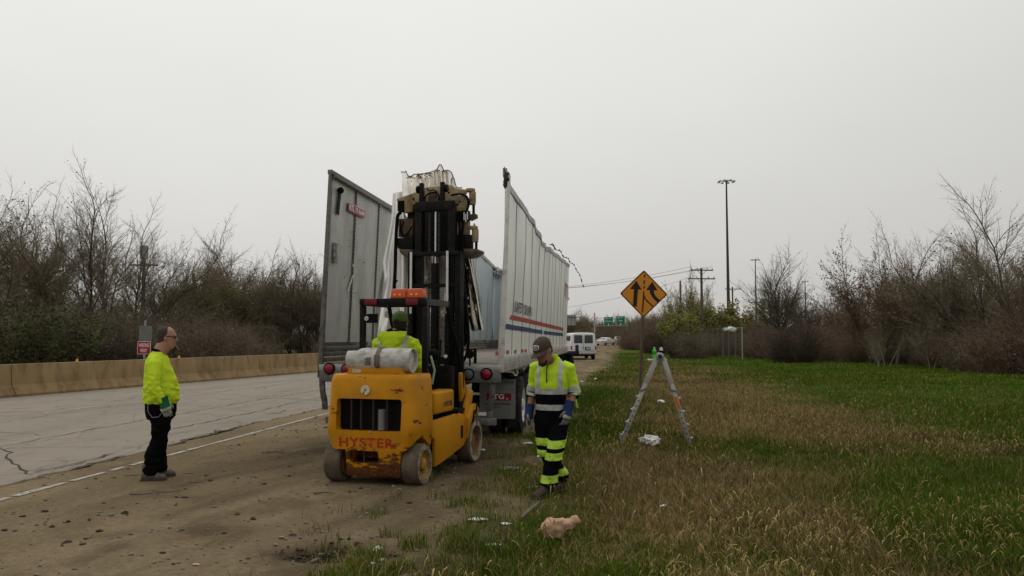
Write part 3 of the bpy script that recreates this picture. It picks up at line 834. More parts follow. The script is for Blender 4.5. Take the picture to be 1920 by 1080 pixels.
def thicket(kind, p, h, label, group, name='thicket_bush', rnd_=random.Random(8)):
    mt, mc = THICK[kind]
    base = {'brown_a': 3.6, 'brown_b': 4.4, 'red': 3.4, 'red_b': 4.2, 'green': 4.6, 'dark': 3.0}[kind]
    root = empty(name, (p.x, p.y, ground_z(p) - .05), rnd_.uniform(0, 6.28), label, 'bush', group, h / base)
    link('stems', mt, root); link('twigs', mc, root)
    return root

rt = random.Random(77)
# -------- left side, behind the barrier.  (pixel column, depth, top pixel row)
def col_top(px, depth, top):
    p = at(px, 640, depth); return Vector((p.x, p.y, 0)), at(px, top, depth).z
GL = 'bare trees behind the concrete barrier'
for px, dep, top, kind, lb in (
        (-25, 42, 345, 'tall_b', 'bare brown tree at the left picture edge behind the barrier'),
        (25, 55, 388, 'tall_a', 'bare tree rising behind the dark green bush, nearest the left edge'),
        (85, 50, 402, 'budding', 'slim tree with pale green buds above the dark green bush'),
        (178, 46, 378, 'tall_b', 'tallest dark limbed bare tree right of the dark green bush'),
        (205, 60, 384, 'tall_a', 'tall bare tree just behind the tallest dark limbed one'),
        (243, 52, 420, 'tall_b', 'leaning bare tree just left of the wooden utility pole'),
        (302, 62, 500, 'round', 'low bare tree just right of the wooden utility pole'),
        (362, 55, 506, 'budding', 'budding tree with thick dark trunk right of the man\'s head'),
        (408, 60, 512, 'budding_b', 'second budding tree right of the man, full crowned'),
        (448, 66, 520, 'budding', 'budding tree in the middle between man and trailer'),
        (488, 58, 503, 'tall_a', 'slim bare tree with upright trunk midway between man and trailer'),
        (525, 60, 512, 'budding_b', 'narrow budding tree left of the wide round bare tree'),
        (568, 58, 494, 'round', 'wide round bare tree just left of the trailer')):
    p, h = col_top(px, dep, top)
    tree(kind, p, h, lb, GL)
for px, dep, top, kind in ((345, 57, 515, 'budding_b'), (385, 60, 506, 'budding'), (398, 64, 520, 'tall_a'), (425, 58, 518, 'budding_b'), (465, 62, 522, 'budding'), (506, 62, 520, 'budding_b'), (545, 63, 512, 'tall_b'), (592, 60, 505, 'budding'), (608, 64, 520, 'budding_b')):
    p, h = col_top(px, dep, top)
    tree(kind, p, h, 'budding tree filling the row between the named trees behind the barrier', 'second row trees behind the barrier')
for i in range(20):
    dep = rt.uniform(66, 95); px = -140 + i * 40 + rt.uniform(-12, 12)
    top = np.interp(px, [0, 150, 260, 315, 360, 420, 620], [520, 530, 560, 600, 560, 548, 548]) + rt.uniform(-6, 25)
    p, h = col_top(px, dep, top)
    tree(rt.choice(['tall_a', 'tall_b', 'budding', 'budding_b', 'round']), p, h, 'bare tree in the back rows of the wood behind the barrier', 'back row trees behind the barrier')
for i in range(64):
    dep = rt.choice([40, 43, 47, 54, 62, 75]) + rt.uniform(-2, 3); px = -170 + (i % 32) * 27 + rt.uniform(-13, 13)
    p, _ = col_top(px, dep, 600)
    if to_rf(p)[1] > float(left_edge(np.array([to_rf(p)[0]]))[0]) - 5: p = p - V * 7
    thicket(rt.choice(['brown_a', 'brown_b', 'brown_b', 'dark']), p, rt.uniform(2.0, 3.6), 'brown leafless thicket bush in the tangle behind the concrete barrier', 'thicket behind the concrete barrier')
for px, dep, top, lb in ((28, 36, 560, 'dark green leafy bush at the far left behind the barrier'), (84, 35, 536, 'tallest dark green leafy bush behind the barrier'), (132, 38, 580, 'dark green leafy bush beside the tallest dark trunk'), (-40, 38, 570, 'dark green leafy bush cut by the left picture edge')):
    p, h = col_top(px, dep, top)
    thicket('green', p, h, lb, 'green bushes behind the barrier', 'leafy_bush')

for i in range(16):                       # the wood goes on beyond the trailer
    s_ = 70 + i * 15
    tree(rt.choice(['tall_a', 'budding', 'budding_b', 'round']), RB(s_, -21 - rt.uniform(0, 14)), rt.uniform(7, 10), 'bare tree of the wood continuing beyond the trailer', 'trees of the wood beyond the trailer')
    thicket(rt.choice(['brown_a', 'brown_b']), RB(s_ + 5, -19 - rt.uniform(0, 4)), rt.uniform(3, 4.5), 'brown thicket bush of the wood continuing beyond the trailer', 'thicket of the wood beyond the trailer')
# -------- right side, along the green field
GR = 'bare trees along the right hand field'
for px, dep, top, kind, nm, lb in (
        (1298, 92, 520, 'willow', 'budding_tree', 'pale feathery willow like tree behind the double crossarm pole'),
        (1285, 80, 585, 'yellow', 'budding_tree', 'yellow green budding shrub tree left of the high mast base'),
        (1340, 84, 565, 'yellow', 'budding_tree', 'yellow green budding tree under the double crossarm pole'),
        (1395, 80, 575, 'yellow', 'budding_tree', 'yellow green budding shrub at the foot of the high mast'),
        (1462, 70, 486, 'round', 'bare_tree', 'wide round bare tree right of the high mast light'),
        (1520, 78, 540, 'round', 'bare_tree', 'lower bare tree just right of the wide round one'),
        (1605, 60, 505, 'red_a', 'bare_tree', 'reddish bare tree at the left of the right hand wood'),
        (1640, 52, 470, 'red_b', 'bare_tree', 'reddish budding tree left of the tallest pale trunk'),
        (1680, 50, 440, 'tall_a', 'bare_tree', 'tall slim bare tree with pale trunk in the right hand wood'),
        (1722, 54, 465, 'red_b', 'bare_tree', 'bare tree with rusty buds right of the tall slim one'),
        (1765, 50, 452, 'red_a', 'bare_tree', 'rusty budded tree with open crown near the middle of the right wood'),
        (1812, 48, 480, 'round', 'bare_tree', 'bare tree with dark forked stems in the right hand wood'),
        (1858, 42, 415, 'tall_b', 'bare_tree', 'tall open crowned bare tree near the right picture edge'),
        (1900, 40, 400, 'red_a', 'bare_tree', 'tall rusty budded tree almost at the right picture edge'),
        (1945, 37, 350, 'tall_a', 'bare_tree', 'tallest bare tree cut by the right picture edge'),
        (1660, 47, 600, 'pale', 'birch_tree', 'pale stemmed young birch at the edge of the green field'),
        (1745, 43, 590, 'pale', 'birch_tree', 'pale leaning birch before the dark thicket of the right wood'),
        (1648, 45, 625, 'pale', 'birch_tree', 'smallest pale birch stem beside the green field')):
    p, h = col_top(px, dep, top)
    tree(kind, p, h - ground_z(p), lb, GR, name=nm)
for i in range(16):
    px = 1560 + i * 29 + rt.uniform(-9, 9); dep = rt.uniform(58, 80)
    top = np.interp(px, [1560, 1650, 1750, 1850, 2000], [545, 530, 530, 520, 490]) + rt.uniform(-10, 30)
    p, h = col_top(px, dep, top)
    tree(rt.choice(['red_a', 'red_b', 'round']), p, h, 'reddish brown bare tree in the back rows of the right hand wood', 'back row trees of the right hand wood')
for i in range(88):
    s_ = 26 + 62 * (i / 88) ** 1.1 * 1.35; row = i % 4
    la = 18.2 + row * 2.6 + rt.uniform(-.8, .8)
    if s_ > 55: la = 12.5 + max(0, (70 - s_) * .35) + row * 2.8 + rt.uniform(-1, 1)
    p = RF(s_ + rt.uniform(-1.2, 1.2), la)
    thicket(rt.choice(['red', 'red_b', 'brown_a', 'red']), p, rt.uniform(2.2, 3.5) * (1 + .14 * row), 'reddish brown leafless thicket bush along the green field', 'thicket along the right hand field')
for px, dep, top, w, lb in ((1487, 54, 585, 0, 'dark rounded twiggy bush standing out before the fence end'), (1280, 66, 612, 0, 'small dark bush at the left end of the chain link fence')):
    p, h = col_top(px, dep, top)
    thicket('dark', p, h, lb, 'dark bushes by the fence', 'dark_bush')
for i in range(30):                       # brush running from the sign to the fence and beyond
    px = 1185 + i * 4.6 + rt.uniform(-5, 5); dep = rt.uniform(84, 150)
    p, h = col_top(px, dep, np.interp(px, [1180, 1230, 1330], [602, 588, 590]) + rt.uniform(-8, 14))
    thicket(rt.choice(['red', 'brown_a', 'brown_b', 'red_b']), p, h - ground_z(p) + .2, 'grey brown thicket bush in the belt behind the merge sign', 'thicket belt behind the merge sign')
for i in range(26):                       # bushes behind the fence
    px = 1275 + i * 11 + rt.uniform(-6, 6); dep = rt.uniform(64, 100)
    p, h = col_top(px, dep, 605 + rt.uniform(-10, 12))
    thicket(rt.choice(['brown_a', 'brown_b', 'red']), p, h, 'dark brown thicket bush behind the chain link fence', 'thicket behind the chain link fence')
# -------- far end of the road
for i in range(34):
    px = 1062 + i * 6.2 + rt.uniform(-3, 3); dep = rt.uniform(300, 360)
    top = np.interp(px, [1062, 1100, 1135, 1180, 1240], [606, 593, 600, 588, 585]) + rt.uniform(-4, 12)
    p, h = col_top(px, dep, top); p.x += 0
    tree(rt.choice(['tall_b', 'budding', 'round', 'willow']), p, h - gz(p), 'distant bare tree beyond the far bend of the road', 'distant trees beyond the bend')
for i in range(40):
    px = 1055 + i * 4.4; dep = rt.uniform(275, 310)
    p, h = col_top(px, dep, 611 + rt.uniform(-3, 5))
    thicket(rt.choice(['brown_a', 'brown_b']), p, h - gz(p), 'distant brown brush along the far bend of the road', 'distant brush along the bend')

# ================================================================== POLES, WIRES, MASTS, FENCE
M_INS = mat('porcelain', (0.35, 0.33, 0.3), 0.3)
def utility_pole(px, dep, top, arms, label, base=None):
    p = at(px, 640, dep); zt = at(px, top, dep).z; zb = ground_z(p)
    root = empty('utility_pole', (p.x, p.y, zb - .1), 0.1, label, 'utility pole', 'wooden utility poles')
    h = zt - zb
    MB().tube([(0, 0, 0), (0, 0, h * .5), (0, 0, h + .1)], [.17, .15, .11], 10).build('pole', M_WOODPOLE, root)
    ends = []
    for ay, w in arms:
        za = at(px, ay, dep).z - zb
        MB().box((0, -.15, za), (w, .1, .12)).beam((-.5, -.15, za - .02), (0, -.12, za - .5), .04, .04).beam((.5, -.15, za - .02), (0, -.12, za - .5), .04, .04).build('crossarm', M_WOODPOLE, root)
        for f in (-.46, -.2, .24, .46):
            MB().lathe([(.02, 0), (.05, .04), (.03, .08), (.06, .12), (.03, .2)], (f * w, -.15, za + .06), n=8).build('insulator', M_INS, root)
            ends.append(Vector((p.x + f * w, p.y - .15, zb + za + .26)))
    return root, ends
_, e1 = utility_pole(266, 62, 470, ((495, 2.2),), 'wooden utility pole with one crossarm among the left bare trees')
MB().cyl((0, 0, 0), (0, 0, 1.0), .3, n=14).build('transformer', M_GALV, _).location = (0.1, -.36, at(266, 505, 62).z - 0.4)
_.children[-1].location.z = at(266, 488, 62).z - .4
_, e2 = utility_pole(1317, 82, 503, ((505, 2.4), (521, 2.8)), 'wooden utility pole with two crossarms before the feathery tree')
_, e3 = utility_pole(1375, 128, 538, ((541, 2.5),), 'wooden utility pole with one crossarm close beside the high mast')
_, e4 = utility_pole(1419, 118, 560, ((566, 2.2),), 'shorter wooden pole with low crossarm behind the wide round tree')
utility_pole(1277, 100, 527, (), 'bare wooden pole without crossarm left of the double crossarm pole')
utility_pole(373, 58, 512, (), 'leaning bare wooden pole among the budding trees right of the man')[0].rotation_euler = (0, -.09, 0)
M_WIRE = mat('power_cable', (0.10, 0.10, 0.105), 0.6, 0.2)
def wire(a, b, sag, r=.022, lb='thin power line cable strung across the road between poles'):
    pts = [a.lerp(b, t / 24) - Vector((0, 0, sag * 4 * (t / 24) * (1 - t / 24))) for t in range(25)]
    o = MB().tube(pts, r, 4).build('power_line', M_WIRE, None); tag(o, lb, 'cable', 'power lines over the road')
wire(e1[0], e2[0], 2.6, .013); wire(e1[2], e2[2], 2.6, .013); wire(e1[3], e2[3], 2.5, .013)
far_l, far_r = at(500, 560, 190), at(1330, 546, 150)
wire(e1[1], e2[5], 4.2, .012)
# high masts
def mast(px, dep, top, label, r0=.34, heads=8):
    p = at(px, 640, dep); zt = at(px, top, dep).z; zb = gz(p)
    root = empty('high_mast_light', (p.x, p.y, zb - .2), 0, label, 'light mast', 'high mast lights')
    h = zt - zb
    MB().tube([(0, 0, 0), (0, 0, h * .5), (0, 0, h)], [r0, r0 * .68, r0 * .4], 12).build('mast', mat('brown_mast_steel', (0.075, 0.06, 0.055), .6, .4), root)
    MB().lathe([(.3, h - .3), (.34, h - .2), (.3, h), (.1, h + .15)], n=12).build('ring', M_GALV, root)
    k = MB()
    lm = MB()
    for i in range(heads):
        a = i / heads * 6.283 + .3
        c = Vector((math.cos(a), math.sin(a), 0))
        k.beam(c * .4 + Vector((0, 0, h - .1)), c * 1.2 + Vector((0, 0, h - .1)), .08, .08)
        lm = MB().lathe([(.10, .2), (.18, .14), (.27, -.02), (.27, -.10)], c * 1.35 + Vector((0, 0, h - .25)), n=10)
        lm.build('lamp', M_GALV, root)
    k.build('arms', M_GALV, root)
    return root
mast(1367, 139, 336, 'tallest brown high mast light above the yellow green shrubs')
mast(1419, 262, 485, 'smaller distant high mast light left of the wide round tree', .34)
mast(1512, 330, 526, 'farthest high mast light behind the wide round tree', .36)
# chain link fence
M_FENCE = mat('galvanised_wire', (0.07, 0.062, 0.05), .8, 0)
M_FPOST = mat('fence_post_grey', (0.16, 0.145, 0.12), .7, .1)
fn = empty('chain_link_fence', (0, 0, 0), 0, 'tall grey chain link fence before the brown thicket', 'fence')
f0, f1_ = at(1392, 650, 60), at(1282, 650, 98)
f0.z = ground_z(f0); f1_.z = ground_z(f1_)
fh = 2.5; npost = 13
for i in range(npost + 1):
    p = f0.lerp(f1_, i / npost); p.z = ground_z(p)
    MB().cyl(p, p + Vector((0, 0, fh)), .055 if i == 0 else .045, n=8).build('post', M_FPOST if i else M_GALV, fn)
MB().cyl(f0 + Vector((0, 0, fh - .05)), f1_ + Vector((0, 0, fh - .05)), .018, n=6).build('top_rail', M_FPOST, fn)
g1 = at(1470, 668, 57); g1.z = ground_z(g1)
MB().cyl(f0 + Vector((0, 0, fh * .62)), g1 + Vector((0, 0, fh * .62)), .022, n=6).build('rail', M_FENCE, fn)
MB().cyl(f0 + Vector((0, 0, fh * .55)), f0.lerp(g1, .62) + Vector((0, 0, .1)), .02, n=6).build('brace', M_FENCE, fn)
wm = MB(); Lf = (f1_ - f0).length; df = (f1_ - f0) / Lf; kk = int((Lf + fh) / .18)
for i in range(kk):
    a = i * .18
    for sg in (0, 1):
        x0, x1 = (a, a - fh) if sg == 0 else (a - fh, a)
        z0, z1 = 0.05, fh - .05
        if x1 < 0: z1 = z0 + (z1 - z0) * (x0) / (x0 - x1); x1 = 0
        if x0 < 0: z0 = z1 - (z1 - z0) * (x1) / (x1 - x0); x0 = 0
        x0, x1 = min(x0, Lf), min(x1, Lf)
        if abs(x0 - x1) < .01: continue
        wm.tube([f0 + df * x0 + Vector((0, 0, z0)), f0 + df * x1 + Vector((0, 0, z1))], .0022, 3, cap=False)
wm.build('wire_mesh', M_FENCE, fn)['kind'] = 'stuff'
bag_m = mat('white_plastic', (0.72, 0.72, 0.70), .5, var=.08)
def crumple(name, c, r_, label, cat, m_, sq=(1, 1, .6), rough=.45, seed=1, group=None, sub=3):
    mb = MB(); bm = bmesh.new(); bmesh.ops.create_icosphere(bm, subdivisions=sub, radius=1.0); vs_ = []
    for v in bm.verts:
        k = 1 + rough * (abs(mnoise.noise(v.co * 2.6 + Vector((seed * 3.3, 0, seed)))) * 2 - .6) + rough * .5 * mnoise.noise(v.co * 6 + Vector((seed, 0, 0)))
        vs_.append(Vector((v.co.x * sq[0], v.co.y * sq[1], v.co.z * sq[2])) * r_ * k)
    fs = [tuple(v.index for v in f.verts) for f in bm.faces]; bm.free()
    zm = min(p.z for p in vs_)
    mb.add([p - Vector((0, 0, zm)) for p in vs_], fs)
    o = mb.build(name, m_, None, smooth=25); o.location = c
    return tag(o, label, cat, group)
p = at(1370, 622, 62); crumple('plastic_bag', p, .38, 'torn white plastic bag snagged on the chain link fence', 'bag', bag_m, sq=(1.3, .4, .5), seed=4)

# ================================================================== SIGNS
M_SIGNBACK = mat('sign_aluminium', (0.30, 0.31, 0.30), .5, .5)
# --- orange merge sign
p = at(1199, 634, 26.5); zb = ground_z(p); dep = 26.5
root = empty('merge_sign', (p.x, p.y, zb), 0, 'orange diamond lane merge warning sign on leaning wooden post', 'road sign')
c = at(1207, 551, dep) - Vector((p.x, p.y, zb))
MB().beam((0, .06, -.3), (c.x, .06, c.z - .1), .11, .09).build('post', mat('brown_post', (0.11, 0.085, 0.06), .9, var=.25, stretch=(5, 5, .6)), root)
hd = 47.2 / FPX * dep                     # half diagonal
M_ORANGE = mat('orange_sheeting', (0.62, 0.25, 0.018), .45, var=.05); M_SIGNBLK = mat('sign_black', (0.02, 0.012, 0.01), .5); M_BORDER = mat('sign_border', (0.09, 0.018, 0.012), .5)
sg = empty('sign_face', (c.x, c.y, c.z)); sg.parent = root; sg.rotation_euler = (0, math.radians(1.2), 0)
def rounded_diamond(h_, r_=.12, n_=6):
    pts = []
    for i in range(4):
        a = math.pi / 2 * i
        cc = Vector((math.cos(a), math.sin(a))) * (h_ - r_ * math.sqrt(2) * .72)
        for j in range(n_ + 1):
            t = a - math.pi / 4 + math.pi / 2 * j / n_
            pts.append((cc.x + math.cos(t) * r_ * .5, cc.y + math.sin(t) * r_ * .5))
    return pts
MB().prism(rounded_diamond(hd), (0, .012, 0), (0, 0, 0), (1, 0, 0), (0, 0, 1)).build('sign_panel', M_ORANGE, sg, fix=True)
ou, inn = rounded_diamond(hd * .985), rounded_diamond(hd * .93)
nn = len(ou)
bd = MB().add([(x, -.004, z) for x, z in ou] + [(x, -.004, z) for x, z in inn], [(i, (i + 1) % nn, nn + (i + 1) % nn, nn + i) for i in range(nn)])
bd.build('border', M_BORDER, sg, smooth=0)
ux = lambda x: (x - 555) / 390 * hd      # photo crop units to metres
uz = lambda y: (508 - y) / 385 * hd
def flat(name, polys, m_):
    mb = MB()
    for pl in polys: mb.prism([(ux(a), uz(b)) for a, b in pl], (0, -.003, 0), (0, -.002, 0), (1, 0, 0), (0, 0, 1))
    return mb.build(name, m_, sg, smooth=0, fix=True)
flat('straight_arrow', [[(390, 705), (402, 440), (342, 440), (437, 308), (525, 445), (466, 441), (447, 705)]], M_SIGNBLK)
flat('merging_arrow', [[(768, 638), (690, 560), (655, 500), (645, 448), (590, 446), (685, 318), (768, 452), (710, 448), (718, 500), (745, 545), (812, 602)]], M_SIGNBLK)
flat('lane_mark', [[(526, 795), (540, 560), (545, 460), (560, 460), (566, 520), (590, 580), (705, 690), (692, 706), (600, 625), (564, 580), (548, 795)], [(548, 425), (550, 382), (572, 382), (568, 425)], [(545, 356), (552, 296), (574, 296), (570, 356)], [(552, 255), (556, 212), (580, 212), (574, 255)]], M_BORDER)
# --- wrong way sign
dep = 32.0; p = at(270, 652, dep); zb = ground_z(p)
root = empty('wrong_way_sign', (p.x, p.y, zb), R(-12), 'red wrong way sign behind barrier and the man in yellow', 'road sign')
c = p.z - zb
MB().beam((0, .04, -.2), (0, .04, c + 1.1), .07, .05).build('post', M_GALV, root)
w_, h_ = 28 / FPX * dep, 24 / FPX * dep
MB().box((0, 0, c), (w_, .012, h_)).build('sign_panel', M_WHITE, root)
MB().box((0, -.009, c), (w_ * .94, .006, h_ * .93)).build('red_field', mat('sign_red', (0.36, 0.012, 0.02), .45), root)
text('WRONG', w_ * .82, h_ * .3, M_WHITE, parent=root, M=Matrix.Translation((0, -.012, c + h_ * .2)), bold=.02)
text('WAY', w_ * .52, h_ * .3, M_WHITE, parent=root, M=Matrix.Translation((0, -.012, c - h_ * .21)), bold=.02)
MB().box((.05, .0, c + h_ * .5 + .32), (.58, .012, .6)).build('upper_panel', mat('grey_panel', (0.16, 0.17, 0.155), .6), root)
# --- overhead guide signs
M_GREEN = mat('sign_green', (0.008, 0.17, 0.085), .45, var=.04)
def guide(px, py, sz, dep, lines, arrow, label):
    c = at(px, py, dep); root = empty('guide_sign', c, 0, label, 'road sign', 'green overhead guide signs')
    w_ = sz / FPX * dep
    MB().box((0, 0.03, 0), (w_, .04, w_)).build('sign_panel', M_WHITE, root, bevel=.01)
    MB().box((0, -.003, 0), (w_ * .95, .02, w_ * .95)).build('green_field', M_GREEN, root)
    for (tx, x, z, tw, th) in lines:
        text(tx, w_ * tw, w_ * th, M_WHITE, parent=root, M=Matrix.Translation((w_ * x, -.02, w_ * z)), bold=.02)
    a = Vector((0, -1)) if arrow == 'down' else Vector((.7, .7)); b_ = Vector((-a.y, a.x)); k = w_ * .1
    o_ = Vector((0, -.36)) * w_
    pl = [o_ - a * k * 1.1 + b_ * k * .3, o_ + b_ * k * .3, o_ + b_ * k, o_ + a * k * 1.1, o_ - b_ * k, o_ - b_ * k * .3, o_ - a * k * 1.1 - b_ * k * .3]
    MB().prism([(q.x, q.y) for q in pl], (0, -.004, 0), (0, -.02, 0), (1, 0, 0), (0, 0, 1)).build('arrow', M_WHITE, root, fix=True)
    MB().prism([(w_ * (-.22 + .1 * math.cos(t_)), w_ * (.33 + .11 * math.sin(t_))) for t_ in [j / 8 * 6.283 for j in range(8)]], (0, -.003, 0), (0, -.016, 0), (1, 0, 0), (0, 0, 1)).build('route_shield', M_WHITE, root, fix=True)
    text('94', w_ * .12, w_ * .12, M_GREEN, parent=root, M=Matrix.Translation((w_ * -.22, -.022, w_ * .33)), bold=.02)
    return root
guide(1141, 602.5, 17, 245, [('WEST', .16, .34, .34, .1), ('Chicago', 0, 0, .74, .19)], 'down', 'green overhead sign reading Chicago, left of the pair')
guide(1163.5, 601, 17, 245, [('EAST', .16, .34, .34, .1), ('Ohio', 0, 0, .46, .15)], 'up', 'green overhead sign reading Ohio, beside the Chicago sign')
q0_, q1_ = at(1118, 611, 245.6), at(1176, 611, 245.6)
gr = empty('sign_gantry', (q1_.x, q1_.y, gz(q1_)), 0, 'thin grey gantry beam carrying the two green overhead signs', 'gantry')
o = gr.location
k = MB().beam(q0_ - o, q1_ - o, .2, .2).beam(q0_ - o + Vector((0, 0, 2.4)), q1_ - o + Vector((0, 0, 2.4)), .12, .12)
for i in range(9):
    a = (q0_ - o).lerp(q1_ - o, i / 8); k.beam(a, a + Vector((0, 0, 2.4)), .08, .08)
k.build('truss', M_GALV, gr)
MB().cyl((0, .2, -1), (0, .2, (q1_ - o).z + 2.4), .18, n=10).build('post', M_GALV, gr)
# --- back of an overhead sign left of the van
dep = 150.0
c = at(1067, 601, dep); root = empty('sign_gantry', (c.x, c.y, rise(dep)), 0, 'back of a grey overhead sign showing beside the trailer', 'gantry')
zc = c.z - rise(dep)
MB().box((0, 0, zc + .1), (2.6, .05, 2.0)).build('sign_panel', mat('grey_sign_back', (0.36, 0.36, 0.34), .6, .3), root)
k = MB()
for z_ in (-.95, .62): k.beam((-2.8, -.15, zc + z_), (2.0 if z_ > 0 else 1.9, -.15, zc + z_), .14, .14)
for x in (-1.1, -.35, .4, 1.1): k.box((x, -.1, zc + .0), (.07, .06, 1.9))
k.build('truss', mat('dark_truss', (0.12, 0.12, 0.115), .6, .3), root)
MB().cyl((-2.8, 0, -.5), (-2.8, 0, zc + 1.2), .15, n=10).build('post', M_GALV, root)
# lamp-like pole just right of the van
dep = 140; p = at(1115, 640, dep)
rp = empty('light_pole', (p.x, p.y, gz(p)), 0, 'slender pale pole rising behind the white van', 'pole')
zz = at(1115, 588, dep).z - gz(p)
MB().tube([(0, 0, -.3), (0, 0, zz)], [.13, .09], 8).build('pole', mat('pale_pole', (0.38, 0.36, 0.33), .7), rp)
MB().lathe([(.10, zz - .02), (.14, zz + .05), (.10, zz + .12)], n=8).build('pole_cap', M_GALV, rp)
# ================================================================== SEMI TRAILER
TS0, TLC = 10.92, -2.83
T0 = RF(TS0, TLC)
TR = empty('semi_trailer', T0, -YAW, 'wrecked white box trailer with roof torn off and striped side', 'trailer')
T_INV = (Matrix.Translation(T0) @ Matrix.Rotation(-YAW, 4, 'Z')).inverted()
def t_local(w): return T_INV @ w
def t_plane(px, py, axis, val):           # sight line meets local plane x|y|z = val
    o = T_INV @ Vector((0, 0, CAM_H)); d = T_INV.to_3x3() @ ray(px, py)
    return o + d * ((val - o[axis]) / d[axis])
M_SIDE = mat('trailer_white_side', (0.86, 0.86, 0.81), .38, var=.04, vs_=1.2, dirt=(0.68, 0.67, 0.60), dscale=1.5, dth=.58, dw=.15, damt=.6, stretch=(1, 1, .25), bump=.04, bs=2.5, rvar=.05, spec=.7)
M_INNER = mat('galvanised_liner', (0.45, 0.455, 0.415), .48, .35, var=.12, vs_=2.5, dirt=(0.25, 0.25, 0.21), dscale=2.2, dth=.57, dw=.12, damt=.6, stretch=(1, 1, .4), bump=.08, bs=4)
M_INNERB = mat('pale_liner', (0.46, 0.53, 0.55), .5, .15, var=.1, vs_=2.5, dirt=(0.3, 0.33, 0.34), dscale=2.5, dth=.6, damt=.5, stretch=(1, 1, .3))
M_RAIL = mat('dull_aluminium', (0.36, 0.355, 0.34), .45, .45, var=.15, vs_=4, dirt=(0.18, 0.16, 0.13), dth=.6, damt=.5)
M_SCUFF = mat('scuff_liner', (0.12, 0.125, 0.12), .6, .3, var=.2, dirt=(0.22, 0.2, 0.17), dth=.62, damt=.5)
M_POST = mat('dark_post', (0.15, 0.15, 0.14), .6, .2)
M_FRAME = mat('trailer_frame_grey', (0.15, 0.15, 0.142), .6, .25, var=.2, dirt=(0.075, 0.055, 0.04), dth=.58, damt=.8)
M_LAMP = glow('red_lamp_lens', (0.5, 0.005, 0.03), .02, (0.20, 0.005, 0.016))
FL, WB, WT = 1.30, 1.40, 4.04             # floor, wall foot, wall top
def wxl(z): return -1.28 + 0.11 * (z - 1.2) / 2.85
def top_r(y): return float(np.interp(y, [0, .5, 1.8, 2.9, 3.7, 4.4, 5.3, 6.0, 7.0, 7.9, 10.6, 13.6, 16.2], [4.0, 3.86, 3.82, 3.84, 3.85, 3.78, 3.71, 3.67, 3.69, 3.76, 3.88, 4.02, 4.14]))
def wxr(y, z):
    t = max(0, (z - 1.2) / 2.8)
    w = 0.035 * t * math.exp(-((y - 6.2) / 2.6) ** 2) * math.sin(y * 5.2) + .012 * t * math.sin(y * 2.1 + z)
    w += 0.024 * mnoise.noise(Vector((y * .7, z * .9, 3))) * (1 if 1 < y < 12 else .5)
    return 1.28 + 0.10 * t + w
def slab(outer, dvec):                    # closed sheet from a grid of points and a thickness vector
    nr, nc = len(outer), len(outer[0]); d = Vector(dvec); mb = MB()
    a = [p for r_ in outer for p in r_]
    fs = []
    for i in range(nr - 1):
        for j in range(nc - 1):
            q = (i * nc + j, i * nc + j + 1, (i + 1) * nc + j + 1, (i + 1) * nc + j)
            fs.append(q); fs.append(tuple(x + nr * nc for x in q[::-1]))
    rim = [j for j in range(nc)] + [i * nc + nc - 1 for i in range(1, nr)] + [(nr - 1) * nc + j for j in range(nc - 2, -1, -1)] + [i * nc for i in range(nr - 2, 0, -1)]
    for i in range(len(rim)):
        x, y = rim[i], rim[(i + 1) % len(rim)]; fs.append((y, x, x + nr * nc, y + nr * nc))
    mb.add(a + [p + d for p in a], fs)
    return mb
# right side: thirteen riveted panels
PANELS = [(.10 + i * 1.243, .10 + (i + 1) * 1.243) for i in range(13)]
for i, (y0, y1) in enumerate(PANELS):
    rows = []
    for kz in range(11):
        row = []
        for ky in range(7):
            y = y0 + .007 + (y1 - y0 - .014) * ky / 6; z = WB + (top_r(y) - .03 - WB) * kz / 10
            row.append(Vector((wxr(y, z) + .004 * math.sin(math.pi * ky / 6), y, z)))
        rows.append(row)
    slab(rows, (-.012, 0, 0)).build('side_panel', M_SIDE, TR, smooth=50, fix=True)
sp_ = MB()
for y in [p[0] for p in PANELS[1:]]:
    rows = [[Vector((wxr(y, z) + .0065, y - .008, z)), Vector((wxr(y, z) + .0065, y + .008, z))] for z in np.linspace(WB, top_r(y) - .04, 9)]
    sp_ = slab(rows, (-.03, 0, 0)); sp_.build('panel_post', M_POST, TR, fix=True)
rv = MB()
for y in [.06] + [p[1] for p in PANELS]:
    for z in np.arange(WB + .05, top_r(y) - .05, .075):
        for dy in (-.024, .024):
            c = Vector((wxr(y + dy, z) + .004, y + dy, z)); rv.add([c + Vector((0, -.006, 0)), c + Vector((0, 0, .006)), c + Vector((0, .006, 0)), c + Vector((0, 0, -.006)), c + Vector((.005, 0, 0))], [(0, 1, 4), (1, 2, 4), (2, 3, 4), (3, 0, 4)])
for y in np.arange(.1, 16.1, .09):
    for z in (1.24, 1.29, 1.335):
        c = Vector((1.332, y + (z - 1.24) * .6, z)); rv.add([c + Vector((0, -.009, 0)), c + Vector((0, 0, .009)), c + Vector((0, .009, 0)), c + Vector((0, 0, -.009)), c + Vector((.004, 0, 0))], [(0, 1, 4), (1, 2, 4), (2, 3, 4), (3, 0, 4)])
rv.build('rivets', mat('rivet_grey', (0.25, 0.24, 0.23), .5, .3), TR, smooth=0)['kind'] = 'stuff'
ys = np.linspace(0.02, 16.25, 60)
rows = [[Vector((wxr(y, top_r(y)) + .02 + .012 * mnoise.noise(Vector((y * 3, 0, 0))), y, top_r(y) - .05 + dz)) for y in ys] for dz in (0, .05, .10)]
slab(rows, (-.06, 0, 0)).build('top_rail', M_RAIL, TR, fix=True)
MB().box((1.30, 8.15, 1.285), (.06, 16.2, .21)).build('side_rail', mat('rail_white', (0.42, 0.405, 0.37), .5, .1, var=.1, vs_=3, dirt=(0.25, 0.22, 0.18), dscale=5, damt=.7), TR, bevel=.008)
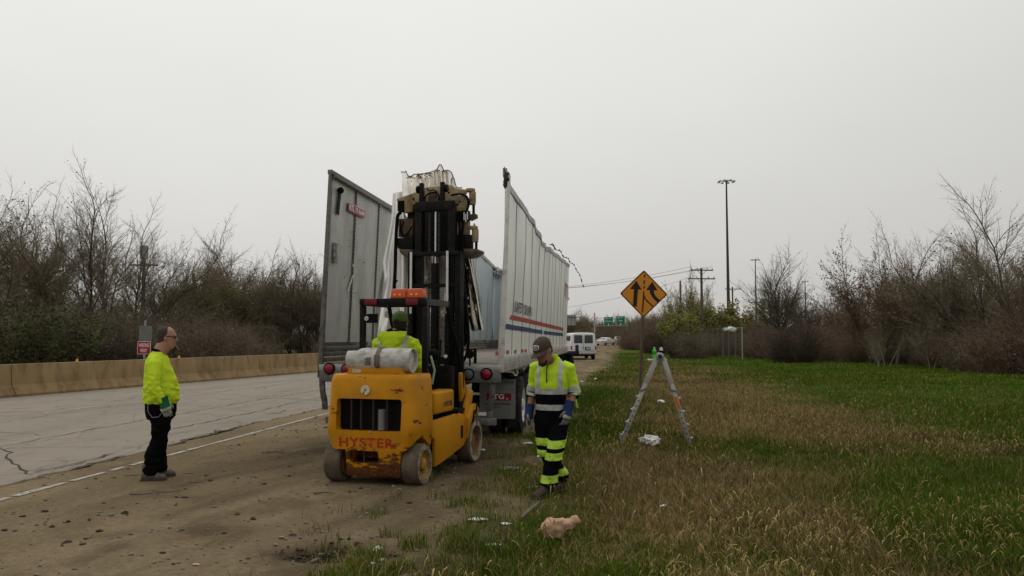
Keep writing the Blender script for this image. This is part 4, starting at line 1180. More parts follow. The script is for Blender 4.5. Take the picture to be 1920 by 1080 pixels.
MB().hexa([Vector((1.245, 0, 1.19)), Vector((1.335, 0, 1.19)), Vector((1.335, .085, 1.19)), Vector((1.245, .085, 1.19))], [Vector((p[0] + .10, p[1], 3.95)) for p in ((1.30, 0), (1.332, 0), (1.332, .085), (1.30, .085))]).build('corner_post', mat('post_white', (0.62, 0.61, 0.57), .5, .1, var=.1, dirt=(0.3, 0.28, 0.24), dscale=8, dth=.6), TR, bevel=.008)
# torn lump of frame hanging at the top of the corner post
MB().blob((1.385, .02, 3.91), .055, sub=3, rough=.35, seed=3, sq=(.75, .6, 1.3)).blob((1.365, .02, 3.83), .045, sub=3, rough=.4, seed=5, sq=(.7, .6, 1.4)).tube([(1.37, .02, 3.95), (1.345, 0, 4.02), (1.35, .02, 4.06)], .008, 5).build('torn_header_end', mat('rusty_brown', (0.075, 0.055, 0.042), .8, .2, var=.4), TR)
# curl of torn trim flying beyond the front of the rail
rows = []
for i in range(90):
    t = i / 89; y = 7.2 + 14.6 * t; zc = float(np.interp(y, [7.2, 9, 13, 16, 19, 21.8], [3.80, 3.97, 4.10, 4.2, 4.12, 3.75]))
    a = i * .55
    c = Vector((wxr(min(y, 16), 3.9) + .04 + .3 * t * t, y, zc + .03 * math.sin(i * .35)))
    d = Vector((math.cos(a) * .035, .02, math.sin(a) * .05))
    rows.append([c - d * .6, c + d * .6])
MB().grid(rows).build('torn_trim', mat('trim_grey', (0.13, 0.13, 0.125), .5, .5), TR)
# painted stripes: thin film that follows the panels
M_STR_R = mat('stripe_red', (0.40, 0.055, 0.045), .42, var=.06, dirt=(0.42, 0.2, 0.18), dth=.7); M_STR_B = mat('stripe_blue', (0.03, 0.055, 0.14), .42, var=.06)
def yz(px, py):
    p = t_plane(px, py, 0, 1.325); return p.y, p.z
def stripe(name, tl, bl, tr, br, m_):
    (a0, a1), (b0, b1), (c0, c1), (d0, d1) = [yz(*q) for q in (tl, bl, tr, br)]
    rows = []
    nseg = 40
    for i in range(nseg + 1):
        t = i / nseg; row = []
        for k in (0, .5, 1):
            y = (a0 * (1 - k) + b0 * k) * (1 - t) + (c0 * (1 - k) + d0 * k) * t; z = (a1 * (1 - k) + b1 * k) * (1 - t) + (c1 * (1 - k) + d1 * k) * t
            row.append(Vector((wxr(y, z) + .0085, y, z)))
        rows.append(row)
    MB().grid(rows).build(name, m_, TR)
stripe('red_stripe', (960.6, 590), (956, 598), (1056.8, 614.5), (1056.8, 620.2), M_STR_R)
stripe('blue_stripe', (950.4, 606.8), (945.7, 616), (1018.9, 619.4), (1018.9, 626.3), M_STR_B)
stripe('blue_stripe', (1021.3, 620), (1021.3, 626.6), (1056.4, 624.7), (1056.4, 630.4), M_STR_B)
def side_text(body, x0, x1, ytop, ybot, m_, name='lettering'):
    (y0, z0), (y1, z1) = yz(x0, (ytop[0] + ybot[0]) / 2), yz(x1, (ytop[1] + ybot[1]) / 2)
    hgt = abs(yz(x0, ytop[0])[1] - yz(x0, ybot[0])[1])
    yc, zc = (y0 + y1) / 2, (z0 + z1) / 2
    M_ = Matrix.Translation((wxr(yc, zc) + .03, yc, zc)) @ Matrix.Rotation(math.pi / 2, 4, 'Z')
    return text(body, abs(y1 - y0), hgt, m_, name, TR, M_, depth=0.0, bold=.02)
M_INK = mat('black_lettering', (0.03, 0.03, 0.035), .5)
side_text('SAFETY DRIVEN', 963.6, 995.5, (564.6, 574.8), (586, 593), M_INK)
side_text('RTL', 1056.5, 1064.5, (531, 534), (560, 561), M_STR_R)
M_TAPE = mat('red_tape', (0.38, 0.09, 0.07), .5, var=.2); M_TAPED = mat('dull_tape', (0.25, 0.17, 0.13), .5)
for px, py, w_ in ((936, 663, 4), (947, 661, 4), (955.5, 660.5, 4), (970, 659.5, 3), (983, 658, 3), (989, 658, 3), (1026, 655, 2), (1031, 654.5, 2), (1038, 654, 1.5), (1044, 653, 1.5), (1048, 653, 1.5)):
    (y0, z0), (y1, _) = yz(px - w_ / 2, py), yz(px + w_ / 2, py)
    yc = (y0 + y1) / 2
    MB().box((wxr(yc, z0) + .008, yc, z0), (.004, abs(y1 - y0) * 1.3, .055)).build('reflective_tape', M_TAPE if px != 970 else M_TAPED, TR)
# left side: three rear panels, the rest torn away, front panels standing
def lrow(y, zt, zb=1.60):
    return [Vector((wxl(z), y, z)) for z in np.linspace(zb, zt, 8)]
def lpanel(y0, y1, zt0, zt1, m_, name='side_panel', x_off=0, wob=.008):
    rows = []
    for k in range(7):
        t = k / 6; y = y0 + (y1 - y0) * t
        rows.append([Vector((wxl(z) + x_off + wob * mnoise.noise(Vector((y * 1.3, z * 1.1, 5))), y, z)) for z in np.linspace(1.60, zt0 + (zt1 - zt0) * t, 9)])
    return slab(rows, (-.02, 0, 0)).build(name, m_, TR, smooth=50, fix=True)
lpanel(.09, 1.13, 4.0, 4.0, M_INNER); lpanel(1.15, 2.37, 4.0, 4.0, M_INNER)
# third panel: torn along a slanting line
rows = []
for k in range(7):
    row = []
    for j, z in enumerate(np.linspace(1.60, 3.98, 9)):
        yend = float(np.interp(z, [1.6, 2.2, 2.7, 3.1, 3.5, 4.0], [2.45, 2.5, 2.7, 2.95, 3.2, 3.45]))
        y = 2.39 + (yend - 2.39) * k / 6
        row.append(Vector((wxl(z) + .01 * mnoise.noise(Vector((y * 2, z * 2, 1))), y, z)))
    rows.append(row)
slab(rows, (-.02, 0, 0)).build('side_panel', M_INNER, TR, smooth=50, fix=True)
for y in (1.14, 2.38):
    mb = MB().beam((wxl(1.6) + .008, y, 1.6), (wxl(4.0) + .008, y, 4.0), .05, .012, up=(1, 0, 0)); mb.build('panel_post', M_FRAME, TR)
    mb = MB()
    for z in np.arange(1.66, 3.95, .06): mb.box((wxl(z) + .016, y, z), (.006, .022, .034))
    mb.build('post_slots', M_BLACKP, TR)['kind'] = 'stuff'
MB().hexa([Vector((-1.335, 0, 1.10)), Vector((-1.27, 0, 1.10)), Vector((-1.27, .085, 1.10)), Vector((-1.335, .085, 1.10))], [Vector((p[0] + .115, p[1], 4.05)) for p in ((-1.325, 0), (-1.285, 0), (-1.285, .085), (-1.325, .085))]).build('corner_post', M_FRAME, TR, bevel=.008)
mb = MB().beam((-1.19, .0, 4.055), (-1.19, 3.5, 4.05), .07, .07); mb.beam((-1.13, .05, 4.0), (-1.13, 3.4, 3.99), .05, .05); mb.build('top_rail', mat('rail_brownish', (0.17, 0.15, 0.13), .6, .3, var=.3, vs_=10), TR, bevel=.01)
# door-hold slot, sticker, label on the left rear panel
p = t_plane(637, 378, 0, -1.19)
def on_left(px, py, off=.03):
    q = t_plane(px, py, 0, -1.2); z = q.z; q = t_plane(px, py, 0, wxl(z) + off); return q
a, b_ = on_left(638, 353), on_left(633, 402)
MB().beam(a, b_, .10, .012, up=(1, 0, 0)).build('slotted_bracket', M_BLACKP, TR); MB().blob(on_left(639, 357, .05), .05, sub=2).build('bracket_knob', M_BLACKP, TR)
a, b_ = on_left(653, 386, .026), on_left(683, 403, .026)
c = (a + b_) / 2; L_ = abs(b_.y - a.y); st0 = empty('number_sticker', c, R(90)); st0.parent = TR
st0.rotation_euler = (0, R(-2.2), R(90)) if False else (R(2.2), 0, R(90))
hh_ = abs(on_left(653, 377).z - on_left(653, 396).z) * .92
MB().box((0, 0, 0), (L_, .003, hh_)).build('red_field', mat('sticker_red', (0.36, 0.03, 0.04), .5), st0)
MB().box((0, -.0025, 0), (L_ * .985, .002, .008)).build('edge_line', M_WHITE, st0).location.z = hh_ * .47
text('RTL 19-5644', L_ * .9, hh_ * .66, M_WHITE, parent=st0, M=Matrix.Translation((0, -.006, 0)), bold=.03)
a, b_ = on_left(627, 463), on_left(631, 486)
MB().box(((a + b_) / 2), (.004, .16, .30)).build('worn_label', mat('worn_label', (0.36, 0.35, 0.32), .6, dirt=(0.05, 0.04, 0.035), dscale=30, dth=.5), TR)
for i, z in enumerate((1.35, 1.43, 1.51)):
    MB().box((-1.255 + .004 * i, 8.1, z), (.05, 16.0, .062)).build('scuff_slat', M_SCUFF, TR, bevel=.012)
for y0 in np.arange(9.9, 16.0, 1.243):
    y1 = min(y0 + 1.23, 16.15)
    zt = lambda y: float(np.interp(y, [9.9, 11, 12.4, 13.2, 14.4, 16.2], [3.4, 3.85, 4.15, 4.22, 4.16, 4.05]))
    lpanel(y0 + .01, y1, zt(y0), zt(y1), M_INNERB, wob=.03)
    MB().beam((wxl(1.6) + .01, y0, 1.6), (wxl(3.8) + .01, y0, zt(y0) - .05), .03, .014, up=(1, 0, 0)).build('panel_post', M_RAIL, TR)
rows = [[Vector((wxl(4.1) + .04 + .03 * mnoise.noise(Vector((y * 2, 1, 1))), y, zt(y) - .04 + dz)) for y in np.linspace(11.6, 16.2, 26)] for dz in (0, .05, .1)]
slab(rows, (-.07, 0, 0)).build('top_rail', M_RAIL, TR, fix=True)
# front wall
for i in range(4):
    x0 = -1.24 + i * .62
    MB().box((x0 + .31, 16.2, 2.62), (.605, .04, 2.6)).build('front_panel', M_INNERB, TR, bevel=.006)
MB().box((0, 16.16, 1.45), (2.5, .03, .3)).build('kick_plate', M_SCUFF, TR)
MB().box((0, 16.2, 3.98), (2.56, .1, .12)).build('front_rail', M_RAIL, TR)
MB().blob((-1.1, 16.0, 3.9), .14, sub=3, rough=.5, seed=9).blob((-.95, 16.0, 3.95), .1, sub=2, rough=.5, seed=12).build('crushed_roof_bow', M_RAIL, TR)
# floor, sill, frame, lights
fl_ = MB()
for i in range(10):
    fl_ = MB().box((-1.125 + i * .25, 8.1, 1.27), (.243, 16.0, .06)).build('floor_plank', mat('floor_wood', (0.19, 0.165, 0.135), .8, var=.2, vs_=3, stretch=(1, .15, 1)) if i == 0 else bpy.data.materials['floor_wood'], TR)
MB().box((0, .05, 1.245), (2.62, .11, .09)).build('rear_sill', M_RAIL, TR, bevel=.01)
MB().box((0, .06, 1.13), (1.5, .08, .15)).build('rear_header', M_FRAME, TR, bevel=.01)
for sx in (-1, 1):
    MB().box((sx * 1.02, .05, 1.125), (.55, .12, .165)).build('lamp_box', M_FRAME, TR, bevel=.012)
for px, py, y in ((617, 691, -.02), (650, 692, -.02), (912, 701, -.02), (878, 702, -.02)):
    q = t_plane(px, py, 1, y)
    lb = MB().lathe([(.085, 0), (.085, .02), (.07, .026)], (q.x, y + .02, q.z), (0, -1, 0), 20).build('lamp_bezel', M_BLACKP, TR)
    MB().lathe([(.066, 0), (.064, .012), (.045, .024), (.01, .03)], (q.x, y - .002, q.z), (0, -1, 0), 20).build('tail_lamp', M_LAMP if px != 878 else M_POST, lb)
for sx, pts in ((-1, [(603.5, 708), (605, 735), (609, 752), (609, 768)]), (1, [(924, 715), (922, 745), (918, 770), (918, 783)])):
    P = [t_plane(a, b_, 1, .06 + .05 * (i > 1)) for i, (a, b_) in enumerate(pts)]
    mb = MB()
    for q0_, q1_ in zip(P[:-1], P[1:]): mb.beam(q0_, q1_, .075, .05, up=(0, 1, 0))
    mb.build('bumper_leg', M_FRAME, TR, bevel=.006)
MB().box((0, .1, .50), (2.45, .09, .10)).build('bumper_bar', M_FRAME, TR, bevel=.01)
q = t_plane(904, 776, 1, .04); MB().box((q.x, .045, q.z), (.11, .01, .045)).build('bumper_reflector', M_WHITE, TR)
for sx in (-1, 1): MB().box((sx * .55, 8, 1.08), (.1, 15.8, .28)).build('frame_rail', M_BLACK, TR)
for y in np.arange(.6, 15.5, 1.0): MB().box((0, y, 1.19), (2.45, .07, .09)).build('cross_member', M_BLACK, TR)
# mud flaps
M_FLAP = mat('grey_mud_flap', (0.20, 0.205, 0.20), .6, var=.12, vs_=5, dirt=(0.12, 0.1, 0.075), dth=.6, damt=.5)
for sx in (-1, 1):
    xc = sx * .94
    fp = MB().box((xc, 2.2, .655), (.60, .012, .65)).build('mud_flap', M_FLAP, TR, bevel=.004)
    if sx > 0:
        MB().box((xc + .08, 2.188, .94), (.40, .01, .055)).build('flap_bracket', M_POST, fp)
        mb = MB(); hw, hh, rr = .205, .058, .02
        poly = [(sgx * (hw - rr) + rr * math.cos(a), sgy * (hh - rr) + rr * math.sin(a)) for sgx, sgy, a0 in ((1, 1, 0), (-1, 1, 90), (-1, -1, 180), (1, -1, 270)) for a in [R(a0 + k * 30) for k in range(4)]]
        mb.prism(poly, (0, -.003, 0), (xc + .03, 2.192, .69), (1, 0, 0), (0, 0, 1)).build('logo_plate', mat('logo_red', (0.27, 0.012, 0.025), .5), fp, fix=True)
        text('PTG', .25, .085, M_WHITE, parent=fp, M=Matrix.Translation((xc - .01, 2.184, .695)), bold=.03)
        text('&', .035, .03, M_WHITE, parent=fp, M=Matrix.Translation((xc + .165, 2.184, .662)))
        text('PAGE & TRUCK LINES, INC.', .42, .030, M_INK, parent=fp, M=Matrix.Translation((xc + .01, 2.19, .572)), bold=.03)
        text('MONROE, WY.', .17, .026, M_INK, parent=fp, M=Matrix.Translation((xc - .03, 2.19, .523)), bold=.03)
    else: fp['label'] = 'plain grey mud flap'
# wheels
M_RIM = mat('white_rim', (0.62, 0.61, 0.58), .45, .1, var=.08, dirt=(0.3, 0.26, 0.2), dth=.6, damt=.5)
def truck_wheel(parent, x, y, z, side, r_=.5, w_=.27, deep=.10, rim_m=None):
    ax = (side, 0, 0)
    t = MB().lathe([(r_ * .58, -w_ / 2), (r_ * .80, -w_ / 2), (r_ * .96, -w_ * .42), (r_, -w_ * .3), (r_, w_ * .3), (r_ * .96, w_ * .42), (r_ * .80, w_ / 2), (r_ * .60, w_ / 2), (r_ * .56, w_ * .3)], (x, y, z), ax, 36, cap=False).build('tyre', M_RUBBER, parent, smooth=35)
    rm = MB().lathe([(r_ * .40, -w_ / 2), (r_ * .57, -w_ * .4), (r_ * .57, w_ * .3), (r_ * .605, w_ * .49), (r_ * .57, w_ * .47), (r_ * .54, w_ * .3), (r_ * .48, w_ / 2 - deep), (r_ * .30, w_ / 2 - deep + .012), (r_ * .22, w_ / 2 - deep + .03), (r_ * .2, w_ / 2 - deep + .10), (r_ * .08, w_ / 2 - deep + .11)], (x, y, z), ax, 36).build('rim', rim_m or M_RIM, t, smooth=35)
    ho = MB()
    for k in range(5):
        a = k / 5 * 6.283 + .4
        ho.lathe([(r_ * .055, 0), (r_ * .05, .004)], (x + side * (w_ / 2 - deep + .012), y + math.cos(a) * r_ * .40, z + math.sin(a) * r_ * .40), ax, 10)
    ho.build('rim_holes', M_BLACKP, t, smooth=0)
    return t
for y in (3.0, 4.28):
    for sx in (-1, 1):
        truck_wheel(TR, sx * 1.155, y, .5, sx); truck_wheel(TR, sx * .83, y, .5, sx)
    MB().cyl((-1.1, y, .5), (1.1, y, .5), .07, n=10).build('axle', M_BLACK, TR)
for sx in (-1, 1):
    MB().box((sx * .55, 3.6, .85), (.12, 2.6, .2)).build('suspension_rail', M_BLACK, TR)
    MB().box((sx * .8, 13.6, .62), (.12, .12, 1.1)).box((sx * .8, 13.6, .06), (.3, .3, .04)).build('landing_leg', M_BLACK, TR)
# pale fender strip seen above the tyres
MB().prism([(2.3, 1.19), (2.55, 1.05), (2.75, 1.05), (2.9, 1.12), (3.4, 1.12), (3.6, 1.06), (5.2, 1.19)], (.03, 0, 0), (1.19, 0, 0), (0, 1, 0), (0, 0, 1)).build('side_bracket', M_RAIL, TR, fix=True)

# ================================================================== CRUMPLED ALUMINIUM SHEETS HELD BY THE CLAMP
M_FOIL = mat('bright_crumpled_aluminium', (0.78, 0.74, 0.68), .14, .95, var=.05, vs_=1.5, rvar=.03)
M_SATIN = mat('satin_aluminium_sheet', (0.86, 0.84, 0.80), .36, .55, var=.05, vs_=1.5, rvar=.04)
M_FOILD = mat('dull_crumpled_aluminium', (0.62, 0.59, 0.55), .30, .95, var=.08, vs_=1.5)
SH = empty('crumpled_sheet_metal', at(800, 640, 12.0).xy.to_3d(), 0, 'shiny crumpled aluminium roof sheets gripped by the forklift clamp', 'sheet metal')
SHO = Vector(SH.location)
def sheet(left, right, dl, dr, folds, amp, seed, m_=M_FOIL, nu=64, nv=46, top=None, name='sheet', sharp=.35, tilt=0.0, rough_k=1.0, edge=False):
    def interp(poly, t):
        ys_ = [q[1] for q in poly]; y = ys_[0] + (ys_[-1] - ys_[0]) * t
        return float(np.interp(y, ys_, [q[0] for q in poly])), y
    rows = []
    rr = random.Random(seed); ph = [rr.uniform(0, 6.28) for _ in range(6)]
    for j in range(nv + 1):
        v = j / nv; row = []
        xl, yl = interp(left, v); xr, yr = interp(right, v)
        for i in range(nu + 1):
            u = i / nu
            uw = u + .05 * mnoise.noise(Vector((u * 3, v * 2.2, seed)))
            f = math.sin(uw * folds * 6.283 + ph[0] + .8 * v)
            f = math.asin(max(-1, min(1, f))) / 1.5708 * (1 - sharp) + f * sharp
            d = amp * f * (.6 + .5 * mnoise.noise(Vector((u * 3, v * 1.2, seed + 7)))) + amp * 1.0 * rough_k * mnoise.noise(Vector((u * 2.2, v * 2.6, seed + 2)))
            d += amp * .45 * rough_k * (abs(mnoise.noise(Vector((u * 3.5 + v * 1.5, v * 4.0, seed + 4)))) - .2)
            px, py = xl + (xr - xl) * u, yl + (yr - yl) * u
            if top and v < .5: py += (float(np.interp(px, [q[0] for q in top], [q[1] for q in top])) - yl - (yr - yl) * u) * (1 - v / .5) if j == 0 else (float(np.interp(px, [q[0] for q in top], [q[1] for q in top])) - (interp(left, 0)[1] + (interp(right, 0)[1] - interp(left, 0)[1]) * u)) * (1 - v / .5)
            row.append(at(px, py, dl + (dr - dl) * u + d + tilt * (1 - v)) - SHO)
        rows.append(row)
    so_ = slab(rows, (0, .004, 0)).build(name, m_, SH, smooth=28, fix=True)
    if edge: MB().tube([p + Vector((0, 0, .012 * mnoise.noise(Vector((i * .9, 1, 2))))) for i, p in enumerate(rows[0])], .0085, 5).build('torn_edge', M_POST, so_)
    return so_
sheet([(737, 362), (734, 400), (727, 450), (718, 490), (720, 520), (714, 580), (706, 640), (698, 690)], [(758, 358), (764, 420), (768, 480), (766, 540), (762, 600), (756, 690)], 11.7, 12.0, 1.4, .12, 3, M_SATIN, tilt=.95, rough_k=.75)
sheet([(756, 440), (758, 560), (756, 690)], [(872, 440), (870, 560), (866, 690)], 12.25, 12.25, 4.5, .10, 5, M_FOILD)
sheet([(752, 330), (756, 380), (758, 440)], [(866, 330), (872, 380), (872, 440)], 11.9, 12.0, 7, .12, 8, tilt=.35, sharp=.0, rough_k=.6, edge=True,
      top=[(752, 322), (757, 323), (761, 321), (765, 330), (770, 331), (776, 327), (790, 326), (803, 324), (815, 320), (820, 317), (824, 308), (828, 310), (832, 320), (840, 319), (846, 322), (851, 334), (856, 352), (872, 352)])
sheet([(866, 470), (870, 520), (873, 560), (878, 600), (884, 622)], [(877, 470), (886, 510), (895, 555), (903, 600), (907, 618)], 11.75, 12.0, 3.6, .13, 12, M_FOIL, 60, 40, rough_k=.4)
sheet([(872, 478), (876, 540), (880, 600)], [(886, 480), (900, 560), (903, 604)], 12.0, 12.2, 2.2, .06, 14, M_FOILD, rough_k=.4)
# bright gouges in the liner of the left wall
M_GOUGE = mat('bright_gouge', (0.62, 0.63, 0.58), .45, .2)
for px0, py0, px1, py1, w_ in ((652, 547, 660, 523, .05), (659, 522, 664, 515, .03), (661, 497, 663, 499, .03), (648, 575, 650, 560, .012), (672, 470, 674, 468, .015)):
    a, b_ = on_left(px0, py0, .018), on_left(px1, py1, .018)
    MB().beam(a, b_, w_, .003, up=(1, 0, 0)).build('gouge', M_GOUGE, TR)
for px0, py0 in ((660, 435), (656, 450), (655, 462), (675, 487), (683, 492), (668, 549), (646, 520)):
    a = on_left(px0, py0, .018); MB().blob(a, .016, sub=1, sq=(.25, 1.6, .9)).build('dent', M_FRAME, TR)
# curled liner where the left wall tore away (still part of the trailer)
rows = []
for k in range(9):
    t = k / 8
    row = []
    for j in range(14):
        v = j / 13; y = 385 + (655 - 385) * v
        xl = float(np.interp(y, [385, 430, 480, 530, 580, 655], [729, 719, 707, 699, 692, 690])); xr = float(np.interp(y, [385, 430, 480, 530, 580, 655], [737, 735, 728, 722, 718, 708]))
        q = t_plane(xl + (xr - xl) * t, y, 1, 3.5 - .9 * v + .5 * math.sin(t * 2.6) * .5)
        q.y += .05 * mnoise.noise(Vector((t * 3, v * 6, 2))); row.append(q)
    rows.append(row)
slab(rows, (0, .01, 0)).build('curled_panel', M_INNER, TR, smooth=35, fix=True)

# ================================================================== WHITE VAN
def car_loft(mb, sections):               # sections: (y, [(x,z)...] half profile from bottom centre side up to roof centre)
    rings = []
    for y, prof_ in sections:
        right = [Vector((x, y, z)) for x, z in prof_]; left = [Vector((-x, y, z)) for x, z in reversed(prof_)]
        rings.append(right + left)
    return mb.loft(rings)
def simple_wheel(parent, x, y, r_, side, w_=.22):
    t = MB().lathe([(r_ * .6, -w_ / 2), (r_ * .95, -w_ / 2), (r_, -w_ * .35), (r_, w_ * .35), (r_ * .95, w_ / 2), (r_ * .62, w_ / 2)], (x, y, r_), (side, 0, 0), 24, cap=False).build('tyre', M_RUBBER, parent)
    MB().lathe([(r_ * .6, 0), (r_ * .62, w_ * .48), (r_ * .5, w_ * .4), (r_ * .15, w_ * .46)], (x, y, r_), (side, 0, 0), 20).build('rim', M_STEEL, t)
    return t
M_GLASS = mat('dark_glass', (0.012, 0.016, 0.02), .06, 0, var=.05, spec=.8)
M_VAN = mat('van_white', (0.72, 0.73, 0.73), .3, var=.03, coat=.4)
M_CHROME = mat('dull_chrome', (0.5, 0.5, 0.5), .25, .9)
VD = 61.0; vc = at(1094, 640, VD)
VAN = empty('white_van', (vc.x, vc.y, ground_z(vc)), R(3), 'white passenger van parked on the shoulder beyond the trailer', 'van')
k = 1.0
def vp(w, zt): return [(w * .80, .42), (w * .97, .50), (w, .75), (w * .995, 1.15), (w * .97, 1.3), (w * .90, zt - .12), (w * .80, zt - .03), (w * .45, zt)]
van = MB(); car_loft(van, [(0, vp(.95, 2.02)), (.05, vp(.985, 2.06)), (.5, vp(1.0, 2.08)), (3.6, vp(1.0, 2.08)), (4.3, [(.8, .42), (.97, .5), (1.0, .75), (.99, 1.12), (.97, 1.2), (.88, 1.85), (.78, 1.95), (.45, 1.98)]), (4.9, [(.8, .42), (.97, .5), (.98, .72), (.96, 1.05), (.94, 1.12), (.86, 1.17), (.7, 1.2), (.4, 1.21)]), (5.5, [(.75, .45), (.88, .5), (.9, .7), (.88, .9), (.84, .98), (.75, 1.02), (.6, 1.04), (.3, 1.05)])])
body = van.build('body', M_VAN, VAN, fix=True, bevel=.02, smooth=50)
for sx in (-1, 1):
    xs = sx * .40
    MB().prism([(-.33 + .02, 1.27), (.33 - .02, 1.27), (.33, 1.31), (.315, 1.86), (.28, 1.89), (-.28, 1.89), (-.315, 1.86), (-.33, 1.31)], (0, .03, 0), (xs, -.012, 0), (1, 0, 0), (0, 0, 1)).build('rear_window', M_GLASS, VAN, fix=True)
    MB().box((sx * .93, .0, .92), (.10, .05, .30)).build('tail_light', mat('tail_red', (0.30, 0.012, 0.02), .25) if sx < 0 else bpy.data.materials['tail_red'], VAN, bevel=.015)
    for y in (.9, 4.45): simple_wheel(VAN, sx * .86, y, .36, sx)
    MB().prism([(.5, 1.28), (3.5, 1.28), (3.5, 1.82), (.55, 1.82)], (sx * .02, 0, 0), (sx * .935, 0, 0), (0, 1, 0), (0, 0, 1)).build('side_window', M_GLASS, VAN, fix=True)
    MB().box((sx * 1.12, 4.25, 1.25), (.2, .1, .26)).build('mirror', M_BLACKP, VAN, bevel=.03)
MB().box((0, -.012, 1.3), (.012, .02, 1.1)).build('door_seam', M_POST, VAN)
MB().box((.33, -.02, .87), (.42, .03, .22)).box((.33, -.03, .87), (.01, .01, .01)).build('plate_recess', M_BLACKP, VAN, bevel=.01)
MB().box((.36, -.04, .87), (.30, .01, .14)).build('licence_plate', mat('plate', (0.42, 0.45, 0.45), .5), VAN)
MB().box((-.05, -.02, .95), (.08, .05, .05)).build('door_handle', M_BLACKP, VAN)
MB().box((0, -.1, .55), (1.94, .16, .2)).build('bumper', mat('bumper_pale', (0.5, 0.5, 0.49), .35, .4), VAN, bevel=.03)
MB().box((0, -.1, .66), (1.8, .12, .03)).build('bumper_step', M_BLACKP, VAN)
MB().box((0, 2.6, .36), (1.5, 4.8, .16)).build('chassis', M_BLACKP, VAN); MB().cyl((.4, 0, .33), (.4, .6, .33), .04).build('exhaust', M_BLACKP, VAN)

# ================================================================== DISTANT CARS
def small_car(px, py, dep, heading, m_, label, facing=1):
    c = at(px, 640, dep); root = empty('car', (c.x, c.y, gz(c)), heading, label, 'car', 'cars on the road')
    def pr(w, z): return [(w * .75, .28), (w * .95, .34), (w, .6), (w * .97, min(z, .85)), (w * .86, max(.86, z - .12)), (w * .75, max(.87, z - .03)), (w * .3, max(.88, z))]
    b = MB(); car_loft(b, [(0, pr(.78, .9)), (.1, pr(.86, .98)), (.7, pr(.88, 1.0)), (1.25, pr(.88, 1.38)), (1.7, pr(.88, 1.45)), (2.6, pr(.88, 1.42)), (3.2, pr(.88, 1.0)), (4.0, pr(.87, .9)), (4.4, pr(.78, .75))])
    b.build('body', m_, root, fix=True, bevel=.02, smooth=50)
    MB().hexa([Vector(p) for p in ((-.62, .62, 1.03), (.62, .62, 1.03), (.62, .68, 1.03), (-.62, .68, 1.03))], [Vector(p) for p in ((-.55, 1.12, 1.36), (.55, 1.12, 1.36), (.55, 1.2, 1.36), (-.55, 1.2, 1.36))]).build('rear_window', M_GLASS, root)
    for sx in (-1, 1):
        MB().box((sx * .70, -.01, .78), (.26, .05, .14)).build('tail_light' if facing > 0 else 'headlight', bpy.data.materials['tail_red'] if facing > 0 else M_WHITE, root)
        for y in (.8, 3.5): simple_wheel(root, sx * .78, y, .31, sx, .2)
    return root
hd_ = lambda s: -YAW - max(0, (s - 60)) / 1040.0
small_car(1157, 640, 205, hd_(205), M_WHITE, 'white car far down the road near the bend')
small_car(1124, 640, 140, hd_(140) - .45, mat('car_silver', (0.6, 0.6, 0.6), .3, .2, coat=.3), 'silver car half hidden behind the white van')
small_car(1066, 640, 118, hd_(118), mat('car_dark', (0.03, 0.03, 0.035), .3, coat=.4), 'dark car on the road between trailer and white van')

# ================================================================== TOW TRUCK AHEAD OF THE TRAILER
M_NAVY = mat('navy_paint', (0.012, 0.014, 0.045), .4, var=.1, coat=.2)
TRZ = R(17)
tc_ = at(1070, 640, 38.5); tc_.z = 0
tc_ = tc_ - Matrix.Rotation(TRZ, 3, 'Z') @ Vector((1.24, -.4, 0))
TT = empty('tow_truck', tc_, TRZ, 'dark blue flatbed truck ahead of the trailer, mostly hidden by it', 'truck')
MB().box((0, 1.2, .98), (2.5, 5.4, .16)).build('flatbed', M_NAVY, TT, bevel=.02)
for sx in (-1, 1): MB().box((sx * 1.15, -1.45, 1.12), (.12, .16, .46)).build('stake_post', M_NAVY, TT, bevel=.01)
for sx in (-1, 1):
    MB().box((sx * .45, 3, .78), (.1, 9, .22)).build('frame_rail', M_BLACK, TT)
    for y in (-.4, .75):
        truck_wheel(TT, sx * 1.10, y, .49, sx, .49, .28, .14)
        truck_wheel(TT, sx * .78, y, .49, sx, .49, .28, .14)
    truck_wheel(TT, sx * 1.05, 6.0, .49, sx, .49, .28, .02)
MB().box((0, 4.9, 1.9), (2.2, 1.6, 1.9)).build('cab', M_NAVY, TT, bevel=.12)
MB().box((0, 6.4, 1.25), (1.9, 1.7, .95)).build('hood', M_NAVY, TT, bevel=.15)
MB().box((0, 4.08, 2.3), (1.5, .03, .6)).build('rear_window', M_GLASS, TT)
MB().box((1.115, 5.0, 2.3), (.03, .9, .6)).build('side_window', M_GLASS, TT)
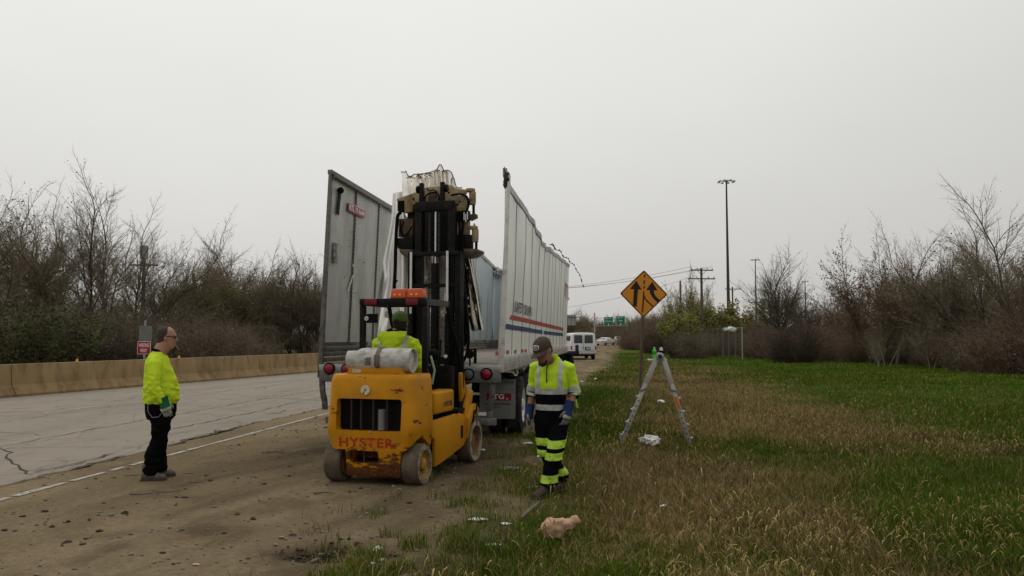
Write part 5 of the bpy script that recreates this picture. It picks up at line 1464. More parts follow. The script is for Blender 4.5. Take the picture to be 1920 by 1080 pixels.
# ================================================================== FORKLIFT
FO = Vector((-1.57, 9.0, 0)); FRZ = -math.asin(.27)
FK = empty('forklift', FO, FRZ, 'worn yellow forklift with tall black mast and rusty counterweight', 'forklift')
F_INV = (Matrix.Translation(FO) @ Matrix.Rotation(FRZ, 4, 'Z')).inverted(); F_MAT = F_INV.inverted()
def f_plane(px, py, axis, val):
    o = F_INV @ Vector((0, 0, CAM_H)); d = F_INV.to_3x3() @ ray(px, py)
    return o + d * ((val - o[axis]) / d[axis])
def worn_yellow(name, rust_amt, zfade=None):
    m, n, l, b = nt(name)
    b.inputs['Specular IOR Level'].default_value = .12
    tc = N(n, 'ShaderNodeTexCoord').outputs['Object']
    f, _ = noise_fac(n, l, tc, 3.0, 0.3, 0.7, 0.86, 1.1, detail=6)
    v = N(n, 'ShaderNodeVectorMath', operation='SCALE'); v.inputs[0].default_value = (0.53, 0.225, 0.006); l.new(f, v.inputs['Scale'])
    g1, _ = noise_fac(n, l, tc, 2.3, 0.42, 0.68, 0.0, 0.55, detail=8, rough=.7)      # grime
    mx0 = N(n, 'ShaderNodeMixRGB'); mx0.inputs[2].default_value = (0.20, 0.11, 0.03, 1)
    gm = N(n, 'ShaderNodeMath', operation='MULTIPLY'); gm.inputs[1].default_value = .6; l.new(g1, gm.inputs[0])
    l.new(gm.outputs[0], mx0.inputs[0]); l.new(v.outputs[0], mx0.inputs[1])
    t = N(n, 'ShaderNodeTexNoise'); t.inputs['Scale'].default_value = 7; t.inputs['Detail'].default_value = 10; t.inputs['Roughness'].default_value = .68
    mp = N(n, 'ShaderNodeMapping'); mp.inputs['Scale'].default_value = (.7, .7, 1.7); l.new(tc, mp.inputs[0]); l.new(mp.outputs[0], t.inputs['Vector'])
    val = t.outputs['Fac']
    if zfade:                              # chips gather on the low, knocked parts of the casting
        sx = N(n, 'ShaderNodeSeparateXYZ'); l.new(tc, sx.inputs[0])
        zr = N(n, 'ShaderNodeMapRange')
        for i, x in enumerate((zfade[0], zfade[1], zfade[2], 0.0)): zr.inputs[i + 1].default_value = x
        l.new(sx.outputs['Z'], zr.inputs[0])
        ad = N(n, 'ShaderNodeMath', operation='ADD'); l.new(val, ad.inputs[0]); l.new(zr.outputs[0], ad.inputs[1]); val = ad.outputs[0]
    mr = N(n, 'ShaderNodeMapRange')
    for i, x in enumerate((1 - rust_amt, 1 - rust_amt + .035, 0, 1)): mr.inputs[i + 1].default_value = x
    l.new(val, mr.inputs[0])
    rf, _ = noise_fac(n, l, tc, 25, .3, .7, .6, 1.5, detail=6)
    rv_ = N(n, 'ShaderNodeVectorMath', operation='SCALE'); rv_.inputs[0].default_value = (0.115, 0.042, 0.016); l.new(rf, rv_.inputs['Scale'])
    mx = N(n, 'ShaderNodeMixRGB'); l.new(mr.outputs[0], mx.inputs[0]); l.new(mx0.outputs[0], mx.inputs[1]); l.new(rv_.outputs[0], mx.inputs[2])
    l.new(mx.outputs[0], b.inputs['Base Color'])
    rr = N(n, 'ShaderNodeMapRange')
    for i, x in enumerate((0, 1, .42, .9)): rr.inputs[i + 1].default_value = x
    l.new(mr.outputs[0], rr.inputs[0]); l.new(rr.outputs[0], b.inputs['Roughness'])
    bp = N(n, 'ShaderNodeBump'); bp.inputs['Strength'].default_value = .5; bp.inputs['Distance'].default_value = .006
    iv = N(n, 'ShaderNodeMath', operation='SUBTRACT'); iv.inputs[0].default_value = 1.0; l.new(mr.outputs[0], iv.inputs[1])
    l.new(iv.outputs[0], bp.inputs['Height']); l.new(bp.outputs[0], b.inputs['Normal'])
    return m
M_YEL = worn_yellow('worn_yellow_paint', .345)
M_YELR = worn_yellow('rusty_yellow_paint', .38, (.1, .60, .27))
M_TAN = mat('tan_clamp_paint', (0.34, 0.25, 0.14), .55, var=.15, dirt=(0.10, 0.07, 0.045), dscale=7, dth=.58, damt=.7)
M_TAND = mat('grimy_tan_paint', (0.13, 0.095, 0.06), .6, var=.25, dirt=(0.04, 0.03, 0.025), dscale=8, dth=.52, damt=.8)
M_MAST = mat('black_mast', (0.006, 0.006, 0.006), .5, 0, var=.3, dirt=(0.03, 0.025, 0.018), dth=.62, damt=.5, spec=.14)
M_DIRTY = mat('dried_mud_tyre', (0.135, 0.106, 0.074), .95, var=.2, vs_=8, bump=.5, bs=45, dirt=(0.075, 0.06, 0.045), dscale=6, dth=.52, dw=.12)
M_DIRTW = mat('caked_pale_mud', (0.30, 0.245, 0.175), .95, var=.25, vs_=14, bump=.6, bs=40, dirt=(0.12, 0.09, 0.06), dscale=12, dth=.55)
# counterweight casting
def cw_ring(z, hw, y0, hf, rc, y1=.57, n=7):
    pts = []
    for cx, cy, a0 in ((hw - rc, y0 + rc, -90), ):
        pts += [Vector((cx + rc * math.cos(R(a0 + 90 * k / (n - 1))), cy + rc * math.sin(R(a0 + 90 * k / (n - 1))), z)) for k in range(n)]
    pts += [Vector((hf, y1, z)), Vector((-hf, y1, z))]
    cx, cy = -(hw - rc), y0 + rc
    pts += [Vector((cx + rc * math.cos(R(180 + 90 * k / (n - 1))), cy + rc * math.sin(R(180 + 90 * k / (n - 1))), z)) for k in range(n)]
    return pts
mb = MB(); mb.loft([cw_ring(.10, .37, .075, .40, .06), cw_ring(.14, .385, .045, .42, .07), cw_ring(.40, .44, .012, .48, .08), cw_ring(.60, .495, 0, .50, .09), cw_ring(.66, .505, 0, .505, .09), cw_ring(.70, .50, .005, .505, .10), cw_ring(1.18, .485, .045, .485, .10), cw_ring(1.235, .47, .07, .47, .09), cw_ring(1.25, .45, .09, .45, .08)])
mb.v = [(x + (-.045 if x > 0 else -.045) + (.045 if x > 0 else -.045), y, z) for x, y, z in mb.v]
cw = mb.build('counterweight', M_YELR, FK, fix=True)
cw.parent = None
def rr_prism(x0, x1, z0, z1, rad, y0, y1):
    poly = []
    for cx, cz, a0 in ((x1 - rad, z1 - rad, 0), (x0 + rad, z1 - rad, 90), (x0 + rad, z0 + rad, 180), (x1 - rad, z0 + rad, 270)):
        poly += [(cx + rad * math.cos(R(a0 + k * 22.5)), cz + rad * math.sin(R(a0 + k * 22.5))) for k in range(5)]
    mb = MB().prism(poly, (0, y1 - y0, 0), (0, y0, 0), (1, 0, 0), (0, 0, 1)); return mb.build('cutter', M_BLACK, None, fix=True)
pa, pb = f_plane(630, 747, 1, .0), f_plane(751, 811, 1, .0)
OX0, OX1, OZ0, OZ1 = pa.x, pb.x, pb.z, pa.z
pc, pd = f_plane(655.5, 844, 1, .02), f_plane(709, 870, 1, .02)
cuts = [rr_prism(OX0, OX1, OZ0, OZ1, .035, -.3, .40), rr_prism(pc.x, pd.x, pd.z, pc.z, .015, -.3, .3)]
for sx in (-1, 1):
    cuts.append(MB().cyl((sx * .33, .26, .22), (sx * .9, .26, .22), .31, n=32).build('cutter', M_BLACK, None, fix=True))
cut(cw, cuts)
cw.parent = FK
# radiator behind the opening
MB().box(((OX0 + OX1) / 2, .13, (OZ0 + OZ1) / 2), (OX1 - OX0 + .04, .02, OZ1 - OZ0 + .04)).build('radiator', M_BLACKP, FK)
for px in (658, 676, 699, 725):
    q = f_plane(px, 780, 1, .04); MB().box((q.x, .06, (OZ0 + OZ1) / 2), (.012, .03, OZ1 - OZ0 + .01)).build('grille_bar', mat('grille_black', (0.045, 0.03, 0.027), .6) if px == 658 else bpy.data.materials['grille_black'], FK)
q = f_plane(715, 785, 1, .09); MB().cyl((q.x, .105, OZ0 + .01), (q.x, .105, OZ0 + .24), .045, n=18).build('filter_canister', mat('canister_grey', (0.20, 0.20, 0.20), .5, var=.2), FK)
q = f_plane(684, 857, 1, .1); MB().box((q.x, .1, q.z), (.02, .04, .16)).build('tow_pin', bpy.data.materials['grille_black'], FK)
MB().box(((OX0 + OX1) / 2 + .03, .0, OZ0 - .005), (.03, .02, .025)).build('latch', M_TAN, FK)
MB().box(((OX0 + OX1) / 2, .018, OZ0 - .028), (OX1 - OX0 + .0, .03, .025)).build('grille_lip', mat('lip_dark', (0.07, 0.05, 0.035), .7, var=.3), FK, bevel=.006)
q = f_plane(686, 731, 1, .035); mb = MB()
poly = [(math.cos(t) * .056, math.sin(t) * .056) for t in [R(-95 + k * 14) for k in range(24)]] + [(-.012, -.012)]
mb.prism(poly, (0, -.006, 0), (q.x, .024, q.z), (1, 0, 0), (0, .07, 1)).build('round_sticker', mat('cream_sticker', (0.55, 0.50, 0.36), .6, dirt=(0.3, .2, .08), dth=.62), FK, fix=True)
mb = MB().box((q.x, .014, q.z), (.012, .006, .02), (0, .6, 0)); mb.build('sticker_mark', M_BLACKP, FK)
M_REDT = mat('faded_red_letters', (0.40, 0.022, 0.010), .6, var=.1, dirt=(0.45, 0.2, 0.03), dscale=22, dth=.60, dw=.04)
qa, qb = f_plane(636, 819, 1, .0), f_plane(738, 841, 1, .0)
zc_, tilt = (qa.z + qb.z) / 2, math.atan2(.012, .2)
def cw_front(z):
    return float(np.interp(z, [.10, .14, .40, .60, .66, .70, 1.18], [.075, .045, .012, 0, 0, .005, .045]))
zm = (qa.z + qb.z) / 2
ht = text('HYSTER', qb.x - qa.x, qa.z - qb.z, M_REDT, 'lettering', FK, Matrix.Translation(((qa.x + qb.x) / 2, 0, zm)), depth=0, bold=.020, spacing=1.12)
for v in ht.data.vertices: v.co.y = cw_front(v.co.z) - .004
# scuffed wax-pencil scrawl above the opening
qa = f_plane(733, 731, 1, .035); MB().tube([(qa.x + .16 * t, .028, qa.z + .006 * math.sin(t * 30)) for t in np.linspace(0, 1, 18)], .004, 4).build('scratch', mat('rust_scratch', (0.13, 0.055, 0.018), .8), FK)
# cradle and gas bottle
qa, qb = f_plane(650, 707, 1, .18), f_plane(765, 695, 1, .18)
xa, xb = -.50 + .12, .40
xa, xb = f_plane(652, 705, 1, .18).x, f_plane(762, 705, 1, .18).x
MB().prism([(xa, 1.245), (xb, 1.245), (xb - .05, 1.325), (xa + .05, 1.325)], (0, .24, 0), (0, .13, 0), (1, 0, 0), (0, 0, 1)).build('tank_cradle', M_YEL, FK, bevel=.008, fix=True)
MB().box((xa + .14, .126, 1.283), (.115, .006, .04)).build('maker_plate', mat('pale_plate', (0.5, 0.46, 0.38), .6), FK)
TKX0, TKX1 = f_plane(648, 676, 1, .13).x, f_plane(771, 676, 1, .20).x
M_TANK = mat('scuffed_tank_white', (0.50, 0.49, 0.46), .55, var=.1, vs_=4, dirt=(0.22, 0.20, 0.17), dscale=7, dth=.54, dw=.1, damt=.75, stretch=(1, 2, 2))
TK = empty('gas_cylinder', F_MAT @ Vector((0, .25, 1.405)), FRZ, 'scuffed white gas cylinder strapped across the back of the forklift', 'gas cylinder')
tl_ = TKX1 - TKX0; x0 = TKX0 + .10
MB().lathe([(.06, TKX0 + .12), (.125, TKX0 + .125), (.138, TKX0 + .155), (.142, TKX0 + .20), (.142, TKX1 - .10), (.135, TKX1 - .06), (.12, TKX1 - .03), (.05, TKX1 - .02)], (0, 0, 0), (1, 0, 0), 36).build('tank_body', M_TANK, TK)
MB().lathe([(.128, TKX0 + .205), (.143, TKX0 + .21), (.1445, TKX0 + .22), (.143, TKX0 + .23), (.128, TKX0 + .235)], (0, 0, 0), (1, 0, 0), 36).build('weld_seam', M_TANK, TK)
# foot ring on the right, valve collar on the left
def ring_band(x0_, x1_, r_, th, a0=0, a1=360):
    mb = MB(); rows = []
    for k in range(33):
        a = R(a0 + (a1 - a0) * k / 32); rows.append([Vector((x0_, math.cos(a) * r_, math.sin(a) * r_)), Vector((x1_, math.cos(a) * r_, math.sin(a) * r_)), Vector((x1_, math.cos(a) * (r_ - th), math.sin(a) * (r_ - th))), Vector((x0_, math.cos(a) * (r_ - th), math.sin(a) * (r_ - th)))])
    n_ = len(rows)
    vs_ = [p for r__ in rows for p in r__]
    fs = [(i * 4 + j, i * 4 + (j + 1) % 4, (i + 1) * 4 + (j + 1) % 4, (i + 1) * 4 + j) for i in range(n_ - 1) for j in range(4)]
    if a1 - a0 < 359: fs += [(0, 1, 2, 3), tuple((n_ - 1) * 4 + j for j in (3, 2, 1, 0))]
    return mb.add(vs_, fs)
ring_band(TKX1 - .06, TKX1 + .005, .138, .01).build('foot_ring', M_TANK, TK, fix=True)
ring_band(TKX0, TKX0 + .16, .126, .009, 120, 420).build('valve_collar', M_TANK, TK, fix=True)
MB().cyl((TKX0 + .05, 0, 0), (TKX0 + .14, 0, 0), .03, n=12).cyl((TKX0 + .06, 0, 0), (TKX0 + .06, .0, .06), .015, n=8).build('valve', mat('brass', (0.35, 0.24, 0.09), .4, .9), TK)
xs = f_plane(706, 676, 1, .1).x
ring_band(xs - .025, xs + .025, .150, .006).build('strap', mat('strap_steel', (0.16, 0.13, 0.10), .6, .4, var=.3), TK, fix=True)
MB().box((xs, -.145, .0), (.06, .03, .13)).build('strap_buckle', bpy.data.materials['strap_steel'], TK, bevel=.006)
MB().box((xs + .01, .0, .152), (.05, .10, .012)).build('yellow_tab', mat('yellow_tab', (0.45, 0.42, 0.10), .6), TK)
q = F_INV @ at(669, 670, 9.2)
mb = MB()
for i in range(9):
    a = -.35 + i * .07; mb.tube([(xs - .16 + .012 * (i % 3), -.1425 * math.cos(a) - .001, .1425 * math.sin(a)), (xs - .07 - .012 * (i % 2), -.1425 * math.cos(a + .03) - .001, .1425 * math.sin(a + .03))], .004, 4)
mb.build('stencil_marks', M_POST, TK)
# steer wheels
def fork_wheel(x, y, r_, w_, side, hub_m, deep=.04):
    t = MB().lathe([(r_ * .66, -w_ / 2), (r_ * .93, -w_ / 2), (r_, -w_ * .40), (r_ * 1.005, 0), (r_, w_ * .40), (r_ * .94, w_ / 2)], (x, y, r_), (side, 0, 0), 40, cap=False).build('tyre', M_DIRTY, FK, smooth=30)
    MB().lathe([(r_ * .94, w_ / 2 - .002), (r_ * .93, w_ / 2 + .003), (r_ * .72, w_ / 2 + .003), (r_ * .70, w_ / 2 - .02)], (x, y, r_), (side, 0, 0), 40, cap=False).build('mud_ring', M_DIRTW, t, smooth=30)
    MB().lathe([(r_ * .70, -w_ / 2), (r_ * .71, w_ / 2 - .012), (r_ * .64, w_ / 2 - deep), (r_ * .60, w_ / 2 - deep - .012), (r_ * .34, w_ / 2 - deep - .008), (r_ * .30, w_ / 2 - deep + .03), (r_ * .22, w_ / 2 - deep + .04), (r_ * .08, w_ / 2 - deep + .045)], (x, y, r_), (side, 0, 0), 32).build('rim', hub_m, t, smooth=35)
    mb = MB()
    for k in range(6):
        a = k / 6 * 6.283; mb.lathe([(.014, 0), (.014, .014)], (x + side * (w_ / 2 - deep - .008), y + math.cos(a) * r_ * .46, r_ + math.sin(a) * r_ * .46), (side, 0, 0), 6)
    mb.build('wheel_nuts', hub_m, t)
    return t
M_HUBY = mat('hub_yellow', (0.36, 0.19, 0.03), .6, var=.2, dirt=(0.12, 0.08, 0.04), dscale=12, dth=.55)
M_HUBR = mat('hub_muddy_rust', (0.17, 0.085, 0.04), .85, var=.25, dirt=(0.09, .06, .04), dscale=10)
for sx in (-1, 1):
    w_ = fork_wheel(sx * .435 - (.09 if sx < 0 else 0), .26, .232, .20, sx, M_HUBY)
    w_ = fork_wheel(sx * .46, 2.03, .285, .20, sx, M_HUBR, .08)
MB().cyl((-.4, .26, .23), (.4, .26, .23), .05).cyl((-.4, 2.03, .285), (.4, 2.03, .285), .07).build('axle', M_BLACK, FK)
# side body: sill plates, hood, step, cowl
for sx in (-1, 1):
    poly = [(.56, .69), (.56, .50), (.66, .45), (.66, .14), (1.00, .17), (1.55, .24), (1.72, .27), (1.72, .66), (1.5, .70)]
    MB().prism(poly, (-.05 * sx, 0, 0), (.505 * sx, 0, 0), (0, 1, 0), (0, 0, 1)).build('side_plate', M_YEL, FK, bevel=.012, fix=True)
    # fender over the drive wheel, sloping up to the mast mount
    poly = [(1.70, .30), (1.72, .66), (1.80, .80), (1.90, .93), (2.02, .96), (2.06, .93), (1.98, .78), (1.90, .66), (1.80, .52), (1.76, .32)]
    MB().prism(poly, (-.06 * sx, 0, 0), (.515 * sx, 0, 0), (0, 1, 0), (0, 0, 1)).build('cowl_plate', M_YEL, FK, bevel=.01, fix=True)
    poly = [(1.73, .34), (1.73, .62), (1.90, .78), (2.12, .78), (2.16, .70), (2.10, .62), (1.92, .60), (1.80, .50)]
    MB().prism(poly, (.10 * sx, 0, 0), (.455 * sx, 0, 0), (0, 1, 0), (0, 0, 1)).build('fender', M_YEL, FK, bevel=.012, fix=True)
    MB().hexa([Vector((sx * .47, 2.03, .785)), Vector((sx * .55, 2.03, .785)), Vector((sx * .55, 2.09, .785)), Vector((sx * .47, 2.09, .785))], [Vector((sx * .47, 2.05, .80)), Vector((sx * .55, 2.05, .80)), Vector((sx * .55, 2.11, .80)), Vector((sx * .47, 2.11, .80))]).build('hazard_mark', M_BLACKP, FK, fix=True)
    # upright yellow bracket beside the mast
    poly = [(1.80, .82), (1.78, 1.10), (1.785, 1.19), (1.83, 1.22), (1.88, 1.19), (1.90, 1.10), (2.02, .96)]
    MB().prism(poly, (-.05 * sx, 0, 0), (.44 * sx, 0, 0), (0, 1, 0), (0, 0, 1)).build('mast_bracket', M_YEL, FK, bevel=.008, fix=True)
    MB().box((sx * .43, 1.65, .72), (.12, .25, .05)).build('step_plate', M_BLACK, FK)
MB().box((.5075, 1.60, .45), (.008, .07, .16)).build('slot', M_BLACKP, FK)
for y0, y1, dz in ((2.06, 2.12, 0), (1.93, 1.99, -.10)):
    MB().prism([(y0, .80 + dz), (y1, .80 + dz), (y1 - .07, .64 + dz), (y0 - .07, .64 + dz)], (.006, 0, 0), (.5555, 0, 0), (0, 1, 0), (0, 0, 1)).build('hazard_stripe', M_BLACKP, FK, fix=True)
HB = MB().box((.40, .955, .885), (.23, .66, .27)).build('battery_box', M_YEL, FK, bevel=.035, seg=3)
text('HYSTER', .30, .062, M_INK, 'lettering', FK, Matrix.Translation((.5165, 1.06, .855)) @ Matrix.Rotation(math.pi / 2, 4, 'Z'), depth=0, bold=.04)
MB().box((-.40, .955, .885), (.23, .66, .27)).build('battery_box', M_YEL, FK, bevel=.035, seg=3)
MB().box((0, .95, .62), (.60, .80, .78)).build('hood', M_BLACK, FK, bevel=.02)
MB().box((0, 1.2, .40), (.84, 1.4, .44)).build('chassis', M_BLACK, FK)
MB().cyl((.36, 1.36, .735), (.50, 1.45, .735), .045, n=14).build('hydraulic_cap', M_BLACK, FK)
# seat, steering, dash
st_ = empty('seat', (-.06, .80, 0)); st_.parent = FK
MB().box((0, 0, 1.07), (.46, .44, .10)).build('cushion', M_BLACKP, st_, bevel=.03)
MB().box((0, -.24, 1.30), (.44, .09, .42), (-.12, 0, 0)).build('backrest', M_BLACKP, st_, bevel=.03)
MB().box((0, 1.66, .95), (.74, .14, .70)).build('dashboard', M_BLACK, FK, bevel=.03)
a = [Vector((-.06 + .17 * math.cos(t), 1.30 + .13 * math.sin(t), 1.36 + .09 * math.sin(t))) for t in np.linspace(0, 6.283, 25)]
MB().tube(a, .014, 8).cyl((-.06, 1.30, 1.36), (-.06, 1.6, 1.1), .02).build('steering_wheel', M_BLACKP, FK)
# overhead guard
gx0, gx1, gy0, gy1, gz_ = -.385, .42, .50, 1.27, 2.09
g = empty('overhead_guard', (0, 0, 0)); g.parent = FK
MB().box(((gx0 + gx1) / 2, gy0, gz_), (gx1 - gx0 + .05, .07, .085)).build('rear_beam', M_MAST, g, bevel=.008)
MB().box(((gx0 + gx1) / 2, gy1, gz_), (gx1 - gx0 + .05, .06, .06)).build('front_beam', M_MAST, g, bevel=.008)
for x in (gx0, gx1): MB().box((x, (gy0 + gy1) / 2, gz_), (.05, gy1 - gy0 - .065, .075)).build('side_beam', mat('guard_grey', (0.06, 0.065, 0.065), .5, .3) if x < 0 else bpy.data.materials['guard_grey'], g)
for i in range(6): MB().box((gx0 + (i + .5) * (gx1 - gx0) / 6, (gy0 + gy1) / 2, gz_ + .005), (.025, gy1 - gy0 - .06, .03)).build('guard_bar', M_MAST, g)
for x in (gx0, gx1):
    MB().beam((x, gy0 + .02, gz_ - .043), (x, .53, 1.0), .065, .06, up=(0, 1, 0)).build('rear_post', M_MAST, g, bevel=.006)
    MB().tube([(x, gy1, gz_ - .03), (x, gy1 + .10, gz_ - .25), (x, 1.56, 1.65), (x, 1.83, 1.22), (x, 1.86, 1.0)], .028, 8).build('front_post', M_MAST, g)
for px0, px1 in ((684, 707), (761, 784)):
    a, b_ = f_plane(px0, 572, 1, gy0 - .04), f_plane(px1, 560, 1, gy0 - .04)
    MB().box(((a.x + b_.x) / 2, gy0 - .045, (a.z + b_.z) / 2), (b_.x - a.x, .018, b_.z - a.z)).build('tail_light', mat('dull_red_lens', (0.17, 0.008, 0.022), .3, var=.15) if px0 == 684 else bpy.data.materials['dull_red_lens'], FK, bevel=.006)
LB0, LB1 = f_plane(736, 558, 1, .62), f_plane(797, 541, 1, .62)
lb = empty('beacon_bar', (0, 0, 0)); lb.parent = FK
M_AMB = glow('amber_lens', (0.9, 0.12, 0.005), .07, (0.38, 0.055, 0.004)); M_AMBL = glow('lit_amber', (1.0, 0.30, 0.03), .5, (0.7, .14, .01))
xm = (LB0.x + LB1.x) / 2; zb_ = gz_ + .05; zt_ = max(LB1.z, zb_ + .105)
for a, b_ in ((LB0.x, xm - .004), (xm + .004, LB1.x)):
    MB().hexa([Vector((a, .54, zb_)), Vector((b_, .54, zb_)), Vector((b_, .70, zb_)), Vector((a, .70, zb_))], [Vector((a + .01, .56, zt_)), Vector((b_ - .01, .56, zt_)), Vector((b_ - .01, .68, zt_)), Vector((a + .01, .68, zt_))]).build('amber_lens', M_AMB, lb, bevel=.012, fix=True)
    for k in (.3, .62): MB().box((a + (b_ - a) * k, .540, zb_ + .04), (.022, .016, .016)).build('lit_bulb', M_AMBL, lb, bevel=.006)
MB().box((xm, .62, zb_ - .006), (LB1.x - LB0.x + .01, .15, .014)).build('beacon_base', M_BLACKP, lb)
# small plates and stickers on the guard
q = f_plane(693, 597, 1, .46); MB().box((q.x + .03, .47, q.z), (.14, .02, .11)).build('black_plate', M_BLACKP, FK)
q = f_plane(687, 597, 1, .455); MB().lathe([(.026, 0), (.026, .004)], (q.x, .458, q.z), (0, -1, 0), 16).build('round_decal', M_WHITE, FK); MB().box((q.x, .452, q.z + .008), (.034, .002, .006)).box((q.x, .452, q.z - .008), (.034, .002, .006)).build('decal_mark', M_BLACKP, FK)
for px, py in ((726, 590), (831, 587)):
    q = f_plane(px, py, 1, 1.62); MB().box((q.x, 1.6, q.z), (.055, .01, .085)).build('warning_sticker', mat('sticker_pale', (0.42, 0.38, 0.3), .6, dirt=(0.1, .08, .06), dscale=40) if px == 726 else bpy.data.materials['sticker_pale'], FK)
# ---- mast
MX, MY = -.075, 2.14
ms = empty('mast', (0, 0, 0)); ms.parent = FK
for sx in (-1, 1):
    x = MX + sx * .345
    mb = MB(); mb.box((x + sx * .035, MY, 1.47), (.02, .16, 2.78)).box((x - sx * .0, MY - .07, 1.47), (.07, .02, 2.78)).box((x, MY + .07, 1.47), (.07, .02, 2.78)); mb.build('outer_rail', M_MAST, ms)
    xi = MX + sx * .24
    mb = MB().box((xi, MY + .02, 2.0), (.075, .13, 3.1)); mb.build('inner_rail', M_MAST, ms, bevel=.006)
    xc = f_plane(771 if sx < 0 else 839, 540, 1, MY - .1).x
    MB().cyl((xc, MY - .11, .6), (xc, MY - .11, 2.0), .036, n=14).build('lift_cylinder', M_MAST, ms); MB().cyl((xc, MY - .11, 2.0), (xc, MY - .11, 2.86), .022, n=12).build('cylinder_rod', M_STEEL, ms)
    xp = f_plane(791 if sx < 0 else 830, 360, 1, MY).x
    MB().box((xp, MY, 3.68), (.06, .07, .34)).build('top_lug', M_MAST, ms, bevel=.01)
    MB().lathe([(.05, 0), (.055, .01), (.055, .035), (.05, .045)], (xp + sx * .03, MY, 3.76), (sx, 0, 0), 18).build('chain_pulley', M_BLACKP, ms)
zt_i = f_plane(808, 379, 1, MY).z
MB().box((MX, MY - .05, zt_i - .07), (.56, .05, .14)).build('top_crosshead', M_MAST, ms, bevel=.008)
MB().box((MX, MY - .08, f_plane(808, 477, 1, MY).z), (.74, .05, .06)).build('outer_crosshead', M_MAST, ms, bevel=.006)
MB().box((MX, MY - .06, f_plane(808, 536, 1, MY).z), (.62, .04, .05)).build('crosstie', M_MAST, ms); MB().box((MX, MY - .06, 1.35), (.72, .05, .10)).build('crosstie', M_MAST, ms)
MB().box((MX, MY - .04, .45), (.76, .08, .5)).build('lower_crosstie', M_MAST, ms)
for sx in (-1, 1): MB().beam((MX + sx * .245, MY - .052, 2.3), (MX + sx * .245, MY - .052, zt_i), .10, .03, up=(0, 1, 0)).build('inner_flange', M_MAST, ms, bevel=.004)
MB().cyl((MX, MY - .02, .5), (MX, MY - .02, 2.7), .06, n=16).build('centre_cylinder', M_MAST, ms); MB().cyl((MX, MY - .02, 2.7), (MX, MY - .02, 3.45), .017, n=12).build('centre_rod', M_STEEL, ms)
for dx in (-.085, .055):
    mb = MB()
    for z in np.arange(1.4, 3.45, .034): mb.box((MX + dx, MY - .035, z), (.034 if int(z / .034) % 2 else .022, .016, .026))
    mb.build('lift_chain', mat('oily_chain', (0.05, 0.042, 0.035), .5, .5), ms)['kind'] = 'stuff'
# ---- carriage and clamp
cl_ = empty('clamp', (0, 0, 0)); cl_.parent = FK
CY = 2.34
def cplate(name, pts, m_, y=CY, th=.10):
    poly = [(f_plane(a, b, 1, y).x, f_plane(a, b, 1, y).z) for a, b in pts]
    return MB().prism(poly, (0, th, 0), (0, y, 0), (1, 0, 0), (0, 0, 1)).build(name, m_, cl_, bevel=.008, fix=True)
cplate('carriage_plate', [(764, 384), (862, 384), (866, 476), (762, 476)], M_MAST, CY + .08, .08)
cplate('left_arm_plate', [(743, 373), (786, 358), (786, 381), (774, 383), (772, 397), (758, 399), (758, 376), (744, 377)], M_TAN)
cplate('upper_plate', [(795, 352), (823, 349), (846, 346), (855, 353), (872, 355), (872, 362), (851, 365), (846, 378), (795, 378)], M_TAN, CY + .1)
cplate('right_arm_plate', [(846, 367), (872, 366), (876, 374), (874, 396), (846, 396)], M_TAN, CY)
cplate('arm_recess', [(745, 377), (757, 377), (757, 398), (745, 396)], M_BLACKP, CY + .03)
cplate('left_lower_plate', [(747, 410), (774, 410), (773, 446), (747, 444)], M_TAND, CY + .05)
cplate('left_lower_bar', [(745, 446), (774, 446), (774, 467), (745, 466)], M_MAST)
cplate('right_lower_plate', [(857, 412), (878, 412), (878, 440), (857, 440)], M_TAN, CY + .06)
cplate('right_lower_bar', [(844, 440), (884, 440), (884, 465), (844, 466)], M_MAST)
cplate('right_upper_bar', [(844, 396), (878, 394), (880, 412), (846, 414)], M_MAST)
cplate('right_side_frame', [(848, 384), (866, 384), (866, 600), (852, 640), (846, 640)], M_MAST, CY + .1, .1)
cplate('bottom_left_arm', [(748, 467), (773, 467), (775, 480), (768, 487), (757, 480), (749, 473)], M_TAND, CY, .3)
cplate('bottom_right_arm', [(862, 466), (893, 466), (895, 471), (882, 479), (866, 482)], M_TAND, CY, .35)
def pin(px, y0, y1, r_px, m_, y=CY + .06, name='pivot_pin'):
    a, b = f_plane(px, y0, 1, y), f_plane(px, y1, 1, y); rr_ = r_px / FPX * 11.4
    return MB().cyl((a.x, y, a.z), (a.x, y, b.z), rr_, n=18).build(name, m_, cl_, bevel=.006)
for dx, dy in ((0, 0), (5, 70)):
    pin(882 + dx, 354 + dy, 360 + dy, 9, M_TAN, name='pivot_cap'); pin(886 + dx, 360 + dy, 380 + dy, 6.5, M_TAN, name='pivot_barrel'); pin(885.5 + dx, 379.5 + dy, 384 + dy, 6.5, M_TAN, name='pivot_cap'); pin(888 + dx, 384 + dy, 404 + dy, 2.6, M_BLACKP)
pin(889.5, 419, 426, 1.8, M_GALV)
cplate('pivot_foot', [(879, 402), (891, 400), (892, 407), (880, 413)], M_TAND, CY, .12)
cplate('swivel_housing', [(803, 362), (818, 358), (826, 366), (822, 378), (802, 378)], M_TAND, CY + .04)
for px, py in ((815, 368), (775, 373), (862, 378), (858, 383), (779, 386), (841, 361)):
    q = f_plane(px, py, 1, CY - .01); MB().lathe([(.014, 0), (.014, .02)], (q.x, CY + (.05 if px == 815 else 0) + .004, q.z), (0, -1, 0), 10).build('bolt_hole', M_BLACKP, cl_)
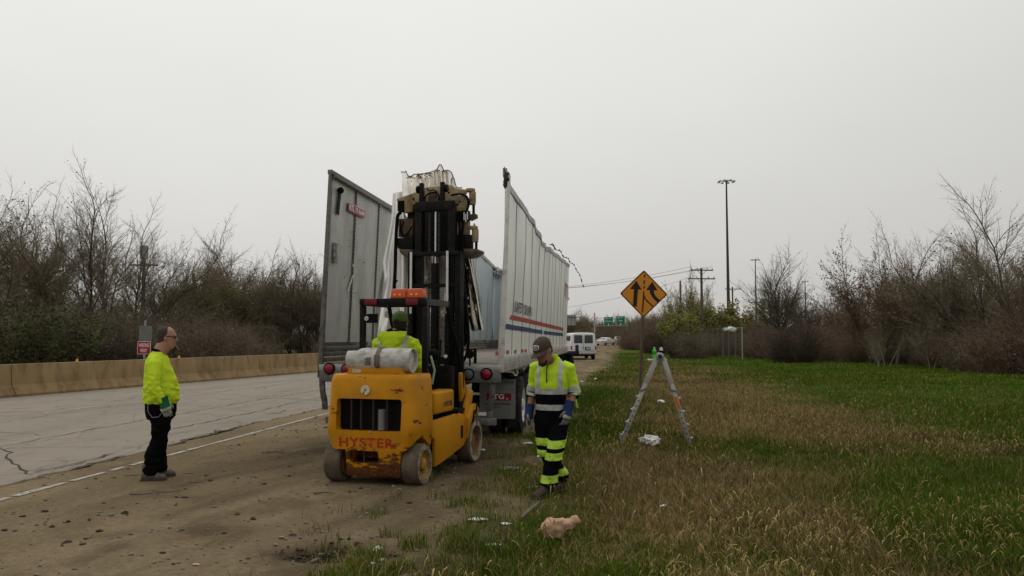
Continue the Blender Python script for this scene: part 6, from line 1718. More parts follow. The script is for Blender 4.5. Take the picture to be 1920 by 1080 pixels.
def hose(pts, r_, y, name='hose'):
    P = [f_plane(a, b, 1, y) for a, b in pts]; Q = []
    for i in range(len(P) - 1):
        for k in range(6):
            t = k / 6; p0, p1, p2, p3 = P[max(0, i - 1)], P[i], P[i + 1], P[min(len(P) - 1, i + 2)]
            Q.append(0.5 * ((2 * p1) + (p2 - p0) * t + (2 * p0 - 5 * p1 + 4 * p2 - p3) * t * t + (3 * p1 - p0 - 3 * p2 + p3) * t ** 3))
    Q.append(P[-1]); return MB().tube(Q, r_, 7).build(name, M_BLACKP, cl_)
hose([(752, 398), (746, 404), (744, 420), (742, 460), (741, 505), (739, 545), (740, 575)], .026, CY)
hose([(757, 415), (753, 430), (757, 441), (766, 436), (772, 424)], .012, CY - .04); hose([(752, 412), (751, 432), (756, 444), (768, 440)], .010, CY - .05)
hose([(846, 366), (862, 364), (874, 368), (879, 380), (876, 394), (872, 412)], .018, CY - .04)
hose([(797, 378), (798, 368), (806, 362), (816, 361), (823, 368), (822, 379)], .012, CY - .02); hose([(800, 352), (805, 358), (812, 356), (820, 360)], .010, CY - .02)
hose([(866, 396), (868, 420), (866, 450), (868, 500), (872, 560), (878, 620), (876, 660), (862, 690)], .022, CY - .05)
hose([(858, 400), (862, 430), (858, 470), (860, 540), (858, 600)], .016, CY - .06)
hose([(745, 525), (738, 540), (742, 556), (752, 548)], .010, CY - .05)
for px, py in ((870, 405), (873, 408), (876, 404)):
    q = f_plane(px, py, 1, CY - .06); MB().cyl((q.x, CY - .06, q.z - .06), (q.x, CY - .06, q.z + .05), .013, n=8).build('hose_fitting', M_STEEL, cl_)
q = f_plane(871, 602, 1, CY + .15)
MB().lathe([(.03, -.05), (.19, -.045), (.215, -.02), (.215, .02), (.19, .045), (.08, .05)], (q.x, CY + .15, q.z), (1, .25, 0), 30).build('clamp_pad', M_BLACKP, cl_)
cplate('clamp_jaw', [(862, 560), (868, 566), (874, 600), (878, 636), (868, 650), (860, 640)], M_BLACKP, CY + .16, .1)
# lower machinery beside the mast: levers, lamp, bracket
q = f_plane(881, 664, 1, 2.0); MB().lathe([(.02, -.03), (.055, -.02), (.065, .01), (.06, .03)], (q.x, 2.0, q.z), (0, -1, 0), 18).cyl((q.x, 2.0, q.z), (q.x, 2.0, q.z - .16), .012).build('work_lamp', M_BLACKP, FK)
a, b_ = f_plane(868, 655, 1, 1.98), f_plane(891, 680, 1, 1.98)
MB().tube([(a.x, 1.98, a.z), (b_.x - .01, 1.98, a.z)], .008, 6).box((b_.x, 1.98, (a.z + b_.z) / 2), (.035, .03, .2)).build('lamp_bracket', M_BLACKP, FK)
for px, y0, y1 in ((812, 650, 690), (826, 640, 692), (838, 648, 700)):
    a, b_ = f_plane(px, y0, 1, 1.5), f_plane(px - 3, y1, 1, 1.5); MB().cyl(a, b_, .011, n=8).blob(a, .022, sub=2).build('control_lever', M_BLACKP, FK)
q = f_plane(836, 668, 1, 1.48); MB().lathe([(.022, 0), (.022, .02)], (q.x, 1.48, q.z), (0, -1, 0), 14).build('dial', M_WHITE, FK)
q = f_plane(808, 665, 1, 1.2); MB().lathe([(.05, -.1), (.07, -.05), (.07, .06), (.03, .1)], (q.x, 1.2, q.z), (1, .2, .1), 16).build('air_cleaner', M_BLACKP, FK)
a, b_ = f_plane(808, 668, 1, .9), f_plane(813, 720, 1, .8)
MB().tube([(b_.x, .75, b_.z), ((a.x + b_.x) / 2 + .05, .8, (a.z + b_.z) / 2), (a.x, .9, a.z)], .014, 8).build('green_hose', mat('pale_green_hose', (0.22, 0.28, 0.2), .6), FK)
cplate('mast_side_plate', [(848, 566), (866, 566), (868, 700), (846, 700)], M_MAST, MY - .02, .06)
mb = MB()
for py in (590, 598, 606, 614, 622, 630): 
    q = f_plane(852, py, 1, MY - .03); mb.lathe([(.008, 0), (.008, .004)], (q.x, MY - .022, q.z), (0, -1, 0), 8)
mb.build('bolts', M_GALV, FK)
# ================================================================== PEOPLE
M_SKIN = mat('skin', (0.36, 0.19, 0.13), .55, var=.08, vs_=10)
M_SKIN2 = mat('tanned_skin', (0.27, 0.125, 0.08), .55, var=.08, vs_=10)
M_HAIR = mat('dark_brown_hair', (0.028, 0.016, 0.012), .7, var=.3, vs_=30, bump=.5, bs=120)
M_GREYH = mat('short_greying_hair', (0.055, 0.036, 0.03), .75, var=.3, vs_=40, bump=.5, bs=150)
M_NEON = mat('neon_yellow_cloth', (0.53, 0.70, 0.030), .8, var=.09, vs_=5, bump=.25, bs=45, spec=.1, dirt=(0.27, 0.35, 0.04), dscale=7, dth=.64, dw=.1, damt=.55)
M_NEOND = mat('soiled_neon_cloth', (0.46, 0.68, 0.022), .75, var=.08, vs_=5, bump=.15, bs=60, spec=.25, dirt=(0.10, 0.12, 0.03), dscale=11, dth=.66, dw=.05, damt=.7)
M_NAVYC = mat('black_work_cloth', (0.004, 0.004, 0.005), .9, var=.3, vs_=6, spec=.05)
M_TAPES = mat('silver_reflective_tape', (0.42, 0.42, 0.40), .45, .15, var=.1, vs_=12)
M_LIME = mat('lime_reflective_tape', (0.44, 0.66, 0.06), .5, var=.12, vs_=14, dirt=(0.12, 0.16, 0.03), dscale=14, dth=.62)
M_BOOT = mat('dusty_boot_leather', (0.115, 0.10, 0.08), .85, var=.25, vs_=12, dirt=(0.09, 0.07, 0.055), dscale=14)
M_BOOTD = mat('brown_boot_leather', (0.06, 0.042, 0.03), .8, var=.25, vs_=12)
M_CUFFB = mat('blue_glove_cuff', (0.012, 0.028, 0.10), .75, var=.12); M_GLOVE = mat('grey_leather_glove', (0.15, 0.14, 0.125), .85, var=.3, vs_=25, dirt=(0.05, .05, .05), dscale=20)
M_CUFFG = mat('green_glove_cuff', (0.008, 0.10, 0.035), .75, var=.12); M_GLOVEG = mat('pale_leather_glove', (0.30, 0.31, 0.28), .85, var=.2, vs_=25, dirt=(0.03, .10, .05), dscale=30, dth=.55)
M_DGLOVE = mat('dark_glove', (0.03, 0.03, 0.035), .85, var=.2)
M_CAPB = mat('brown_cap_cloth', (0.060, 0.040, 0.027), .85, var=.1, bump=.1, bs=150); M_CAPG = mat('green_cap_cloth', (0.10, 0.17, 0.035), .8, var=.12, bump=.1, bs=150)
HEAD = [(-.118, .052, .024, .022), (-.108, .046, .040, .040), (-.085, .032, .053, .058), (-.05, .016, .064, .080), (0, .002, .072, .094), (.045, -.004, .0755, .098), (.085, -.008, .067, .088), (.112, -.01, .046, .062), (.126, -.012, .018, .025)]
def ell(c, rx, ry, M_=None, n=20):
    pts = [Vector((c[0] + rx * math.cos(2 * math.pi * k / n), c[1] + ry * math.sin(2 * math.pi * k / n), c[2])) for k in range(n)]
    return [M_ @ p for p in pts] if M_ is not None else pts
def add_head(mb, H):
    mb.loft([ell((0, cy, z), rx, ry, H) for z, cy, rx, ry in HEAD])
    mb.tube([H @ Vector(p) for p in ((0, .088, .028), (0, .103, .0), (0, .112, -.020), (0, .098, -.030))], [.010, .013, .017, .010], 8)
    mb.tube([H @ Vector(p) for p in ((-.05, .078, .033), (0, .094, .036), (.05, .078, .033))], [.010, .013, .010], 8)
    mb.tube([H @ Vector(p) for p in ((-.025, .083, -.058), (0, .094, -.056), (.025, .083, -.058))], [.006, .010, .006], 8)
    mb.tube([H @ Vector(p) for p in ((-.02, .080, -.075), (0, .089, -.074), (.02, .080, -.075))], [.006, .010, .006], 8)
    for sx in (-1, 1): mb.blob(H @ Vector((sx * .076, -.006, -.004)), .03, sub=2, sq=(.35, .62, 1))
def face_details(root, H):
    for sx in (-1, 1):
        e_ = MB().blob(H @ Vector((sx * .031, .083, .016)), .0125, sub=2).build('eye', mat('eye_white', (0.6, .58, .55), .3) if 'eye_white' not in bpy.data.materials else bpy.data.materials['eye_white'], root)
        MB().blob(H @ Vector((sx * .031, .093, .015)), .0062, sub=2).build('iris', M_BLACKP, e_)
        MB().tube([H @ Vector((sx * .052, .080, .040)), H @ Vector((sx * .03, .094, .044)), H @ Vector((sx * .012, .097, .040))], [.004, .006, .004], 6).build('eyebrow', M_HAIR, root)
def limb(mb, pts, rad, n=14): return mb.tube(pts, rad, n)
def folds(o, amp, freq, seed=0, zlo=-9, zhi=9, ver=1.0):
    me = o.data; no = [v.normal.copy() for v in me.vertices]
    for v, n_ in zip(me.vertices, no):
        if zlo < v.co.z < zhi:
            q = Vector((v.co.x * freq + seed, v.co.y * freq, v.co.z * freq * ver + seed * 2))
            v.co += n_ * amp * ((abs(mnoise.noise(q)) * 2 - .6) + .5 * mnoise.noise(q * 2.1))
    me.update()
def strip_of(o, name, planes, off, m_, parent, extra=None, inner=False):
    """cut a band out of a garment between planes and lift it a little: sewn tape"""
    bm = bmesh.new(); bm.from_mesh(o.data)
    for co, no in planes:
        bmesh.ops.bisect_plane(bm, geom=bm.verts[:] + bm.edges[:] + bm.faces[:], plane_co=co, plane_no=no, clear_outer=True, clear_inner=False)
    if extra: bmesh.ops.delete(bm, geom=[f for f in bm.faces if not extra(f.calc_center_median(), f.normal)], context='FACES')
    bm.normal_update()
    mv = [(v, v.normal.copy()) for v in bm.verts]
    for v, n_ in mv: v.co += n_ * off
    ex = bmesh.ops.solidify(bm, geom=bm.faces[:], thickness=off * .8)
    me = bpy.data.meshes.new(name); bm.to_mesh(me); bm.free()
    me.polygons.foreach_set('use_smooth', [True] * len(me.polygons)); me.set_sharp_from_angle(angle=R(50))
    me.materials.append(m_)
    return link(name, me, parent)
def two_tone(o, co, no, slot, extra=None):
    bm = bmesh.new(); bm.from_mesh(o.data); co, no = Vector(co), Vector(no)
    bmesh.ops.bisect_plane(bm, geom=bm.verts[:] + bm.edges[:] + bm.faces[:], plane_co=co, plane_no=no)
    for f in bm.faces:
        c = f.calc_center_median()
        if (c - co).dot(no) > 0 and (extra is None or extra(c)): f.material_index = slot
    bm.to_mesh(o.data); bm.free()
def glove(root, wrist, tip, thumb, curl, m_hand, m_cuff, band=None, cuff_len=.09, name='glove', scale=1.12):
    wrist, tip = Vector(wrist), Vector(tip); a = (tip - wrist).normalized()
    b = Vector(thumb); b = (b - a * b.dot(a)).normalized(); n_ = Vector(curl); n_ = (n_ - a * n_.dot(a) - b * n_.dot(b)).normalized()
    S = scale
    def P(l, s_, t=0): return wrist + (a * l + b * s_ + n_ * t) * S
    def ring(l, w_, t_, off=0): return [wrist + (a * l + b * (w_ * math.cos(k / 14 * 6.283)) + n_ * (t_ * math.sin(k / 14 * 6.283) + off)) * S for k in range(14)]
    mb = MB().loft([ring(-.03, .034, .028), ring(.0, .034, .026), ring(.03, .042, .023), ring(.065, .046, .020), ring(.092, .042, .015), ring(.10, .03, .01)])
    for s_, ln, cu in ((.034, .070, .55), (.012, .080, .62), (-.011, .075, .7), (-.032, .060, .8)):
        pts = [P(.075, s_ * .9), P(.098, s_)]; ang = .25; l_, t_ = .098, 0
        for seg_ in (.42, .33, .25):
            l_ += ln * seg_ * math.cos(ang); t_ += ln * seg_ * math.sin(ang); ang += cu; pts.append(P(l_, s_ * 1.05, t_))
        mb.tube(pts, [.012 * S, .0118 * S, .011 * S, .0102 * S, .0085 * S], 8)
    mb.tube([P(.018, .025), P(.042, .050, .008), P(.066, .062, .02), P(.088, .060, .034)], [.016 * S, .0145 * S, .012 * S, .009 * S], 8)
    o = mb.build(name, m_hand, root); remesh(o, .006, 3)
    if cuff_len:
        rg = lambda l, r_: [wrist + (a * l + b * (r_ * math.cos(k / 18 * 6.283)) + n_ * (r_ * .88 * math.sin(k / 18 * 6.283))) * S for k in range(18)]
        cf = MB().loft([rg(-cuff_len, .046), rg(-cuff_len, .052), rg(-cuff_len * .4, .048), rg(.022, .046), rg(.05, .051), rg(.052, .044)])
        cf.build('cuff', m_cuff, o, smooth=50)
    if band:
        rg = lambda l, w_, t_: [wrist + (a * l + b * (w_ * math.cos(k / 18 * 6.283)) + n_ * (t_ * math.sin(k / 18 * 6.283))) * S for k in range(18)]
        MB().loft([rg(.048, .050, .030), rg(.052, .0535, .033), rg(.078, .0525, .030), rg(.082, .049, .027)]).build('knuckle_band', band, o, smooth=50)
    return o
def boot(root, heel, toe_dir, m_, ln=.29, w_=.052, h_=.12, name='boot'):
    d = Vector((toe_dir[0], toe_dir[1], 0)).normalized(); x = Vector((d.y, -d.x, 0)); h = Vector(heel)
    def rg(l, hw, z0, z1): 
        return [h + d * l + x * (hw * math.cos(t)) + Vector((0, 0, (z0 + z1) / 2 + (z1 - z0) / 2 * math.sin(t))) for t in [k / 16 * 6.283 for k in range(16)]]
    mb = MB().loft([rg(-.012, .02, .03, .07), rg(0, .036, .005, .10), rg(.05, .042, .0, .135), rg(.10, .043, .0, .125), rg(.15, .047, .0, .095), rg(.21, w_, 0, .078), rg(.26, w_ * .9, .004, .066), rg(ln, w_ * .45, .014, .045)])
    mb.tube([h + d * .055 + Vector((0, 0, .05)), h + d * .05 + Vector((0, 0, .20))], [.047, .050], 14)
    o = mb.build(name, m_, root); remesh(o, .009, 3)
    sl = MB()
    out = [(-.02, .034), (.0, .043), (.08, .046), (.15, .052), (.21, w_ + .006), (.26, w_ * .95), (ln + .004, w_ * .5)]
    poly = [(l, w) for l, w in out] + [(l, -w) for l, w in reversed(out)]
    sl.prism(poly, (0, 0, .024), h + Vector((0, 0, -.004)), d, x).build('sole', M_BOOTD, o, bevel=.004, fix=True)
    return o

# ------------------------------------------------ man in profile on the left
px0, D0 = 303, 2473 / (893 - 634)
base = at(px0, 634, D0); base.z = 0; base.z = ground_z(base) + .002
P1 = empty('person', base, R(-69), 'man in neon yellow sweatshirt standing in profile on the shoulder', 'person'); P1.scale = (.93, .93, .99)
Z = lambda py: (893 - py) / 154.3
Yv = lambda px: (px - px0) / 154.3
H1 = Matrix.Translation((0, Yv(312), 1.675)) @ Matrix.Rotation(R(-3), 4, 'X') @ Matrix.Diagonal((1.16, 1.16, 1.12, 1))
mb = MB(); add_head(mb, H1)
mb.tube([(0, -.04, 1.44), (0, .0, 1.54), (0, .04, 1.62)], [.095, .085, .080], 16)
mb.tube([H1 @ Vector((0, .02, -.10)), H1 @ Vector((0, -.02, -.13))], [.05, .06], 12)
mb.loft([ell((0, .0, .86), .17, .16), ell((0, .01, 1.0), .20, .20), ell((0, -.02, 1.25), .19, .16), ell((0, -.04, 1.42), .17, .11), ell((0, -.03, 1.48), .08, .08)])
for sx in (-1, 1):
    mb.tube([(sx * .17, -.05, 1.40), (sx * .27, -.05, 1.12), (sx * .28, .05, .92)], [.06, .045, .034], 12)
    mb.tube([(sx * .10, .0, .90), (sx * .10, .0, .48), (sx * .10, -.07 + (.06 if sx < 0 else 0), .10)], [.09, .065, .045], 12)
o = mb.build('body', M_SKIN, P1); remesh(o, .0095, 2)
hm = MB()
hr = [(-.07, -.065, .028, .02), (-.05, -.045, .058, .052), (0, -.022, .0745, .078), (.045, -.020, .0785, .088), (.085, -.022, .0705, .082), (.114, -.022, .049, .058), (.1285, -.022, .02, .03)]
hm.loft([ell((0, cy, z), rx, ry, H1) for z, cy, rx, ry in hr]); o = hm.build('hair', M_GREYH, P1); remesh(o, .008, 2)
MB().tube([H1 @ Vector(p) for p in ((-.02, .083, -.078), (0, .089, -.10), (.0, .078, -.120), (0, .06, -.125))], [.016, .022, .02, .012], 10).build('goatee', M_HAIR, P1)
gl_ = empty('sunglasses', (0, 0, 0)); gl_.parent = P1
for sx in (-1, 1):
    MB().blob(H1 @ Vector((sx * .034, .092, .018)), .024, sub=2, sq=(1.2, .35, .75)).build('lens', M_GLASS, gl_)
    MB().tube([H1 @ Vector((sx * .062, .085, .022)), H1 @ Vector((sx * .077, .03, .022)), H1 @ Vector((sx * .080, -.015, .015))], .004, 6).build('temple_arm', M_BLACKP, gl_)
MB().tube([H1 @ Vector((-.02, .104, .022)), H1 @ Vector((.02, .104, .022))], .004, 6).build('bridge', M_BLACKP, gl_)
MB().tube([H1 @ Vector((.012, .094, -.062)), H1 @ Vector((.02, .14, -.12))], .002, 5).build('toothpick', mat('pale_wood', (0.5, 0.4, 0.26), .7), P1)
# sweatshirt
sh = MB(); sh.loft([ell((0, .005, .89), .215, .212), ell((0, .012, .93), .228, .224), ell((0, .018, 1.02), .226, .226), ell((0, .004, 1.16), .218, .208), ell((0, -.022, 1.29), .208, .178), ell((0, -.04, 1.40), .195, .148), ell((0, -.045, 1.47), .15, .108), ell((0, -.035, 1.52), .082, .08)])
for sx in (-1, 1):
    s2 = MB(); s2.tube([(sx * .13, -.055, 1.43), (sx * .215, -.06, 1.36), (sx * .275, -.06, 1.2), (sx * .295, -.05, 1.08), (sx * .30, .0, 1.0), (sx * .295, .065, .915)], [.075, .090, .082, .074, .068, .052], 14)
    s2 = s2.build('sweatshirt_sleeve', M_NEON, P1); remesh(s2, .011, 5); folds(s2, .012, 9, 3 + sx, .85, 1.25, 1.6)
o = sh.build('sweatshirt', M_NEON, P1); remesh(o, .013, 6); folds(o, .011, 5.5, 2, ver=1.6); folds(o, .013, 8, 5, .86, 1.1, 2.2)
MB().tube([(.075 * math.cos(t), -.03 + .078 * math.sin(t), 1.525 + .02 * -math.sin(t)) for t in np.linspace(0, 6.283, 25)], .016, 8).build('collar', M_NAVYC, o)
tr = MB()
tr.loft([ell((0, .01, .70), .19, .16), ell((0, .015, .80), .215, .19), ell((0, .01, .95), .205, .19), ell((0, .01, 1.0), .19, .18)])
for sx in (-1, 1):
    ay = Yv(290) if sx > 0 else Yv(306)
    tr.tube([(sx * .095, .005, .84), (sx * .115, .02, .66), (sx * .11, .01, .48), (sx * .11, ay * .6 - .01, .30), (sx * .11, ay, .06)], [.125, .118, .096, .092, .094], 16)
o = tr.build('trousers', M_NAVYC, P1); remesh(o, .013, 4); folds(o, .014, 7, 3, .03, .75, 1.6)
chn = [Vector((.19, -.13, .90)), Vector((.232, -.12, .81)), Vector((.238, -.07, .745)), Vector((.238, 0, .75)), Vector((.22, .06, .82))]
MB().tube(chn, .003, 6).build('wallet_chain', M_GALV, P1)
glove(P1, (.298, .062, .925), (.285, .135, .70), (0, 1, .2), (-1, .2, 0), M_GLOVEG, M_CUFFG, M_TAPES, .05, scale=1.25)
glove(P1, (-.298, .062, .925), (-.285, .135, .70), (0, 1, .2), (1, .2, 0), M_GLOVEG, M_CUFFG, M_TAPES, .05, scale=1.25)
boot(P1, (.11, Yv(276), 0), (.12, 1, 0), M_BOOT, .285); boot(P1, (-.11, Yv(291), 0), (-.08, 1, 0), M_BOOT, .285)

# ------------------------------------------------ worker walking towards the camera
D2 = 8.6; base = at(1035, 634, D2); base.z = 0; base.z = ground_z(base) + .0
P2 = empty('person', base, R(162), 'worker in yellow and black jacket and brown cap walking over grass looking down', 'person')
H2 = Matrix.Translation((.045, .17, 1.505)) @ Matrix.Rotation(R(-20), 4, 'Z') @ Matrix.Rotation(R(-24), 4, 'X') @ Matrix.Rotation(R(8), 4, 'Y') @ Matrix.Diagonal((1.10, 1.10, 1.10, 1))
mb = MB(); add_head(mb, H2)
mb.tube([(0, .0, 1.33), (.01, .05, 1.40), H2 @ Vector((0, -.03, -.06))], [.08, .068, .062], 14)
mb.loft([ell((0, .0, .78), .16, .12), ell((0, .01, 1.0), .17, .13), ell((0, .02, 1.22), .18, .13), ell((0, .01, 1.34), .15, .10), ell((0, .02, 1.40), .07, .07)])
RA = [(.165, .0, 1.34), (.222, -.02, 1.07), (.245, .05, .85)]; LA = [(-.165, .0, 1.34), (-.235, -.05, 1.08), (-.195, .08, .89)]
for A_ in (RA, LA): mb.tube(A_, [.055, .045, .032], 12)
LL = [(-.10, .02, .82), (-.065, .14, .46), (.01, .15, .10)]; RL = [(.10, .0, .82), (.075, .02, .46), (-.065, -.17, .12)]
for A_ in (LL, RL): mb.tube(A_, [.085, .062, .045], 12)
o = mb.build('body', M_SKIN2, P2); remesh(o, .0095, 2)
face_details(P2, H2)
b_ = MB().tube([H2 @ Vector(p) for p in ((-.05, .06, -.07), (-.03, .082, -.095), (0, .092, -.10), (.03, .082, -.095), (.05, .06, -.07))], [.012, .018, .022, .018, .012], 8); b_.build('beard', M_HAIR, P2)
MB().loft([ell((0, -.03, -.03), .070, .06, H2), ell((0, -.022, .02), .0775, .085, H2), ell((0, -.012, .05), .077, .097, H2)]).build('hair', M_HAIR, P2)
def cap(root, H, m_, badge=True, back=False):
    rings = [(.030, .0, .082, .104), (.050, -.002, .086, .109), (.085, -.006, .083, .104), (.118, -.010, .065, .080), (.138, -.012, .036, .044), (.146, -.012, .008, .01)]
    cp = empty('cap', (0, 0, 0)); cp.parent = root
    c = MB().loft([ell((0, cy, z), rx, ry, H, 28) for z, cy, rx, ry in rings]).build('crown_panel', m_, cp, smooth=60)
    vs_ = []
    br = MB(); nn = 15
    top = []; 
    for j, ext in enumerate((0, .35, .7, 1.0)):
        row = []
        for k in range(nn):
            t = R(18 + 144 * k / (nn - 1)); r0x, r0y = .083, .104
            e_ = .075 * ext * max(0, math.sin(t)) ** .5
            row.append(H @ Vector(((r0x + .004 * ext) * math.cos(t), r0y * math.sin(t) + e_, .034 - .018 * ext - .020 * ext * math.cos(t) ** 2)))
        top.append(row)
    slab(top, H.to_3x3() @ Vector((0, 0, -.005))).build('brim', m_, cp, smooth=60, fix=True)
    MB().blob(H @ Vector((0, -.012, .147)), .009, sub=2).build('button', m_, cp)
    return cp
cp2 = cap(P2, H2, M_CAPB)
def badge_pt(u, v_, off):                 # ellipse on the cap front
    x = u * .040; z = .084 + v_ * .024; a = math.asin(max(-1, min(1, x / .083)))
    sc = float(np.interp(z, [.05, .085, .118], [1.0, .965, .77]))
    return H2 @ Vector((x, -.005 + .106 * sc * math.cos(a) + off, z))
n_ = 28
outer = [badge_pt(math.cos(t), math.sin(t), .004) for t in np.linspace(0, 6.283, n_, endpoint=False)]; inner_ = [badge_pt(.84 * math.cos(t), .78 * math.sin(t), .0045) for t in np.linspace(0, 6.283, n_, endpoint=False)]
MB().add(outer + inner_, [(i, (i + 1) % n_, n_ + (i + 1) % n_, n_ + i) for i in range(n_)]).build('badge_ring', M_WHITE, cp2, smooth=0)
mk = MB()
for v0, v1, w0, w1 in ((-.1, .18, .62, .5), (-.42, -.28, .4, .45), (.32, .55, .22, .10)):
    mk.add([badge_pt(-w0, v0, .005), badge_pt(w0, v0, .005), badge_pt(w1, v1, .005), badge_pt(-w1, v1, .005)], [(0, 1, 2, 3)])
mk.build('badge_emblem', M_WHITE, cp2, smooth=0)
# jacket
jk = MB(); jk.loft([ell((0, .0, .79), .165, .145), ell((0, .005, .88), .172, .155), ell((0, .01, 1.02), .178, .160), ell((0, .015, 1.16), .192, .165), ell((0, .01, 1.28), .195, .148), ell((0, .0, 1.36), .165, .12), ell((0, .005, 1.41), .11, .095), ell((.01, .03, 1.455), .085, .088)])
SLV = {}
for A_, s_ in ((RA, 1), (LA, -1)):
    a, b, c = [Vector(p) for p in A_]
    sl_ = MB(); sl_.tube([(s_ * .11, .0, 1.345), a + Vector((s_ * .015, 0, -.02)), a.lerp(b, .45), b, b.lerp(c, .30)], [.072, .083, .075, .068, .066], 14)
    so_ = sl_.build('jacket_sleeve', M_NEOND, P2); remesh(so_, .011, 5); folds(so_, .009, 7, 6 + s_, ver=1.5)
    so_.data.materials.append(M_NAVYC); two_tone(so_, (0, 0, 1.075), (0, 0, -1), 1)
    for z1_, z0_ in ((1.135, 1.08), (1.062, 1.03)):
        strip_of(so_, 'sleeve_tape', [((0, 0, z1_), (s_ * .35, 0, 1)), ((0, 0, z0_), (-s_ * .35, 0, -1))], .004, M_TAPES, so_) if False else strip_of(so_, 'sleeve_tape', [((s_ * .22, 0, z1_), (-s_ * .25, 0, 1)), ((s_ * .22, 0, z0_), (s_ * .25, 0, -1))], .004, M_TAPES, so_)
o = jk.build('jacket', M_NEOND, P2); remesh(o, .012, 5); folds(o, .010, 6, 4, ver=1.4); folds(o, .006, 12, 8, .8, 1.1)
o.data.materials.append(M_NAVYC)
two_tone(o, (0, 0, 1.06), (0, 0, -1), 1, lambda c: True)
J2 = o
armless = lambda c, n__=None: abs(c.x) < .212 + .0
strip_of(J2, 'chest_tape', [((0, 0, 1.115), (0, 0, 1)), ((0, 0, 1.055), (0, 0, -1))], .004, M_TAPES, J2)
strip_of(J2, 'hem_tape', [((0, 0, .945), (0, 0, 1)), ((0, 0, .885), (0, 0, -1))], .004, M_TAPES, J2, extra=lambda c, n__: abs(c.x) < .22)
for sx in (-1, 1):
    strip_of(J2, 'shoulder_tape', [((sx * .12 + .022, 0, 0), (1, 0, 0)), ((sx * .12 - .022, 0, 0), (-1, 0, 0)), ((0, 0, 1.06), (0, 0, -1))], .0045, M_TAPES, J2)
MB().tube([(.012, .152, 1.10 + .04), (.012, .182, 1.22), (.012, .168, 1.32), (.014, .13, 1.40)], .006, 6).build('zipper', M_BLACKP, J2)
MB().loft([ell((.012, .045, 1.435), .086, .088), ell((.014, .05, 1.47), .090, .092), ell((.014, .05, 1.474), .082, .084), ell((.012, .045, 1.44), .076, .078)]).build('collar', M_NEOND, J2)
MB().hexa([Vector((-.24, -.10, .90)), Vector((-.21, -.16, .90)), Vector((-.23, -.17, .90)), Vector((-.26, -.12, .90))], [Vector((-.22, -.08, 1.03)), Vector((-.19, -.16, 1.04)), Vector((-.21, -.18, 1.04)), Vector((-.24, -.10, 1.03))]).build('jacket_tail', M_NEOND, J2, fix=True, bevel=.008)
tr = MB(); tr.loft([ell((0, .01, .66), .15, .12), ell((0, .01, .76), .18, .145), ell((0, .0, .88), .185, .15), ell((0, .0, .92), .17, .14)])
for A_ in (LL, RL):
    a, b, c = [Vector(p) for p in A_]
    tr.tube([a, a.lerp(b, .5), b, b.lerp(c, .5), c + Vector((0, 0, -.01))], [.105, .100, .090, .088, .092], 16)
o = tr.build('trousers', M_NAVYC, P2); remesh(o, .012, 4); folds(o, .010, 8, 6, .05, .7, 1.5)
for z1, z0 in ((.60, .52), (.475, .40), (.245, .165)):
    strip_of(o, 'lime_tape', [((0, 0, z1), (0, .12, 1)), ((0, 0, z0), (0, -.12, -1))], .004, M_LIME, o)
glove(P2, RA[2], Vector(RA[2]) + Vector((.01, .05, -.20)), (0, 1, .1), (-1, 0, 0), M_GLOVE, M_CUFFB, None, .075, scale=1.16)
glove(P2, LA[2], Vector(LA[2]) + Vector((.03, .05, -.20)), (.4, 1, .1), (1, 0, 0), M_GLOVE, M_CUFFB, M_TAPES, .085, scale=1.16)
boot(P2, (.005, .115, 0), (.35, 1, 0), M_BOOTD); boot(P2, (-.07, -.22, .015), (.2, 1, 0), M_BOOTD)

# ------------------------------------------------ driver on the forklift
DB = F_MAT @ Vector((-.07, .80, 0)); DB.z = 0
P3 = empty('person', DB, FRZ, 'forklift driver in hooded yellow jacket and green cap seen from behind', 'person')
SZ = 1.12
H3 = Matrix.Translation((.03, .05, 1.84)) @ Matrix.Rotation(R(10), 4, 'X') @ Matrix.Rotation(R(10), 4, 'Z') @ Matrix.Diagonal((1.14, 1.12, 1.10, 1))
mb = MB(); add_head(mb, H3)
mb.tube([(0, -.02, 1.66), (.01, .01, 1.74), (.02, .04, 1.82)], [.08, .068, .062], 14)
mb.loft([ell((0, .0, SZ), .17, .14), ell((0, -.01, 1.35), .17, .12), ell((0, -.02, 1.58), .18, .12), ell((0, -.02, 1.68), .14, .09), ell((0, -.01, 1.73), .07, .07)])
DRA = [(.19, -.02, 1.62), (.27, .06, 1.34), (.24, .30, 1.24)]; DLA = [(-.19, -.02, 1.62), (-.28, .10, 1.38), (-.10, .38, 1.36)]
for A_ in (DRA, DLA): mb.tube(A_, [.055, .045, .032], 12)
for sx in (-1, 1): mb.tube([(sx * .10, .02, SZ + .06), (sx * .13, .42, SZ + .05), (sx * .13, .50, .80)], [.085, .065, .05], 12)
o = mb.build('body', M_SKIN, P3); remesh(o, .0095, 2)
face_details(P3, H3)
MB().loft([ell((0, -.045, -.085), .052, .045, H3), ell((0, -.032, -.04), .0735, .068, H3), ell((0, -.020, .02), .0785, .086, H3), ell((0, -.012, .05), .0785, .097, H3)]).build('hair', M_HAIR, P3)
cp3 = cap(P3, H3, M_CAPG)
pts = [Vector((.030 * math.cos(t), 0, .036 + .030 * math.sin(t))) for t in np.linspace(0, math.pi, 12)]
MB().add([H3 @ Vector((p.x - .012, -.1115 - .001 + .10 * (abs(p.x) ** 2) * 2, p.z)) for p in pts] + [H3 @ Vector((p.x - .012, -.1, p.z)) for p in pts], [tuple(range(12)), tuple(range(23, 11, -1))] + [(i, i + 1, 13 + i, 12 + i) for i in range(11)]).build('cap_opening', M_HAIR, cp3, fix=True)
